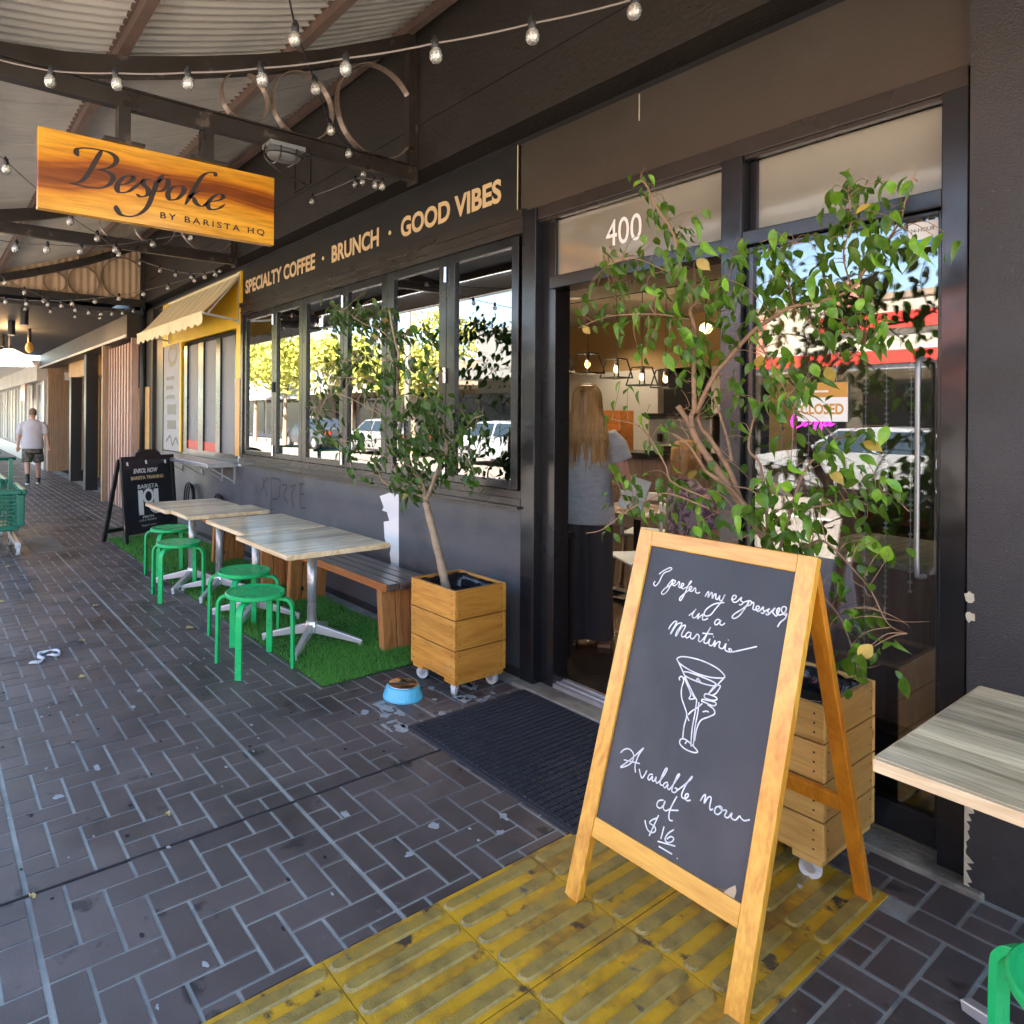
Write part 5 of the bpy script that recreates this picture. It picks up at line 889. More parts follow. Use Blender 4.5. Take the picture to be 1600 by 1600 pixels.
# ================================================================= PLANTERS
def caster(x, y, z, a, m, root, r=.034):
    c, s_ = math.cos(a), math.sin(a)
    w = MB(); w.tube([(x - s_ * -.012, y + c * -.012, r + .006), (x - s_ * .012, y + c * .012, r + .006)], r, 18); o = w.build('caster_wheel', m, root)
    w = MB(); w.tube([(x - s_ * -.016, y + c * -.016, r + .006), (x - s_ * .016, y + c * .016, r + .006)], r * .42, 12); w.build('wheel_hub', MT['galv'], o)
    f = MB()
    for q in (-.019, .019): f.beam((x - s_ * q, y + c * q, r + .004), (x - s_ * q + c * .018, y + c * q + s_ * .018, z - .004), .022, .003, up=(-s_, c, 0))
    f.box(x + c * .018 - .026, x + c * .018 + .026, y + s_ * .018 - .026, y + s_ * .018 + .026, z - .006, z); f.build('caster_fork', MT['galv'], root)
def planter(x0, x1, y0, y1, zb, zt_, rows, lab, mx, my, wm, grp, mark=False):
    rt = thing('wooden_planter', lab, 'planter', ((x0 + x1) / 2, (y0 + y1) / 2, 0), grp); h = (zt_ - zb) / rows; t = .02
    for k in range(rows):
        a, b = zb + k * h + .0025, zb + (k + 1) * h - .0025
        MB().box(x0, x1, y0, y0 + t, a, b).build('plank', MT[mx], rt, bevel=.003); MB().box(x0, x1, y1 - t, y1, a, b).build('plank', MT[mx], rt, bevel=.003)
        MB().box(x0, x0 + t, y0 + t, y1 - t, a, b).build('plank', MT[my], rt, bevel=.003); MB().box(x1 - t, x1 - .001, y0 + t, y1 - t, a, b).build('plank', MT[my], rt, bevel=.003)
        nl = MB()
        for px in (x0 + .03, x1 - .03):
            for pz in (a + .03, (a + b) / 2, b - .03): nl.lathe([(0, 0), (.0035, 0), (.0035, .0008), (0, .0008)], (0, 0, 0), 6); n0 = len(nl.v) - 24; nl.v[n0:] = [(px + v[0], y0 - v[2], pz + v[1]) for v in nl.v[n0:]]
        for py in (y0 + .035, y1 - .035):
            for pz in (a + .03, b - .03): nl.lathe([(0, 0), (.0035, 0), (.0035, .0008), (0, .0008)], (0, 0, 0), 6); n0 = len(nl.v) - 24; nl.v[n0:] = [(x1 - .001 + v[2], py + v[0], pz + v[1]) for v in nl.v[n0:]]
        nl.build('screw_head', MT['joint'], rt)
    MB().box(x0 + .03, x1 - .03, y0 + .03, y1 - .03, zb + .01, zt_ - .09).build('soil', MT['soil'], rt)
    MB().box(x0 + .01, x0 + .10, y0 + .01, y1 - .01, zb - .022, zb).build('base_batten', MT[mx], rt); MB().box(x1 - .10, x1 - .01, y0 + .01, y1 - .01, zb - .022, zb).build('base_batten', MT[mx], rt)
    bag = MB(); r = random.Random(int(x0 * 10)); P = []
    for k in range(48):
        a = 2 * math.pi * k / 48; sx = max(-1, min(1, 1.35 * math.cos(a))); sy = max(-1, min(1, 1.35 * math.sin(a))); P.append((sx, sy))
    cx, cy_ = (x0 + x1) / 2, (y0 + y1) / 2; hx, hy = (x1 - x0) / 2 - t - .002, (y1 - y0) / 2 - t - .002
    for ring, (sc, z) in enumerate(((1, zt_ - .10), (1, zt_ - .035), (.97, zt_ - .008), (.88, zt_ - .012), (.84, zt_ - .05), (.80, zt_ - .085))):
        for sx, sy in P: bag.v.append((cx + sx * hx * sc * (1 - r.random() * .03), cy_ + sy * hy * sc * (1 - r.random() * .03), z + r.uniform(-.008, .004)))
    for ring in range(5):
        for k in range(48): a = ring * 48 + k; b = ring * 48 + (k + 1) % 48; bag.f.append((a, b, b + 48, a + 48))
    bag.build('liner_bag', MT['bag'], rt, sm=True)
    for px, py, a in ((x0 + .05, y0 + .05, .6), (x1 - .06, y0 + .05, 3.53 if x0 > -2 else 2.2), (x1 - .06, y1 - .05, .3), (x0 + .05, y1 - .05, 1.2)): caster(px, py, zb - .022, a, wm, rt)
    return rt
clearw = mat('clear_caster_tyre', (.60, .62, .62), .25, var=.05); pl = planter(-3.215, -2.815, 2.31, 2.68, .098, .585, 3, 'left oiled pine planter box on casters beside the doorway', 'planter', 'plantery', clearw, 'square pine planter boxes on casters')
text('Gellof', (Vector((-2.814, 2.42, .115)), YW, ZW, XW), .13, .022, MT['bench'], pl, name='faint_stamp', t=.0005, shear=.2) if False else None
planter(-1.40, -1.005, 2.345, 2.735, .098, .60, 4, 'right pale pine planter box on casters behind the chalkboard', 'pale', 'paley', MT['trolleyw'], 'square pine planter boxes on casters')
# ================================================================= TREES
def leafmesh(w, h, fold, curl):
    P = [(0, 0), (.22, .10), (.42, .27), (.50, .45), (.42, .66), (.22, .84), (.05, .95), (0, 1.08)]; m = MB()
    for x, y in P: 
        z = -curl * y * y * h; m.v.append((0, y * h, z))
        m.v.append((x * w, y * h, z + fold * x * w)); m.v.append((-x * w, y * h, z + fold * x * w))
    for i in range(len(P) - 1): a, b = i * 3, i * 3 + 3; m.f += [(a, a + 1, b + 1, b), (b, b + 2, a + 2, a)]
    return m
def tree(lab, B_, L_, mleaf, lsize, extra, seed, barkbase, bark, grp):
    r = random.Random(seed); base = Vector(B_[0][2:5]) / 1000
    rt = thing('potted_fig_tree', lab, 'tree', (base.x, base.y, base.z - .02), grp)
    nodes = []
    for bi, b in enumerate(B_):
        P = [Vector(b[i:i + 3]) / 1000 for i in range(2, len(b), 3)]
        if bi: P = [P[0]] + [p + Vector((r.uniform(-1, 1), r.uniform(-1, 1), r.uniform(-1, 1))) * .006 for p in P[1:-1]] + [P[-1]]
        Q = smooth([tuple(p) for p in P], 5); nQ = len(Q); R_ = [.80 * (b[0] + (b[1] - b[0]) * i / (nQ - 1)) / 1000 * (1 + .08 * math.sin(i * 1.7)) for i in range(nQ)]
        MB().tube(Q, R_, 10 if bi < 4 else 6).build('trunk' if bi == 0 else 'branch', MT[barkbase] if bi == 0 else MT[bark], rt, sm=True)
        if bi: nodes += [Vector(q) for q in Q[2:]]
    pts = [Vector(L_[i:i + 3]) / 1000 for i in range(0, len(L_), 3)]
    var = [leafmesh(lsize * w_, lsize * h_, f, c) for w_, h_, f, c in ((.52, 1, .35, .35), (.46, 1.05, .6, .6), (.6, .9, .2, .15), (.42, 1.0, .9, 1.0), (.5, .7, .3, .5))]
    mes = []
    for v in var: me = bpy.data.meshes.new('leaf'); me.from_pydata(v.v, [], v.f); me.materials.append(MT[mleaf]); me.polygons.foreach_set('use_smooth', [True] * len(me.polygons)); mes.append(me)
    dry = mes[2].copy(); dry.materials.clear(); dry.materials.append(MT['leafdry'])
    tw = MB(); st = MB(); cnt = 0
    def orient(p):
        az = r.random() * 6.28; dr = r.uniform(.35, 1.35); d = Vector((math.cos(az) * math.cos(dr), math.sin(az) * math.cos(dr), -math.sin(dr)))
        nrm = Vector((r.uniform(-.6, .6), -1 + r.uniform(-.2, .5), .75 + r.uniform(-.4, .5))); x = d.cross(nrm).normalized(); nz = x.cross(d)
        return Matrix((x, d, nz)).transposed(), r.uniform(.72, 1.12)
    for i, p in enumerate(pts):
        nn = min(nodes, key=lambda q: (q - p).length_squared); rot, sc = orient(p); top = p - rot.col[1] * lsize * sc * .5
        if (nn - p).length > .02:
            mid = (nn + top) / 2 + Vector((r.uniform(-.02, .02), r.uniform(-.02, .02), (nn - p).length * .12)); tw.tube(smooth([tuple(nn), tuple(mid), tuple(top)], 4), [.0018, .0017, .0016, .0015, .0014, .0013, .0012, .0011, .001], 4)
        if cnt < 298:
            o = bpy.data.objects.new('leaf', dry if r.random() < .035 else r.choice(mes)); COL.objects.link(o); o.parent = rt; o.matrix_local = Matrix.Translation(top - rt.location) @ (rot.to_4x4() @ Matrix.Scale(sc, 4)); cnt += 1
        for k in range(extra):
            q0 = nn.lerp(p, r.uniform(.3, 1.0)) + Vector((r.gauss(0, .03), r.gauss(0, .035), r.gauss(0, .03))); q0.y = min(q0.y, 2.79); rot, sc = orient(q0); v = r.choice(var); sc *= r.uniform(.55, .95)
            vs = [q0 + rot @ (Vector(a) * sc) for a in v.v]; vs = [Vector((a.x, min(a.y, 2.80), a.z)) for a in vs]
            if k < extra - 0: st.add(vs, v.f)
    for k in range(70):
        q = r.choice(nodes); az = r.random() * 6.28; L = r.uniform(.05, .16); d = Vector((math.cos(az), math.sin(az) * .6, r.uniform(-.8, .5))).normalized(); P = [q]; 
        for j in range(5): d = (d + Vector((r.gauss(0, .35), r.gauss(0, .3), r.gauss(0, .35)))).normalized(); P.append(P[-1] + d * L / 5)
        if all(2.0 < p.y < 2.79 for p in P): tw.tube(smooth([tuple(p) for p in P], 3), [.0017 * (1 - .045 * j) for j in range(16)], 4)
    tw.build('twig', MT[bark], rt, kind='stuff'); st.build('leaf_mass', MT[mleaf], rt, kind='stuff', sm=True)
    return rt
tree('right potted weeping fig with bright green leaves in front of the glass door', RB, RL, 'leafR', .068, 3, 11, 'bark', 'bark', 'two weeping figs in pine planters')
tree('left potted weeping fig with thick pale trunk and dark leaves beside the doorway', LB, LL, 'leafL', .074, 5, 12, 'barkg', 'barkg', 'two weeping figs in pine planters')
# ================================================================= CHALKBOARD A-FRAME
bd = thing('chalkboard_sign', 'varnished timber A-frame chalkboard with handwritten martini message', 'chalkboard', (-1.18, 2.04, 0))
Vb = Vector((0, .38, 1.13)).normalized(); Nb = Vector((0, -Vb.z, Vb.y)); O_ = Vector((0, 1.66, 0)); LEN = 1.192
def slab(m, x0, x1, v0, v1, n0, n1, Vx=Vb, Nx=Nb, O=O_):
    vs = []
    for n_ in (n0, n1):
        for x, v in ((x0, v0), (x1, v0), (x1, v1), (x0, v1)): vs.append(O + XW * x + Vx * v + Nx * n_)
    return m.add(vs, [(3, 2, 1, 0), (4, 5, 6, 7), (0, 1, 5, 4), (1, 2, 6, 5), (2, 3, 7, 6), (3, 0, 4, 7)])
XL, XR, wf = -1.475, -.895, .052
slab(MB(), XL, XL + wf, .008, LEN, -.030, 0).build('front_leg', MT['frame'], bd, bevel=.003); slab(MB(), XR - wf, XR, .008, LEN, -.030, 0).build('front_leg', MT['frame'], bd, bevel=.003)
slab(MB(), XL + wf, XR - wf, LEN - wf, LEN, -.028, 0).build('top_rail', MT['framex'], bd, bevel=.003); slab(MB(), XL + wf, XR - wf, .205, .265, -.028, -.002).build('bottom_rail', MT['framex'], bd, bevel=.003)
bf = slab(MB(), XL + wf, XR - wf, .265, LEN - wf, -.022, -.010).build('board_face', MT['chalk'], bd)
fb = (O_ - Nb * .010, XW, Vb, Nb); m = MB()
for s in CHALK: m.ribbon([(s[i] / 1000, s[i + 1] / 1000) for i in range(0, len(s), 2)], fb, .0039, .0009)
m.build('handwriting', MT['chalkmark'], bf, kind='stuff')
for s in PEEL:
    P = [(max(XL + wf, min(XR - wf, s[i] / 1000)), max(.2652, s[i + 1] / 1000)) for i in range(0, len(s), 2)]; MB().prism(P, fb, 0, .0008).build('peeled_patch', MT['ply'], bf)
Vk = Vector((0, -.38, 1.10)).normalized(); Nk = Vector((0, Vk.z, -Vk.y)); Nk = Vector((0, Vk.z, .38 / 1.163)); Ok = Vector((0, 2.445, 0)); LK = 1.15
for a, b in ((XL + .004, XL + .048), (XR - .048, XR - .004)): slab(MB(), a, b, .010, LK, -.026, 0, Vk, Nk, Ok).build('back_leg', MT['frameb'], bd, bevel=.003)
slab(MB(), XL + .048, XR - .048, .33, .385, -.024, -.004, Vk, Nk, Ok).build('back_rail', MT['frameb'], bd, bevel=.003)
slab(MB(), XL + .048, XR - .048, LK - .05, LK, -.024, -.004, Vk, Nk, Ok).build('back_rail', MT['frameb'], bd, bevel=.003)
# ================================================================= BLACK MENU BOARD
A0, A1 = Vector((-8.20, 1.89, .0)), Vector((-8.56, 2.59, .0)); U = (A1 - A0).normalized(); Nn = Vector((U.y, -U.x, 0)); BW = (A1 - A0).length
eb = thing('advertising_board', 'black A-frame board advertising barista training, standing on the green mat', 'advertising board', (-8.5, 2.15, .012))
lean = (ZW * .99 - Nn * .09).normalized(); Nf = U.cross(lean) * -1
if Nf.dot(Vector((1, -.3, 0))) < 0: Nf = -Nf
def aboard(O, Vv, Nx, nm, top=1.0):
    m = MB()
    for u0, u1, v0, v1 in ((0, .05, 0, top), (BW - .05, BW, 0, top), (.05, BW - .05, top - .05, top), (.05, BW - .05, .10, .15)):
        vs = []
        for n_ in (-.015, .015):
            for a, b in ((u0, v0), (u1, v0), (u1, v1), (u0, v1)): vs.append(O + U * a + Vv * b + Nx * n_)
        m.add(vs, [(3, 2, 1, 0), (4, 5, 6, 7), (0, 1, 5, 4), (1, 2, 6, 5), (2, 3, 7, 6), (3, 0, 4, 7)])
    m.build(nm, MT['black'], eb, bevel=.004)
O1 = A0 + ZW * .016; aboard(O1, lean, Nf, 'front_frame')
k2 = (ZW * .97 + Nn * .24).normalized(); aboard(O1 - Nn * .38, k2, Nf, 'rear_frame')
m = MB().prism([(.05, .15), (BW - .05, .15), (BW - .05, .95), (.05, .95)], (O1, U, lean, Nf), -.01, .004); fc = m.build('board_face', MT['blackply'], eb)
P = [(BW / 2 + .19 * math.cos(a * math.pi / 12), 1.0 + .075 * math.sin(a * math.pi / 12)) for a in range(13)]
MB().prism(P, (O1, U, lean, Nf), -.012, .012).build('carry_handle', MT['black'], eb)
FE = lambda u, v: (O1 + U * u + lean * v + Nf * .004, U, lean, Nf)
text('ENROL NOW', FE(.17, .80), .36, .055, MT['white'], fc, bold=.03, shear=.25); text('BARISTA TRAINING', FE(.13, .725), .48, .042, MT['gold'], fc, bold=.03)
text('BARISTA', FE(.22, .615), .30, .05, MT['white'], fc, bold=.01); text('PERTH', FE(.27, .27), .16, .028, MT['white'], fc, bold=.02); text('CAFE & TRAINING', FE(.21, .235), .26, .022, MT['white'], fc)
text('*Enquire within', FE(.24, .17), .22, .028, MT['white'], fc)
m = MB()
for a, b, c, d in ((.22, .29, .31, .60), (.45, .52, .31, .60), (.22, .27, .31, .33)): m.prism([(a, c), (b, c), (b, d), (a, d)], (O1, U, lean, Nf), .0045, .006)
m.ribbon([(.37 + .065 * math.cos(k / 16 * 6.283), .52 + .075 * math.sin(k / 16 * 6.283)) for k in range(17)], (O1, U, lean, Nf), .035, .006); m.ribbon([(.37, .45), (.40, .37), (.45, .33)], (O1, U, lean, Nf), .035, .0062)
m.build('cup_logo', MT['white'], fc, kind='stuff')
for u, v in ((.08, .90), (.35, .91), (.64, .90)): MB().prism([(u, v), (u + .025, v - .01), (u + .02, v + .04), (u - .005, v + .035)], (O1, U, lean, Nf), .0045, .008).build('clip', MT['white'], fc)
# ================================================================= DOG BOWL, LITTER
db = thing('dog_bowl', 'sky blue plastic dog bowl with steel insert on the paving', 'dog bowl', (-3.02, 2.12, .004))
MB().lathe([(.108, .004), (.108, .012), (.088, .066), (.080, .070), (.072, .066), (.095, .014)], (-3.02, 2.12, 0), 36).build('outer_bowl', MT['blue'], db, sm=False)
MB().lathe([(.080, .070), (.083, .075), (.076, .075), (.064, .048), (.05, .030), (0, .028)], (-3.02, 2.12, 0), 32).build('steel_bowl', MT['chrome'], db, sm=True)
MB().prism([(-.028, 0), (.028, 0), (.030, .010), (.012, .016), (.014, .024), (0, .030), (-.014, .024), (-.012, .016), (-.03, .010)], (Vector((-2.945, 2.055, .010)), Vector((.7, .7, 0)), Vector((-.18, .18, .97)), Vector((.7, -.7, .25))), .0, .003).build('bone_notch', MT['joint'], db)
GG = lambda q: [G(45 * 0 + u / 4, 800 + v / 4) for u, v in q]
def G(px, py, z=0): d = ray(px, py); t = (z - 1.52) / d.z; return (d.x * t, d.y * t)
m = MB(); P = smooth(GG([(180, 960), (235, 948), (272, 930), (245, 912), (250, 890), (300, 882), (340, 872), (372, 890), (340, 908), (300, 902)]), 4)
m.tube([(x, y, .012 + .004 * math.sin(i)) for i, (x, y) in enumerate(P)], [.006 + .010 * abs(math.sin(i * .45)) for i in range(len(P))], 7, ell=(1, .6))
m.build('crumpled_napkin', MT['napkin'], None, sm=True, label='twisted strip of white paper lying on the paving at the left', cat='litter')
def G(px, py, z=0): d = ray(px, py); t = (z - 1.52) / d.z; return (d.x * t, d.y * t)
for i, (px, py, s, lab) in enumerate([(296, 983, .05, 'curled dry leaf on the paving beside the nearest green stools'), (128, 1003, .035, 'small dry leaf on the paving left of the stools, in the upper pair'), (127, 1060, .035, 'small dry yellow leaf on the paving just below the upper one'), (150, 948, .035, 'small brown leaf on the paving in line with the far stools'), (262, 1276, .022, 'tiny dry leaf on the paving just above the dark joint'), (12, 887, .05, 'pair of dry leaves beside the trolley wheel'), (2, 942, .04, 'dry leaf at the left edge of the paving'), (50, 1404, .02, 'tiny yellow leaf lying on the dark joint'), (125, 912, .03, 'long thin leaf farther up the paving, left of the stools')]):
    x, y = G(px, py); r = random.Random(i); m = MB(); c = (x, y, .012); Pp = []
    for k in range(9): a = k * .698; q = s * r.uniform(.5, 1.0); Pp.append((x + math.cos(a) * q, y + math.sin(a) * q * .7, .006 + r.random() * .014))
    m.v = [c] + Pp; m.f = [(0, 1 + k, 1 + (k + 1) % 9) for k in range(9)]; m.build('fallen_leaf', MT['straw'], None, label=lab, cat='leaf')
x, y = G(1249, 1389); MB().lathe([(0, .004), (.008, .004), (.009, .012), (.004, .016), (0, .016)], (x, y, 0), 8).build('small_bolt', MT['galv'], None, label='small metal bolt lying on the yellow tactile tiles', cat='bolt')
ct_ = MB().box(-9.3, -8.3, 1.0, 1.32, .004, .010)  .build('metal_cover', MT['asphalt'], None, label='flat dark service cover in the paving beyond the trolleys', cat='cover plate')
# ================================================================= TROLLEYS
def trolley(x, y, lab, hh=0):
    rt = thing('shopping_trolley', lab, 'shopping trolley', (x, y, 0), 'green shopping trolleys at the left edge')
    L, Wd = .80, .50; x1 = x; ye = y; m = MB()
    def ringpt(t, z, sh): 
        pass
    zb, ztp = .30, .655
    # basket walls as a lattice
    cor = lambda z: [(x + .42 - .0 * z + (z - zb) * .25, ye - (z - zb) * .12 + .0), (x + .42 + (z - zb) * .25, ye - Wd + (z - zb) * .0 - .0), (x - .42, ye - Wd), (x - .42, ye)]
    q = MB()
    for z in np.linspace(zb + .02, ztp - .02, 9):
        s_ = (z - zb) / (ztp - zb); ax, bx, ay, by = x - .38 - .05 * s_, x + .34 + .08 * s_, ye - Wd - .02 * s_, ye - .06 + .05 * s_
        q.box(ax, bx, by - .008, by, z - .006, z + .006); q.box(ax, bx, ay, ay + .008, z - .006, z + .006); q.box(bx - .008, bx, ay, by, z - .006, z + .006); q.box(ax, ax + .008, ay, by, z - .006, z + .006)
    for k in range(22):
        xx = x - .38 + k * .034; q.beam((xx, ye - .064, zb), (xx, ye - .014, ztp), .009, .008); q.beam((xx, ye - Wd, zb), (xx, ye - Wd - .02, ztp), .009, .008)
    for k in range(14):
        yy = ye - Wd + k * .034; q.beam((x + .338, yy, zb), (x + .418, yy, ztp), .008, .009)
    q.build('lattice', MT['trolleyg'], rt)
    q = MB(); q.box(x - .45, x + .44, ye - .03, ye + .012, ztp, ztp + .055); q.box(x - .45, x + .44, ye - Wd - .04, ye - Wd, ztp, ztp + .055); q.box(x + .40, x + .44, ye - Wd, ye - .03, ztp, ztp + .055)
    q.box(x - .40, x + .36, ye - Wd, ye - .05, zb - .03, zb + .02); q.box(x + .33, x + .42, ye - .075, ye - .005, zb + .02, ztp); q.build('basket_rim', MT['trolleyg'], rt, bevel=.012)
    q = MB(); q.beam((x - .45, ye - .06, .15), (x + .40, ye - .06, .12), .05, .04); q.beam((x - .45, ye - Wd + .02, .15), (x + .40, ye - Wd + .02, .12), .05, .04); q.build('chassis', MT['trolleyw'], rt, bevel=.008); q = MB(); q.beam((x - .40, ye - .06, .15), (x - .42, ye - .06, .98), .04, .04); q.beam((x - .40, ye - Wd + .02, .15), (x - .42, ye - Wd + .02, .98), .04, .04); q.build('handle_post', MT['trolleyg'], rt)
    MB().tube([(x - .48, ye - Wd, .98), (x - .48, ye, .98)], .018, 10).build('push_handle', MT['trolleyg'], rt, sm=True)
    for wx, wy in ((x + .34, ye - .06), (x + .34, ye - Wd + .02), (x - .36, ye - .06), (x - .36, ye - Wd + .02)):
        w = MB(); w.tube([(wx, wy - .016, .062), (wx, wy + .016, .062)], .058, 20); wo_ = w.build('wheel', MT['trolleyw'], rt); w = MB(); w.tube([(wx, wy - .018, .062), (wx, wy + .018, .062)], .036, 16); w.build('wheel_disc', MT['tyre'], wo_); MB().box(wx - .02, wx + .03, wy - .024, wy + .024, .085, .13).build('fork', MT['trolleyw'], rt)
trolley(-8.64, .90, 'green plastic shopping trolley cut off at the left edge, nearer one')
trolley(-10.05, .86, 'farther green shopping trolley showing just behind the nearer one')
# ================================================================= PEOPLE
def remesh(o, vox=.012, it=4):
    a = o.modifiers.new('remesh', 'REMESH'); a.mode = 'VOXEL'; a.voxel_size = vox; a.use_smooth_shade = True
    s_ = o.modifiers.new('smooth', 'SMOOTH'); s_.iterations = it; s_.factor = .6
def person(name_label, cat, x, y, h, face, pose):
    """face: heading angle (direction the person looks); builds in local axes then rotates: local +Y is forward"""
    rt = thing('person', name_label, cat, (x, y, pose.get('z', .03))); s = h / 1.72
    def T(p): 
        c, q = math.cos(face - math.pi / 2), math.sin(face - math.pi / 2); X_, Y_, Z_ = p[0] * s, p[1] * s, p[2] * s
        return (x + X_ * c - Y_ * q, y + X_ * q + Y_ * c, pose.get('z', .03) + Z_)
    def fin(mb, nm, mt_, vox, parent=rt, it=4, lab=None):
        mb.v = [T(v) for v in mb.v]; o = mb.build(nm, MT[mt_], parent, label=lab, fixn=True); 
        if vox: remesh(o, vox, it)
        return o
    P = pose; body = MB()
    # head: skull, face, nose, ears, jaw
    hz = 1.60
    body.loft([(0, .012, hz - .115, .03, .035), (0, .012, hz - .10, .052, .060), (0, .008, hz - .05, .064, .082), (0, .0, hz, .073, .094), (0, -.005, hz + .05, .072, .092), (0, -.01, hz + .09, .055, .070), (0, -.01, hz + .112, .02, .03)], 20)
    body.loft([(0, .085, hz - .045, .014, .014), (0, .096, hz - .025, .012, .016), (0, .084, hz + .02, .007, .01)], 8)
    for sx in (-1, 1): body.loft([(sx * .074, -.005, hz - .03, .006, .012), (sx * .079, -.008, hz, .008, .018), (sx * .076, -.008, hz + .03, .006, .012)], 8)
    body.loft([(0, -.012, 1.40, .062, .056), (0, -.006, 1.46, .050, .052), (0, 0, 1.53, .050, .055)], 14)
    for nm, a, b, r0, r1 in P['limbs']:
        body.tube([a, tuple((Vector(a) + Vector(b)) / 2 + Vector((0, 0, 0))), b], [r0, (r0 + r1) / 2 * 1.04, r1], 12)
    tz = P.get('torso', [(0, 0, .86, .150, .105), (0, -.0, .96, .155, .11), (0, .0, 1.08, .128, .095), (0, 0, 1.22, .150, .105), (0, 0, 1.34, .165, .10), (0, -.01, 1.41, .12, .075), (0, -.01, 1.44, .06, .055)])
    body.loft(tz, 20)
    for hp, dv in P.get('hands', []):
        hp, dv = Vector(hp), Vector(dv).normalized(); sd_ = dv.cross(Vector((0, 1, 0))); sd_ = sd_.normalized() if sd_.length > .1 else Vector((1, 0, 0)); up_ = sd_.cross(dv)
        body.beam(hp - dv * .01, hp + dv * .085, .062, .026, up=tuple(up_), w2=.078, h2=.022)
        for k in range(4):
            b0 = hp + dv * .08 + sd_ * (-.028 + .019 * k); L = (.062, .072, .068, .052)[k]
            body.tube([b0, b0 + dv * L * .5 + up_ * .006, b0 + dv * L * .9 + up_ * .022], [.0092, .0085, .0072], 6)
        b0 = hp + dv * .025 + sd_ * .036; body.tube([b0, b0 + sd_ * .022 + dv * .03, b0 + sd_ * .024 + dv * .06 + up_ * .01], [.011, .0098, .008], 6)
    fin(body, 'body', P.get('skin', 'skin'), P.get('vox', .011))
    return rt, fin, T
# woman in the doorway, seen from behind
WL = dict(limbs=[('ual', (-.175, -.0, 1.37), (-.235, -.01, 1.08), .045, .040), ('fal', (-.235, -.01, 1.08), (-.17, .21, 1.08), .038, .026), ('uar', (.175, 0, 1.37), (.250, -.01, 1.06), .047, .043), ('far', (.250, -.01, 1.06), (.15, .22, 1.05), .040, .026),
                 ('tl', (-.085, 0, .90), (-.09, .0, .48), .085, .055), ('cl', (-.09, 0, .48), (-.10, -.02, .08), .052, .036), ('tr', (.085, 0, .90), (.09, .02, .48), .085, .055), ('cr', (.09, .02, .48), (.11, .0, .08), .052, .036),
                 ('fl', (-.10, -.05, .045), (-.11, .12, .03), .034, .028), ('fr', (.11, -.03, .045), (.15, .14, .03), .034, .028)],
          hands=[((-.17, .21, 1.08), (.45, .8, -.1)), ((.15, .22, 1.05), (-.4, .85, -.1))])
HD = rad(128)
wr, fin, T = person('woman with long blonde hair and grey T-shirt standing in the doorway, back turned', 'person', -2.99, 3.56, 1.70, HD, WL)
tee = MB(); tee.loft([(0, -.005, .80, .190, .135), (0, -.005, .90, .182, .128), (0, 0, 1.04, .162, .115), (0, 0, 1.20, .170, .120), (0, 0, 1.33, .190, .115), (0, -.008, 1.405, .150, .09), (0, -.012, 1.45, .075, .066)], 26)
for sx in (-1, 1): tee.tube([(sx * .13, 0, 1.385), (sx * .195, .0, 1.31), (sx * .232, .005, 1.215)], [.062, .070, .064], 16)
fin(tee, 'tshirt', 'tee', .012, it=3)
sk = MB()
for sx, dy in ((-1, -.01), (1, .01)): sk.loft([(sx * .078, dy, .045, .105, .115), (sx * .078, dy, .2, .098, .108), (sx * .078, dy, .5, .095, .105), (sx * .075, 0, .75, .098, .118), (sx * .060, 0, .90, .105, .118)], 24)
fin(sk, 'wide_trousers', 'skirt', .012, it=3)
hr = MB(); r = random.Random(3)
hr.loft([(0, -.035, 1.33, .100, .045), (0, -.035, 1.42, .112, .060), (0, -.03, 1.52, .108, .088), (0, -.018, 1.60, .096, .108), (0, -.015, 1.66, .088, .104), (0, -.015, 1.705, .065, .08), (0, -.015, 1.722, .03, .04)], 28)
hr.v = [(v[0], v[1] if v[1] < .045 else .045 + (v[1] - .045) * .3, v[2]) for v in hr.v]
fin(hr, 'hair', 'hair', 0)
st = MB()
for k in range(300):
    a = r.uniform(math.pi * 1.0, math.pi * 2.0); x0, y0 = math.cos(a) * .092, math.sin(a) * .10 - .012; L = r.uniform(.9, 1.0); zend = r.choice([1.24, 1.28, 1.21, 1.18, 1.32]) + r.uniform(-.03, .03) + (.05 if abs(x0) > .07 else 0)
    cl_ = round(x0 / .04) * .04; x1 = x0 * 1.45 + (cl_ - x0) * .6 + r.gauss(0, .010); P = [(x0 * .55, y0 * .55 - .01, 1.715), (x0 * .98, y0 * .98 - .006, 1.66), (x0 * 1.1, y0 * 1.05 - .008, 1.55), (x0 * 1.34 + .010 * math.sin(k), -.055 + y0 * .35 - .022, 1.44), (x0 * 1.36 + .014 * math.sin(k * 2.1 + 1), -.07 + y0 * .3 - .024, 1.38), (x1, -.085 - r.random() * .03 - .02, 1.33), (x1 * 1.05 + .012 * math.sin(k * 1.3) + r.gauss(0, .008), -.098 - r.random() * .02 - .012, zend)]
    P = smooth(P, 3); n_ = len(P); st.tube(P, [.0062 * (1 - .75 * (i / n_) ** 2) * L for i in range(n_)], 5, ell=(1, .6))
fin(st, 'hair_strands', 'hair', 0)
for sx, dy, dx in ((-1, .035, 0), (1, .055, .02)): q = MB(); q.box(sx * .10 + dx - .04, sx * .10 + dx + .04, dy - .13, dy + .13, .002, .02); fin(q, 'sandal_sole', 'sandal', 0); q = MB(); q.tube([(sx * .10 + dx - .042, dy + .04, .02), (sx * .10 + dx, dy + .03, .072), (sx * .10 + dx + .042, dy + .04, .02)], .009, 6); q.tube([(sx * .10 + dx - .04, dy - .09, .03), (sx * .10 + dx, dy - .125, .07), (sx * .10 + dx + .04, dy - .09, .03)], .008, 6); fin(q, 'sandal_strap', 'sandal', 0)
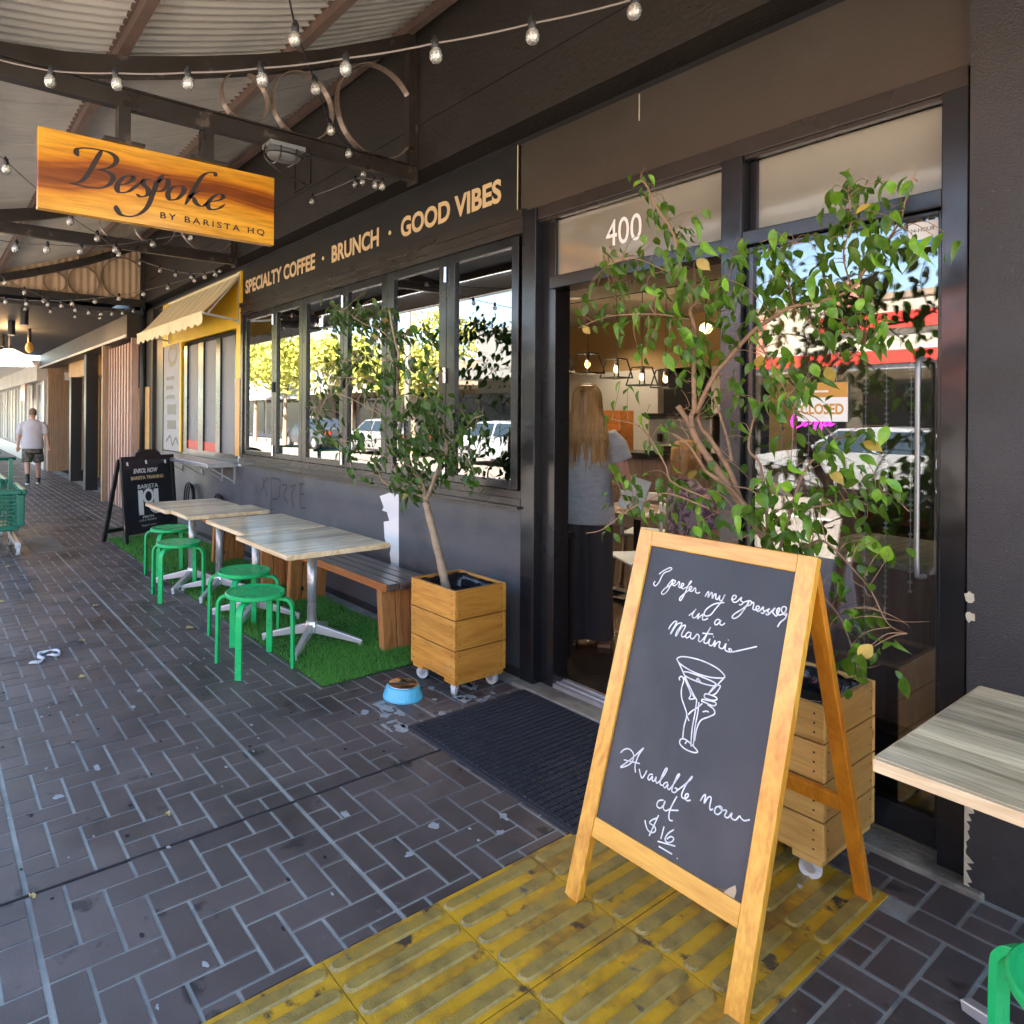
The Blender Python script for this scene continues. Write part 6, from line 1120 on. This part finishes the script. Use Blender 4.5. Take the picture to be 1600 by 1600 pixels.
# walking man at the left, seen from behind
WM = dict(z=.003, vox=.014, limbs=[('ual', (-.20, 0, 1.37), (-.26, -.02, 1.10), .055, .046), ('fal', (-.26, -.02, 1.10), (-.29, .05, .86), .042, .03), ('uar', (.20, 0, 1.37), (.28, -.03, 1.10), .055, .046), ('far', (.28, -.03, 1.10), (.32, -.06, .84), .042, .03),
                 ('tl', (-.10, 0, .88), (-.10, -.06, .48), .095, .062), ('cl', (-.10, -.06, .48), (-.09, -.20, .14), .062, .042), ('tr', (.10, 0, .88), (.11, .10, .48), .095, .062), ('cr', (.11, .10, .48), (.12, .12, .09), .062, .042)],
          hands=[((-.29, .05, .86), (-.05, .1, -1)), ((.32, -.06, .84), (.05, -.1, -1))],
          torso=[(0, 0, .84, .175, .14), (0, 0, .96, .19, .155), (0, .01, 1.1, .185, .15), (0, 0, 1.24, .19, .14), (0, 0, 1.35, .195, .12), (0, -.01, 1.42, .13, .085), (0, -.01, 1.46, .07, .06)])
mr, fin, T = person('man in pale grey T-shirt and camouflage shorts walking away along the footpath', 'person', -16.4, 1.92, 1.60, rad(172), WM)
q = MB(); q.loft([(0, 0, .80, .225, .175), (0, 0, .92, .225, .180), (0, .01, 1.08, .215, .170), (0, 0, 1.24, .215, .158), (0, 0, 1.35, .220, .135), (0, -.01, 1.42, .155, .10), (0, -.012, 1.465, .08, .07)], 24)
for sx in (-1, 1): q.tube([(sx * .16, 0, 1.39), (sx * .23, -.0, 1.30), (sx * .27, -.02, 1.13)], [.07, .08, .074], 14)
fin(q, 'tshirt', 'teel', .015, it=3)
q = MB(); q.loft([(0, 0, .70, .20, .14), (0, 0, .86, .205, .155)], 20); q.tube([(-.10, 0, .84), (-.11, -.05, .50)], [.11, .115], 16); q.tube([(.10, 0, .84), (.12, .08, .50)], [.11, .115], 16); fin(q, 'shorts', 'camo', .015, it=2)
q = MB(); q.loft([(0, -.02, 1.57, .076, .085), (0, -.018, 1.62, .078, .098), (0, -.016, 1.67, .074, .09), (0, -.014, 1.71, .05, .065), (0, -.012, 1.722, .02, .03)], 18); fin(q, 'hair', 'hairg', 0)
for (ax, ay, az, tp) in ((-.09, -.20, .13, 1), (.12, .12, .09, 0)):
    q = MB(); q.tube([(ax, ay, az + .12), (ax, ay, az)], [.045, .045], 10); fin(q, 'sock', 'black', 0)
    q = MB(); dz = .07 if tp else 0
    q.loft([(ax, ay + .06, .012 + dz * .2, .045, .14), (ax, ay + .055, .05 + dz * .6, .046, .13), (ax, ay + .0, .09 + dz, .04, .06)], 14); o = fin(q, 'shoe', 'shoe', 0); q = MB(); q.loft([(ax, ay + .06, .0 + dz * .2, .048, .145), (ax, ay + .06, .02 + dz * .3, .048, .145)], 14); fin(q, 'shoe_sole', 'white', 0)
# seated people behind the tree
def seated(lab, x, y, face, cloth, hairm, hh):
    LM = dict(z=-.32 * hh, limbs=[('a', (-.19, 0, 1.36), (-.23, .08, 1.12), .05, .042), ('b', (-.23, .08, 1.12), (-.12, .30, 1.06), .04, .028), ('c', (.19, 0, 1.36), (.23, .08, 1.12), .05, .042), ('d', (.23, .08, 1.12), (.12, .30, 1.06), .04, .028),
                             ('e', (-.09, .0, .88), (-.11, .42, .84), .09, .06), ('f', (-.11, .42, .84), (-.11, .40, .42), .056, .04), ('g', (.09, 0, .88), (.11, .42, .84), .09, .06), ('h', (.11, .42, .84), (.11, .40, .42), .056, .04)],
              hands=[((-.12, .30, 1.06), (.4, .8, 0)), ((.12, .30, 1.06), (-.4, .8, 0))])
    rt, fin, T = person(lab, 'person', x, y, 1.68, face, LM)
    q = MB(); q.loft([(0, 0, .82, .20, .15), (0, 0, .95, .19, .14), (0, 0, 1.15, .18, .13), (0, 0, 1.34, .20, .12), (0, -.01, 1.41, .14, .09), (0, -.01, 1.45, .07, .065)], 22)
    for sx in (-1, 1): q.tube([(sx * .15, 0, 1.38), (sx * .21, .03, 1.28), (sx * .235, .07, 1.14)], [.062, .066, .06], 12); q.tube([(sx * .09, 0, .88), (sx * .115, .40, .84)], [.11, .09], 14)
    fin(q, 'clothes', cloth, .014, it=3)
    q = MB(); q.loft([(0, -.03, 1.48, .075, .07), (0, -.022, 1.58, .084, .098), (0, -.018, 1.66, .08, .095), (0, -.015, 1.71, .055, .07), (0, -.012, 1.724, .02, .03)], 18); fin(q, 'hair', hairm, 0)
seated('seated customer in a purple floral dress, half hidden by the tree branches', -2.70, 4.25, rad(60), 'floral', 'hair', 1)
seated('seated customer in a beige shirt, just right of the floral dress', -2.62, 4.95, rad(100), 'beigec', 'hairg', 1)
# white cafe chairs and table inside
def chair(x, y, a, lab):
    rt = thing('cafe_chair', lab, 'chair', (x, y, .03), 'white plastic chairs inside the cafe'); c, s_ = math.cos(a), math.sin(a)
    def Tt(mb): mb.v = [(x + v[0] * c - v[1] * s_, y + v[0] * s_ + v[1] * c, v[2] + .03) for v in mb.v]; return mb
    Tt(MB().box(-.22, .22, -.21, .21, .43, .455)).build('seat', MT['chairw'], rt, bevel=.015)
    m = MB().box(-.21, .21, -.225, -.20, .76, .83); m.box(-.21, -.18, -.225, -.20, .45, .76).box(.18, .21, -.225, -.20, .45, .76); Tt(m).build('backrest', MT['chairw'], rt, bevel=.008)
    for sx, sy in ((-1, -1), (1, -1), (1, 1), (-1, 1)): Tt(MB().beam((sx * .18, sy * .17, .43), (sx * .21, sy * .20, .0), .03, .03)).build('leg', MT['batten'], rt)
chair(-3.10, 4.35, rad(150), 'white plastic chair just right of the standing woman'); chair(-3.75, 5.35, rad(20), 'white plastic chair farther inside, behind the woman')
tb = thing('inner_table', 'square cafe table inside with menus and a plant pot', 'table', (-3.5, 4.8, .03)); MB().box(-3.85, -3.15, 4.45, 5.15, .73, .76).build('table_top', MT['counter'], tb); MB().tube([(-3.5, 4.8, .05), (-3.5, 4.8, .73)], .03, 10).build('pole', MT['black'], tb); MB().box(-3.75, -3.25, 4.75, 4.85, .03, .06).box(-3.55, -3.45, 4.55, 5.05, .03, .06).build('base', MT['black'], tb)
mn = MB().beam((-3.45, 4.62, .77), (-3.40, 4.70, 1.02), .22, .012, up=(0, 1, 0)); mn.build('menu_holder', MT['galv'], None, label='grey menu stand leaning on the inner table', cat='menu')
pp = thing('plant_pot', 'small grey plant pot on the inner table', 'plant pot', (-3.68, 4.9, .76)); MB().lathe([(.04, .76), (.055, .86), (.05, .86), (.04, .8)], (-3.68, 4.9, 0), 14).build('pot', MT['galv'], pp); q = MB()
for k in range(14): a = k * 2.4; q.tube([(-3.68, 4.9, .85), (-3.68 + math.cos(a) * .03, 4.9 + math.sin(a) * .03, .93), (-3.68 + math.cos(a) * .07, 4.9 + math.sin(a) * .07, .98)], [.004, .006, .001], 4)
q.build('foliage', MT['leafL'], pp)
hc = thing('high_chair', 'dark high stool just inside the doorway behind the jamb', 'stool', (-2.95, 3.12, .03)); MB().box(-3.12, -2.86, 3.05, 3.30, .76, .80).build('seat', MT['black'], hc)
for sx in (-3.10, -2.88):
    for sy in (3.07, 3.28): MB().box(sx - .014, sx + .014, sy - .014, sy + .014, .03, .76).build('leg', MT['black'], hc)
# ================================================================= NEIGHBOURS ALONG THE FOOTPATH
nb = thing('batten_fronted_shop', 'neighbouring shop with vertical timber battens, honey timber box sign and recessed entry', 'shop', (-15, 2.9, 0))
np_ = lambda m, n, mt, **k: m.build(n, MT[mt], nb, **k)
np_(B(-20.2, -10.76, -.1, 2.72, 3.0, 3.06), 'soffit', 'soff'); np_(B(-20.2, -10.9, 2.52, 2.84, 2.66, 3.0), 'wall_beam', 'fascia'); np_(B(-20.2, -10.9, 2.50, 2.52, 2.66, 2.70), 'beam_bead', 'roofs')
np_(B(-20.2, -11.6, 2.84, 3.1, 3.0, 4.6), 'upper_wall', 'upper'); np_(B(-20.2, -10.9, -.12, 2.7, 3.35, 3.4), 'roof', 'upper'); np_(B(-20.2, -10.9, -.14, -.1, 3.0, 3.35), 'gutter_fascia', 'whitewall')
np_(B(-20.2, -11.6, 3.95, 4.1, 0, 3.0), 'recess_wall', 'dark'); np_(B(-20.2, -11.6, 3.1, 6.5, 3.4, 4.6), 'mass', 'upper'); np_(B(-20.2, -11.6, 4.1, 6.5, 0, 3.4), 'mass', 'upper')
for i in range(9): np_(B(-12.50 + i * .185, -12.44 + i * .185, 2.60, 2.68, .0, 2.60), 'batten', 'battenp', bevel=.003)
np_(B(-12.5, -11.3, 2.74, 2.78, 0, 2.66), 'screen_backing', 'upper'); np_(B(-10.99, -10.94, 2.60, 2.70, 0, 2.70), 'end_post', 'battenp'); np_(B(-10.46, -10.40, 2.5, 2.60, 0, 2.66) if False else B(-12.66, -12.58, 2.52, 2.66, 0, 2.66), 'end_post', 'batten')
for x, y in ((-14.62, 2.72), (-16.75, 2.80)): np_(B(x - .11, x + .11, y - .11, y + .11, 0, 2.9 if x > -15 else 2.3), 'post', 'black', label='square black post at the shop entry')
for i in range(16): np_(B(-18.0 + i * .16, -17.87 + i * .16, 2.86, 2.94, 2.31, 2.76), 'sign_batten', 'honey')
np_(B(-18.0, -15.42, 2.94, 3.35, 2.31, 2.76), 'sign_box', 'honey'); np_(B(-14.3, -13.1, 2.94, 3.3, 2.31, 2.70), 'sign_box', 'honey')
for x in (-17.3, -16.1, -14.0, -13.3): np_(B(x - .05, x + .05, 3.3, 3.4, 0, 2.3), 'door_frame', 'honey')
np_(B(-17.2, -16.2, 3.38, 3.40, .1, 2.25), 'door_glass', 'carglass')
np_(B(-20.0, -19.86, 2.66, 3.95, 0, 2.95), 'side_wall', 'batten'); m = MB()
for i in range(26): m.box(-19.86, -19.82, 2.67 + i * .05, 2.70 + i * .05, 0, 2.5)
np_(m, 'fine_batten', 'batten'); np_(B(-19.86, -19.78, 3.05, 3.22, 2.36, 2.56), 'square_sign', 'white')
inf = thing('gable_infill', 'beige corrugated infill sheet above the far truss', 'wall panel', (-10.85, 1.5, 3.2)); m = MB(); n = 168
for i in range(n + 1): y = -.08 + i / n * 2.78; x = -10.745 + .010 * math.sin(2 * math.pi * (y) / .0762 * .8); m.v += [(x, y, 3.2), (x, y, zt(max(y, 0)) + .07)]
for i in range(n): m.f.append((2 * i, 2 * i + 2, 2 * i + 3, 2 * i + 1))
m.build('corrugated_sheet', MT['sheetb'], inf, sm=True)
dp = thing('downpipe', 'glossy black downpipe at the left end of the cafe wall', 'downpipe', (-10.9, 2.7, 0)); MB().tube([(-10.84, 2.74, .0), (-10.84, 2.74, 4.0)], .045, 12).build('pipe', MT['black'], dp, sm=True); MB().tube([(-10.93, 2.70, 3.05), (-10.93, 2.70, 4.0)], .04, 12).build('pipe', MT['alu'], dp, sm=True)
# lamps below the neighbour's soffit
for i, (px, py, z, lab) in enumerate(((38, 490, 2.93, 'short black spotlight can under the dark soffit, right one'), (18, 508, 2.93, 'black spotlight can under the dark soffit beside the glowing patch'), (2, 528, 2.93, 'black spotlight can at the very left edge under the soffit'))):
    x, y = G(px, py, z); q = thing('spotlight_can', lab, 'spotlight', (x, y, z - .15), 'black can lights under the neighbour soffit'); MB().tube([(x, y, 3.0), (x, y, z - .16)], .055, 12).build('can', MT['black'], q); MB().tube([(x, y, z - .158), (x, y, z - .163)], .045, 12).build('lens', MT['white'], q)
x, y = G(46, 547, 2.62); q = thing('caged_lamp', 'small hanging caged lamp under the soffit near the walking man', 'hanging lamp', (x, y, 2.55)); MB().tube([(x, y, 3.0), (x, y, 2.74)], .03, 8).build('stem', MT['black'], q); MB().lathe([(.02, -.09), (.06, -.05), (.07, 0), (.05, .07), (.03, .1)], (x, y, 2.66), 10).build('shade', MT['pale'], q)
x, y = G(14, 562, 2.45); q = thing('glowing_lampshade', 'bright glowing lampshade hanging at the left edge above the white shopfront', 'hanging lamp', (x, y, 2.35)); MB().lathe([(.40, -.13), (.36, -.05), (.26, .07), (.08, .16)], (x, y, 2.48), 20).build('shade', MT['lampshade'], q, sm=True); MB().tube([(x, y, 2.62), (x, y, 3.0)], .012, 6).build('rod', MT['black'], q)
lp = bpy.data.lights.new('lampshade_lamp', 'POINT'); lp.energy = 5; lp.color = (1, .55, .22); lp.shadow_soft_size = .1; lo = bpy.data.objects.new('lampshade_lamp', lp); COL.objects.link(lo); lo.parent = q; lo.location = (0, 0, .42)
wsx = thing('white_shopfront', 'far white-panelled shopfront with grey base and white awning box', 'shop', (-30, 2.8, 0))
wp = lambda m, n, mt, **k: m.build(n, MT[mt], wsx, **k)
wp(B(-45, -20.2, 2.75, 7, 0, 4.2), 'wall', 'whitewall'); wp(B(-45, -20.2, -.1, 2.75, 2.78, 2.86), 'veranda_soffit', 'whitewall'); wp(B(-45, -20.2, -.2, -.1, 2.5, 3.0), 'veranda_fascia', 'whitewall'); wp(B(-45, -20.6, 2.66, 2.75, 0, .42), 'base', 'galv'); wp(B(-45, -20.2, 2.45, 2.74, 2.35, 2.78), 'sign_box', 'roofs')
wp(B(-20.5, -20.2, 2.62, 2.75, 0, 2.35), 'corner_post', 'galv')
for i in range(26): wp(B(-44.5 + i * .93, -44.42 + i * .93, 2.68, 2.75, .42, 2.35), 'mullion', 'white')
for i in range(25): wp(B(-44.40 + i * .93, -43.60 + i * .93, 2.72, 2.75, .5, 2.3), 'pane', 'roofs') if i % 3 else wp(B(-44.40 + i * .93, -43.60 + i * .93, 2.72, 2.75, .5, 2.3), 'pane', 'frost' if False else 'glassf')
wp(B(-23.3, -22.2, 2.40, 2.44, 1.85, 2.32), 'hanging_poster', 'bench')
# ================================================================= OPPOSITE SIDE OF THE STREET (seen in the glass)
def bld(name, lab, x0, x1, y, z1, mt_, awz, awm, shop='carglass', depth=8, awd=2.4, para=None):
    rt = thing(name, lab, 'building', ((x0 + x1) / 2, y, 0)); p_ = lambda m, n, t, **k: m.build(n, MT[t], rt, **k)
    p_(B(x0, x1, y - depth, y, 0, z1), 'wall', mt_); p_(B(x0, x1, y, y + awd, awz, awz + .12), 'awning', awm); p_(B(x0, x1, y + awd, y + awd + .06, awz - .1, awz + .35), 'awning_fascia', awm)
    if para: p_(B(x0, x1, y - .3, y + .05, z1, z1 + .15), 'parapet', para)
    n = max(1, int((x1 - x0) / 2.6)); w = (x1 - x0) / n
    for i in range(n): f = p_(B(x0 + i * w + .2, x0 + (i + 1) * w - .2, y, y + .04, .25, 2.45), 'shop_window', shop)
    return rt
b1 = bld('white_red_shop', 'sunlit cream shop across the street with red sign boards', -13.0, -2.5, -14.0, 4.5, 'cream', 2.7, 'opwhite', para='tan'); MB().box(-8.6, -2.6, -13.95, -13.85, 3.75, 4.15).build('sign_board', MT['red'], b1); MB().box(-10.5, -2.6, -11.5, -11.45, 2.72, 3.0).build('sign_board', MT['red'], b1); MB().box(-8.3, -7.4, -14.0, -13.6, 4.2, 5.0).build('chimney', MT['brickr'], b1)
MB().box(-12.5, -10.0, -13.95, -13.9, 3.2, 4.4).build('brick_panel', MT['brickr'], b1)
b2 = bld('grey_commercial_building', 'tall grey panelled building across the street', -22.5, -13.0, -14.0, 5.0, 'greyb', 3.0, 'greyb', para='greyb'); MB().box(-17.5, -17.2, -13.98, -13.9, 3.5, 4.4).build('vent_pipe', MT['tan'], b2)
bld('low_tan_shop', 'low tan shop across the street behind the trees', -36, -22.5, -14.5, 4.0, 'tan', 2.7, 'cream')
b3 = bld('white_corner_building', 'bright white building across the street with a round dark logo', -47, -36, -12.5, 6.2, 'opwhite', 2.4, 'opwhite'); MB().prism([(.5 * math.cos(a * .3927), .5 * math.sin(a * .3927)) for a in range(16)], (Vector((-38.6, -12.45, 3.3)), XW, ZW, YW), 0, .03).build('round_logo', MT['black'], b3); MB().box(-38.95, -38.25, -12.42, -12.40, 3.3, 3.38).build('logo_bar', MT['white'], b3)
bld('far_brick_building', 'brick building across the street at the far right', -2.5, 14, -14.0, 5.0, 'brickr', 2.8, 'cream')
for i, (x, y, zc, rx, n_) in enumerate([(-31, -8.9, 4.0, 2.3, 2600), (-25.2, -9.2, 3.6, 1.9, 2200), (-20.9, -9.4, 3.0, 1.5, 1500), (-38, -10.3, 4.4, 2.4, 2000), (-27.5, -16, 5.4, 2.2, 1200), (-14.6, -11.9, 2.5, .9, 800)]):
    t_ = thing('street_tree', ['sunlit yellow-green street tree, third from the right in the window reflection', 'sunlit street tree behind the cream pole across the road', 'small bright street tree in front of the grey building', 'large street tree beside the white corner building', 'tree rising behind the tan shop across the street', 'little shrub at the foot of the grey building'][i], 'tree', (x, y, -.12), 'trees across the street'); MB().tube([(x, y, -.2), (x + .05, y, zc * .45), (x - .05, y, zc)], [.13, .10, .05], 8).build('trunk', MT['barkg'], t_)
    rr = np.random.default_rng(i); c_ = rr.normal(0, 1, (14, 3)); c_ /= np.linalg.norm(c_, axis=1)[:, None]; c_ *= rr.uniform(.35, .85, (14, 1)) * rx; idx = rr.integers(0, 14, n_); P = c_[idx] + rr.normal(0, rx * .2, (n_, 3)); P[:, 2] *= .8; P += np.array([x, y, zc]); s1 = rr.uniform(.09, .19, n_); D1 = rr.normal(0, 1, (n_, 3)); D1 /= np.linalg.norm(D1, axis=1)[:, None]; D2 = np.cross(D1, rr.normal(0, 1, (n_, 3))); D2 /= np.linalg.norm(D2, axis=1)[:, None]
    V = np.stack([P - D1 * s1[:, None], P + D2 * s1[:, None] * .6, P + D1 * s1[:, None], P - D2 * s1[:, None] * .6], 1).reshape(-1, 3); q = MB(); q.v = [tuple(v) for v in V.tolist()]; q.f = [(4 * k, 4 * k + 1, 4 * k + 2, 4 * k + 3) for k in range(n_)]; q.build('crown', MT['leafstreet'], t_)
for i, (x, y, lab) in enumerate([(-10.4, -1.7, 'cream steel pole at the kerb, reflected in the rightmost folding window'), (-19.2, -1.7, 'second cream steel pole at the kerb, reflected in a middle window')]):
    q = thing('street_pole', lab, 'pole', (x, y, 0)); MB().tube([(x, y, 0 if y > -1.1 else -.12), (x, y, 6.2)], .06, 10).build('shaft', MT['cream'], q, sm=True); MB().tube([(x, y, 6.1), (x, y - .5, 6.4), (x, y - 1.5, 6.45)], .04, 8).build('arm', MT['cream'], q, sm=True)
def car(x, y, mt_, lab, hd=1, z0=-.12):
    rt = thing('parked_car', lab, 'car', (x, y, z0)); L = 4.4; w = .88; sec = [(-2.2, .35, .62), (-2.1, .28, .82), (-1.5, .25, .95), (-1.1, .25, 1.0), (-.55, .25, 1.42), (.2, .25, 1.47), (1.0, .25, 1.42), (1.75, .25, 1.02), (2.1, .28, .95), (2.2, .35, .65)]; m = MB()
    for q, zl, zh in sec:
        zs = min(zh, .95)
        for sy in (-1, 1): pass
        m.v += [(x + q * hd, y - w * .96, z0 + zl), (x + q * hd, y - w, z0 + (zl + zs) / 2), (x + q * hd, y - w * .95, z0 + zs), (x + q * hd, y - w * (.95 if zh < 1.05 else .72), z0 + zh), (x + q * hd, y + w * (.95 if zh < 1.05 else .72), z0 + zh), (x + q * hd, y + w * .95, z0 + zs), (x + q * hd, y + w, z0 + (zl + zs) / 2), (x + q * hd, y + w * .96, z0 + zl)]
    for i in range(len(sec) - 1):
        for j in range(8): m.f.append((i * 8 + j, i * 8 + (j + 1) % 8, i * 8 + 8 + (j + 1) % 8, i * 8 + 8 + j))
    m.f += [tuple(range(8))[::-1], tuple((len(sec) - 1) * 8 + j for j in range(8))]; m.build('body', MT[mt_], rt, bevel=.03, fixn=True)
    for sy in (-1, 1):
        for a0, a1, b0, b1 in ((-.98, .12, -.52, .12), (.20, 1.55, .20, .98)):
            MB().add([(x + a0 * hd, y + sy * w * .955, z0 + .98), (x + a1 * hd, y + sy * w * .955, z0 + .98), (x + b1 * hd, y + sy * w * .76, z0 + 1.38), (x + b0 * hd, y + sy * w * .76, z0 + 1.38), (x + a0 * hd, y + sy * w * .93, z0 + .98), (x + a1 * hd, y + sy * w * .93, z0 + .98), (x + b1 * hd, y + sy * w * .73, z0 + 1.38), (x + b0 * hd, y + sy * w * .73, z0 + 1.38)], [(0, 1, 2, 3), (7, 6, 5, 4), (0, 4, 5, 1), (3, 2, 6, 7), (0, 3, 7, 4), (1, 5, 6, 2)]).build('side_window', MT['carglass'], rt)
        for q in (-1.38, 1.35): wh = MB().tube([(x + q * hd, y + sy * (w - .18), z0 + .32), (x + q * hd, y + sy * (w + .01), z0 + .32)], .32, 20).build('wheel', MT['tyre'], rt); MB().tube([(x + q * hd, y + sy * (w - .1), z0 + .32), (x + q * hd, y + sy * (w + .02), z0 + .32)], .20, 14).build('rim', MT['galv'], wh)
        MB().box(x + 2.08 * hd, x + 2.21 * hd, y + sy * .62 - .14, y + sy * .62 + .14, z0 + .70, z0 + .84).build('tail_light', MT['red'], rt); MB().box(x - 2.2 * hd, x - 2.08 * hd, y + sy * .62 - .14, y + sy * .62 + .14, z0 + .62, z0 + .74).build('headlight', MT['white'], rt)
car(-5.6, -9.8, 'carw', 'white sedan parked across the road, reflected in the glass door'); car(-16.0, -9.9, 'cars', 'silver hatchback parked across the road, reflected in the rightmost window', -1); car(-29.5, -9.9, 'card', 'dark car parked across the road near the trees'); car(-10.9, -9.8, 'card', 'dark car parked across the road beside the white sedan', -1); car(-23.5, -9.9, 'carw', 'white car parked across the road in front of the tan shop')
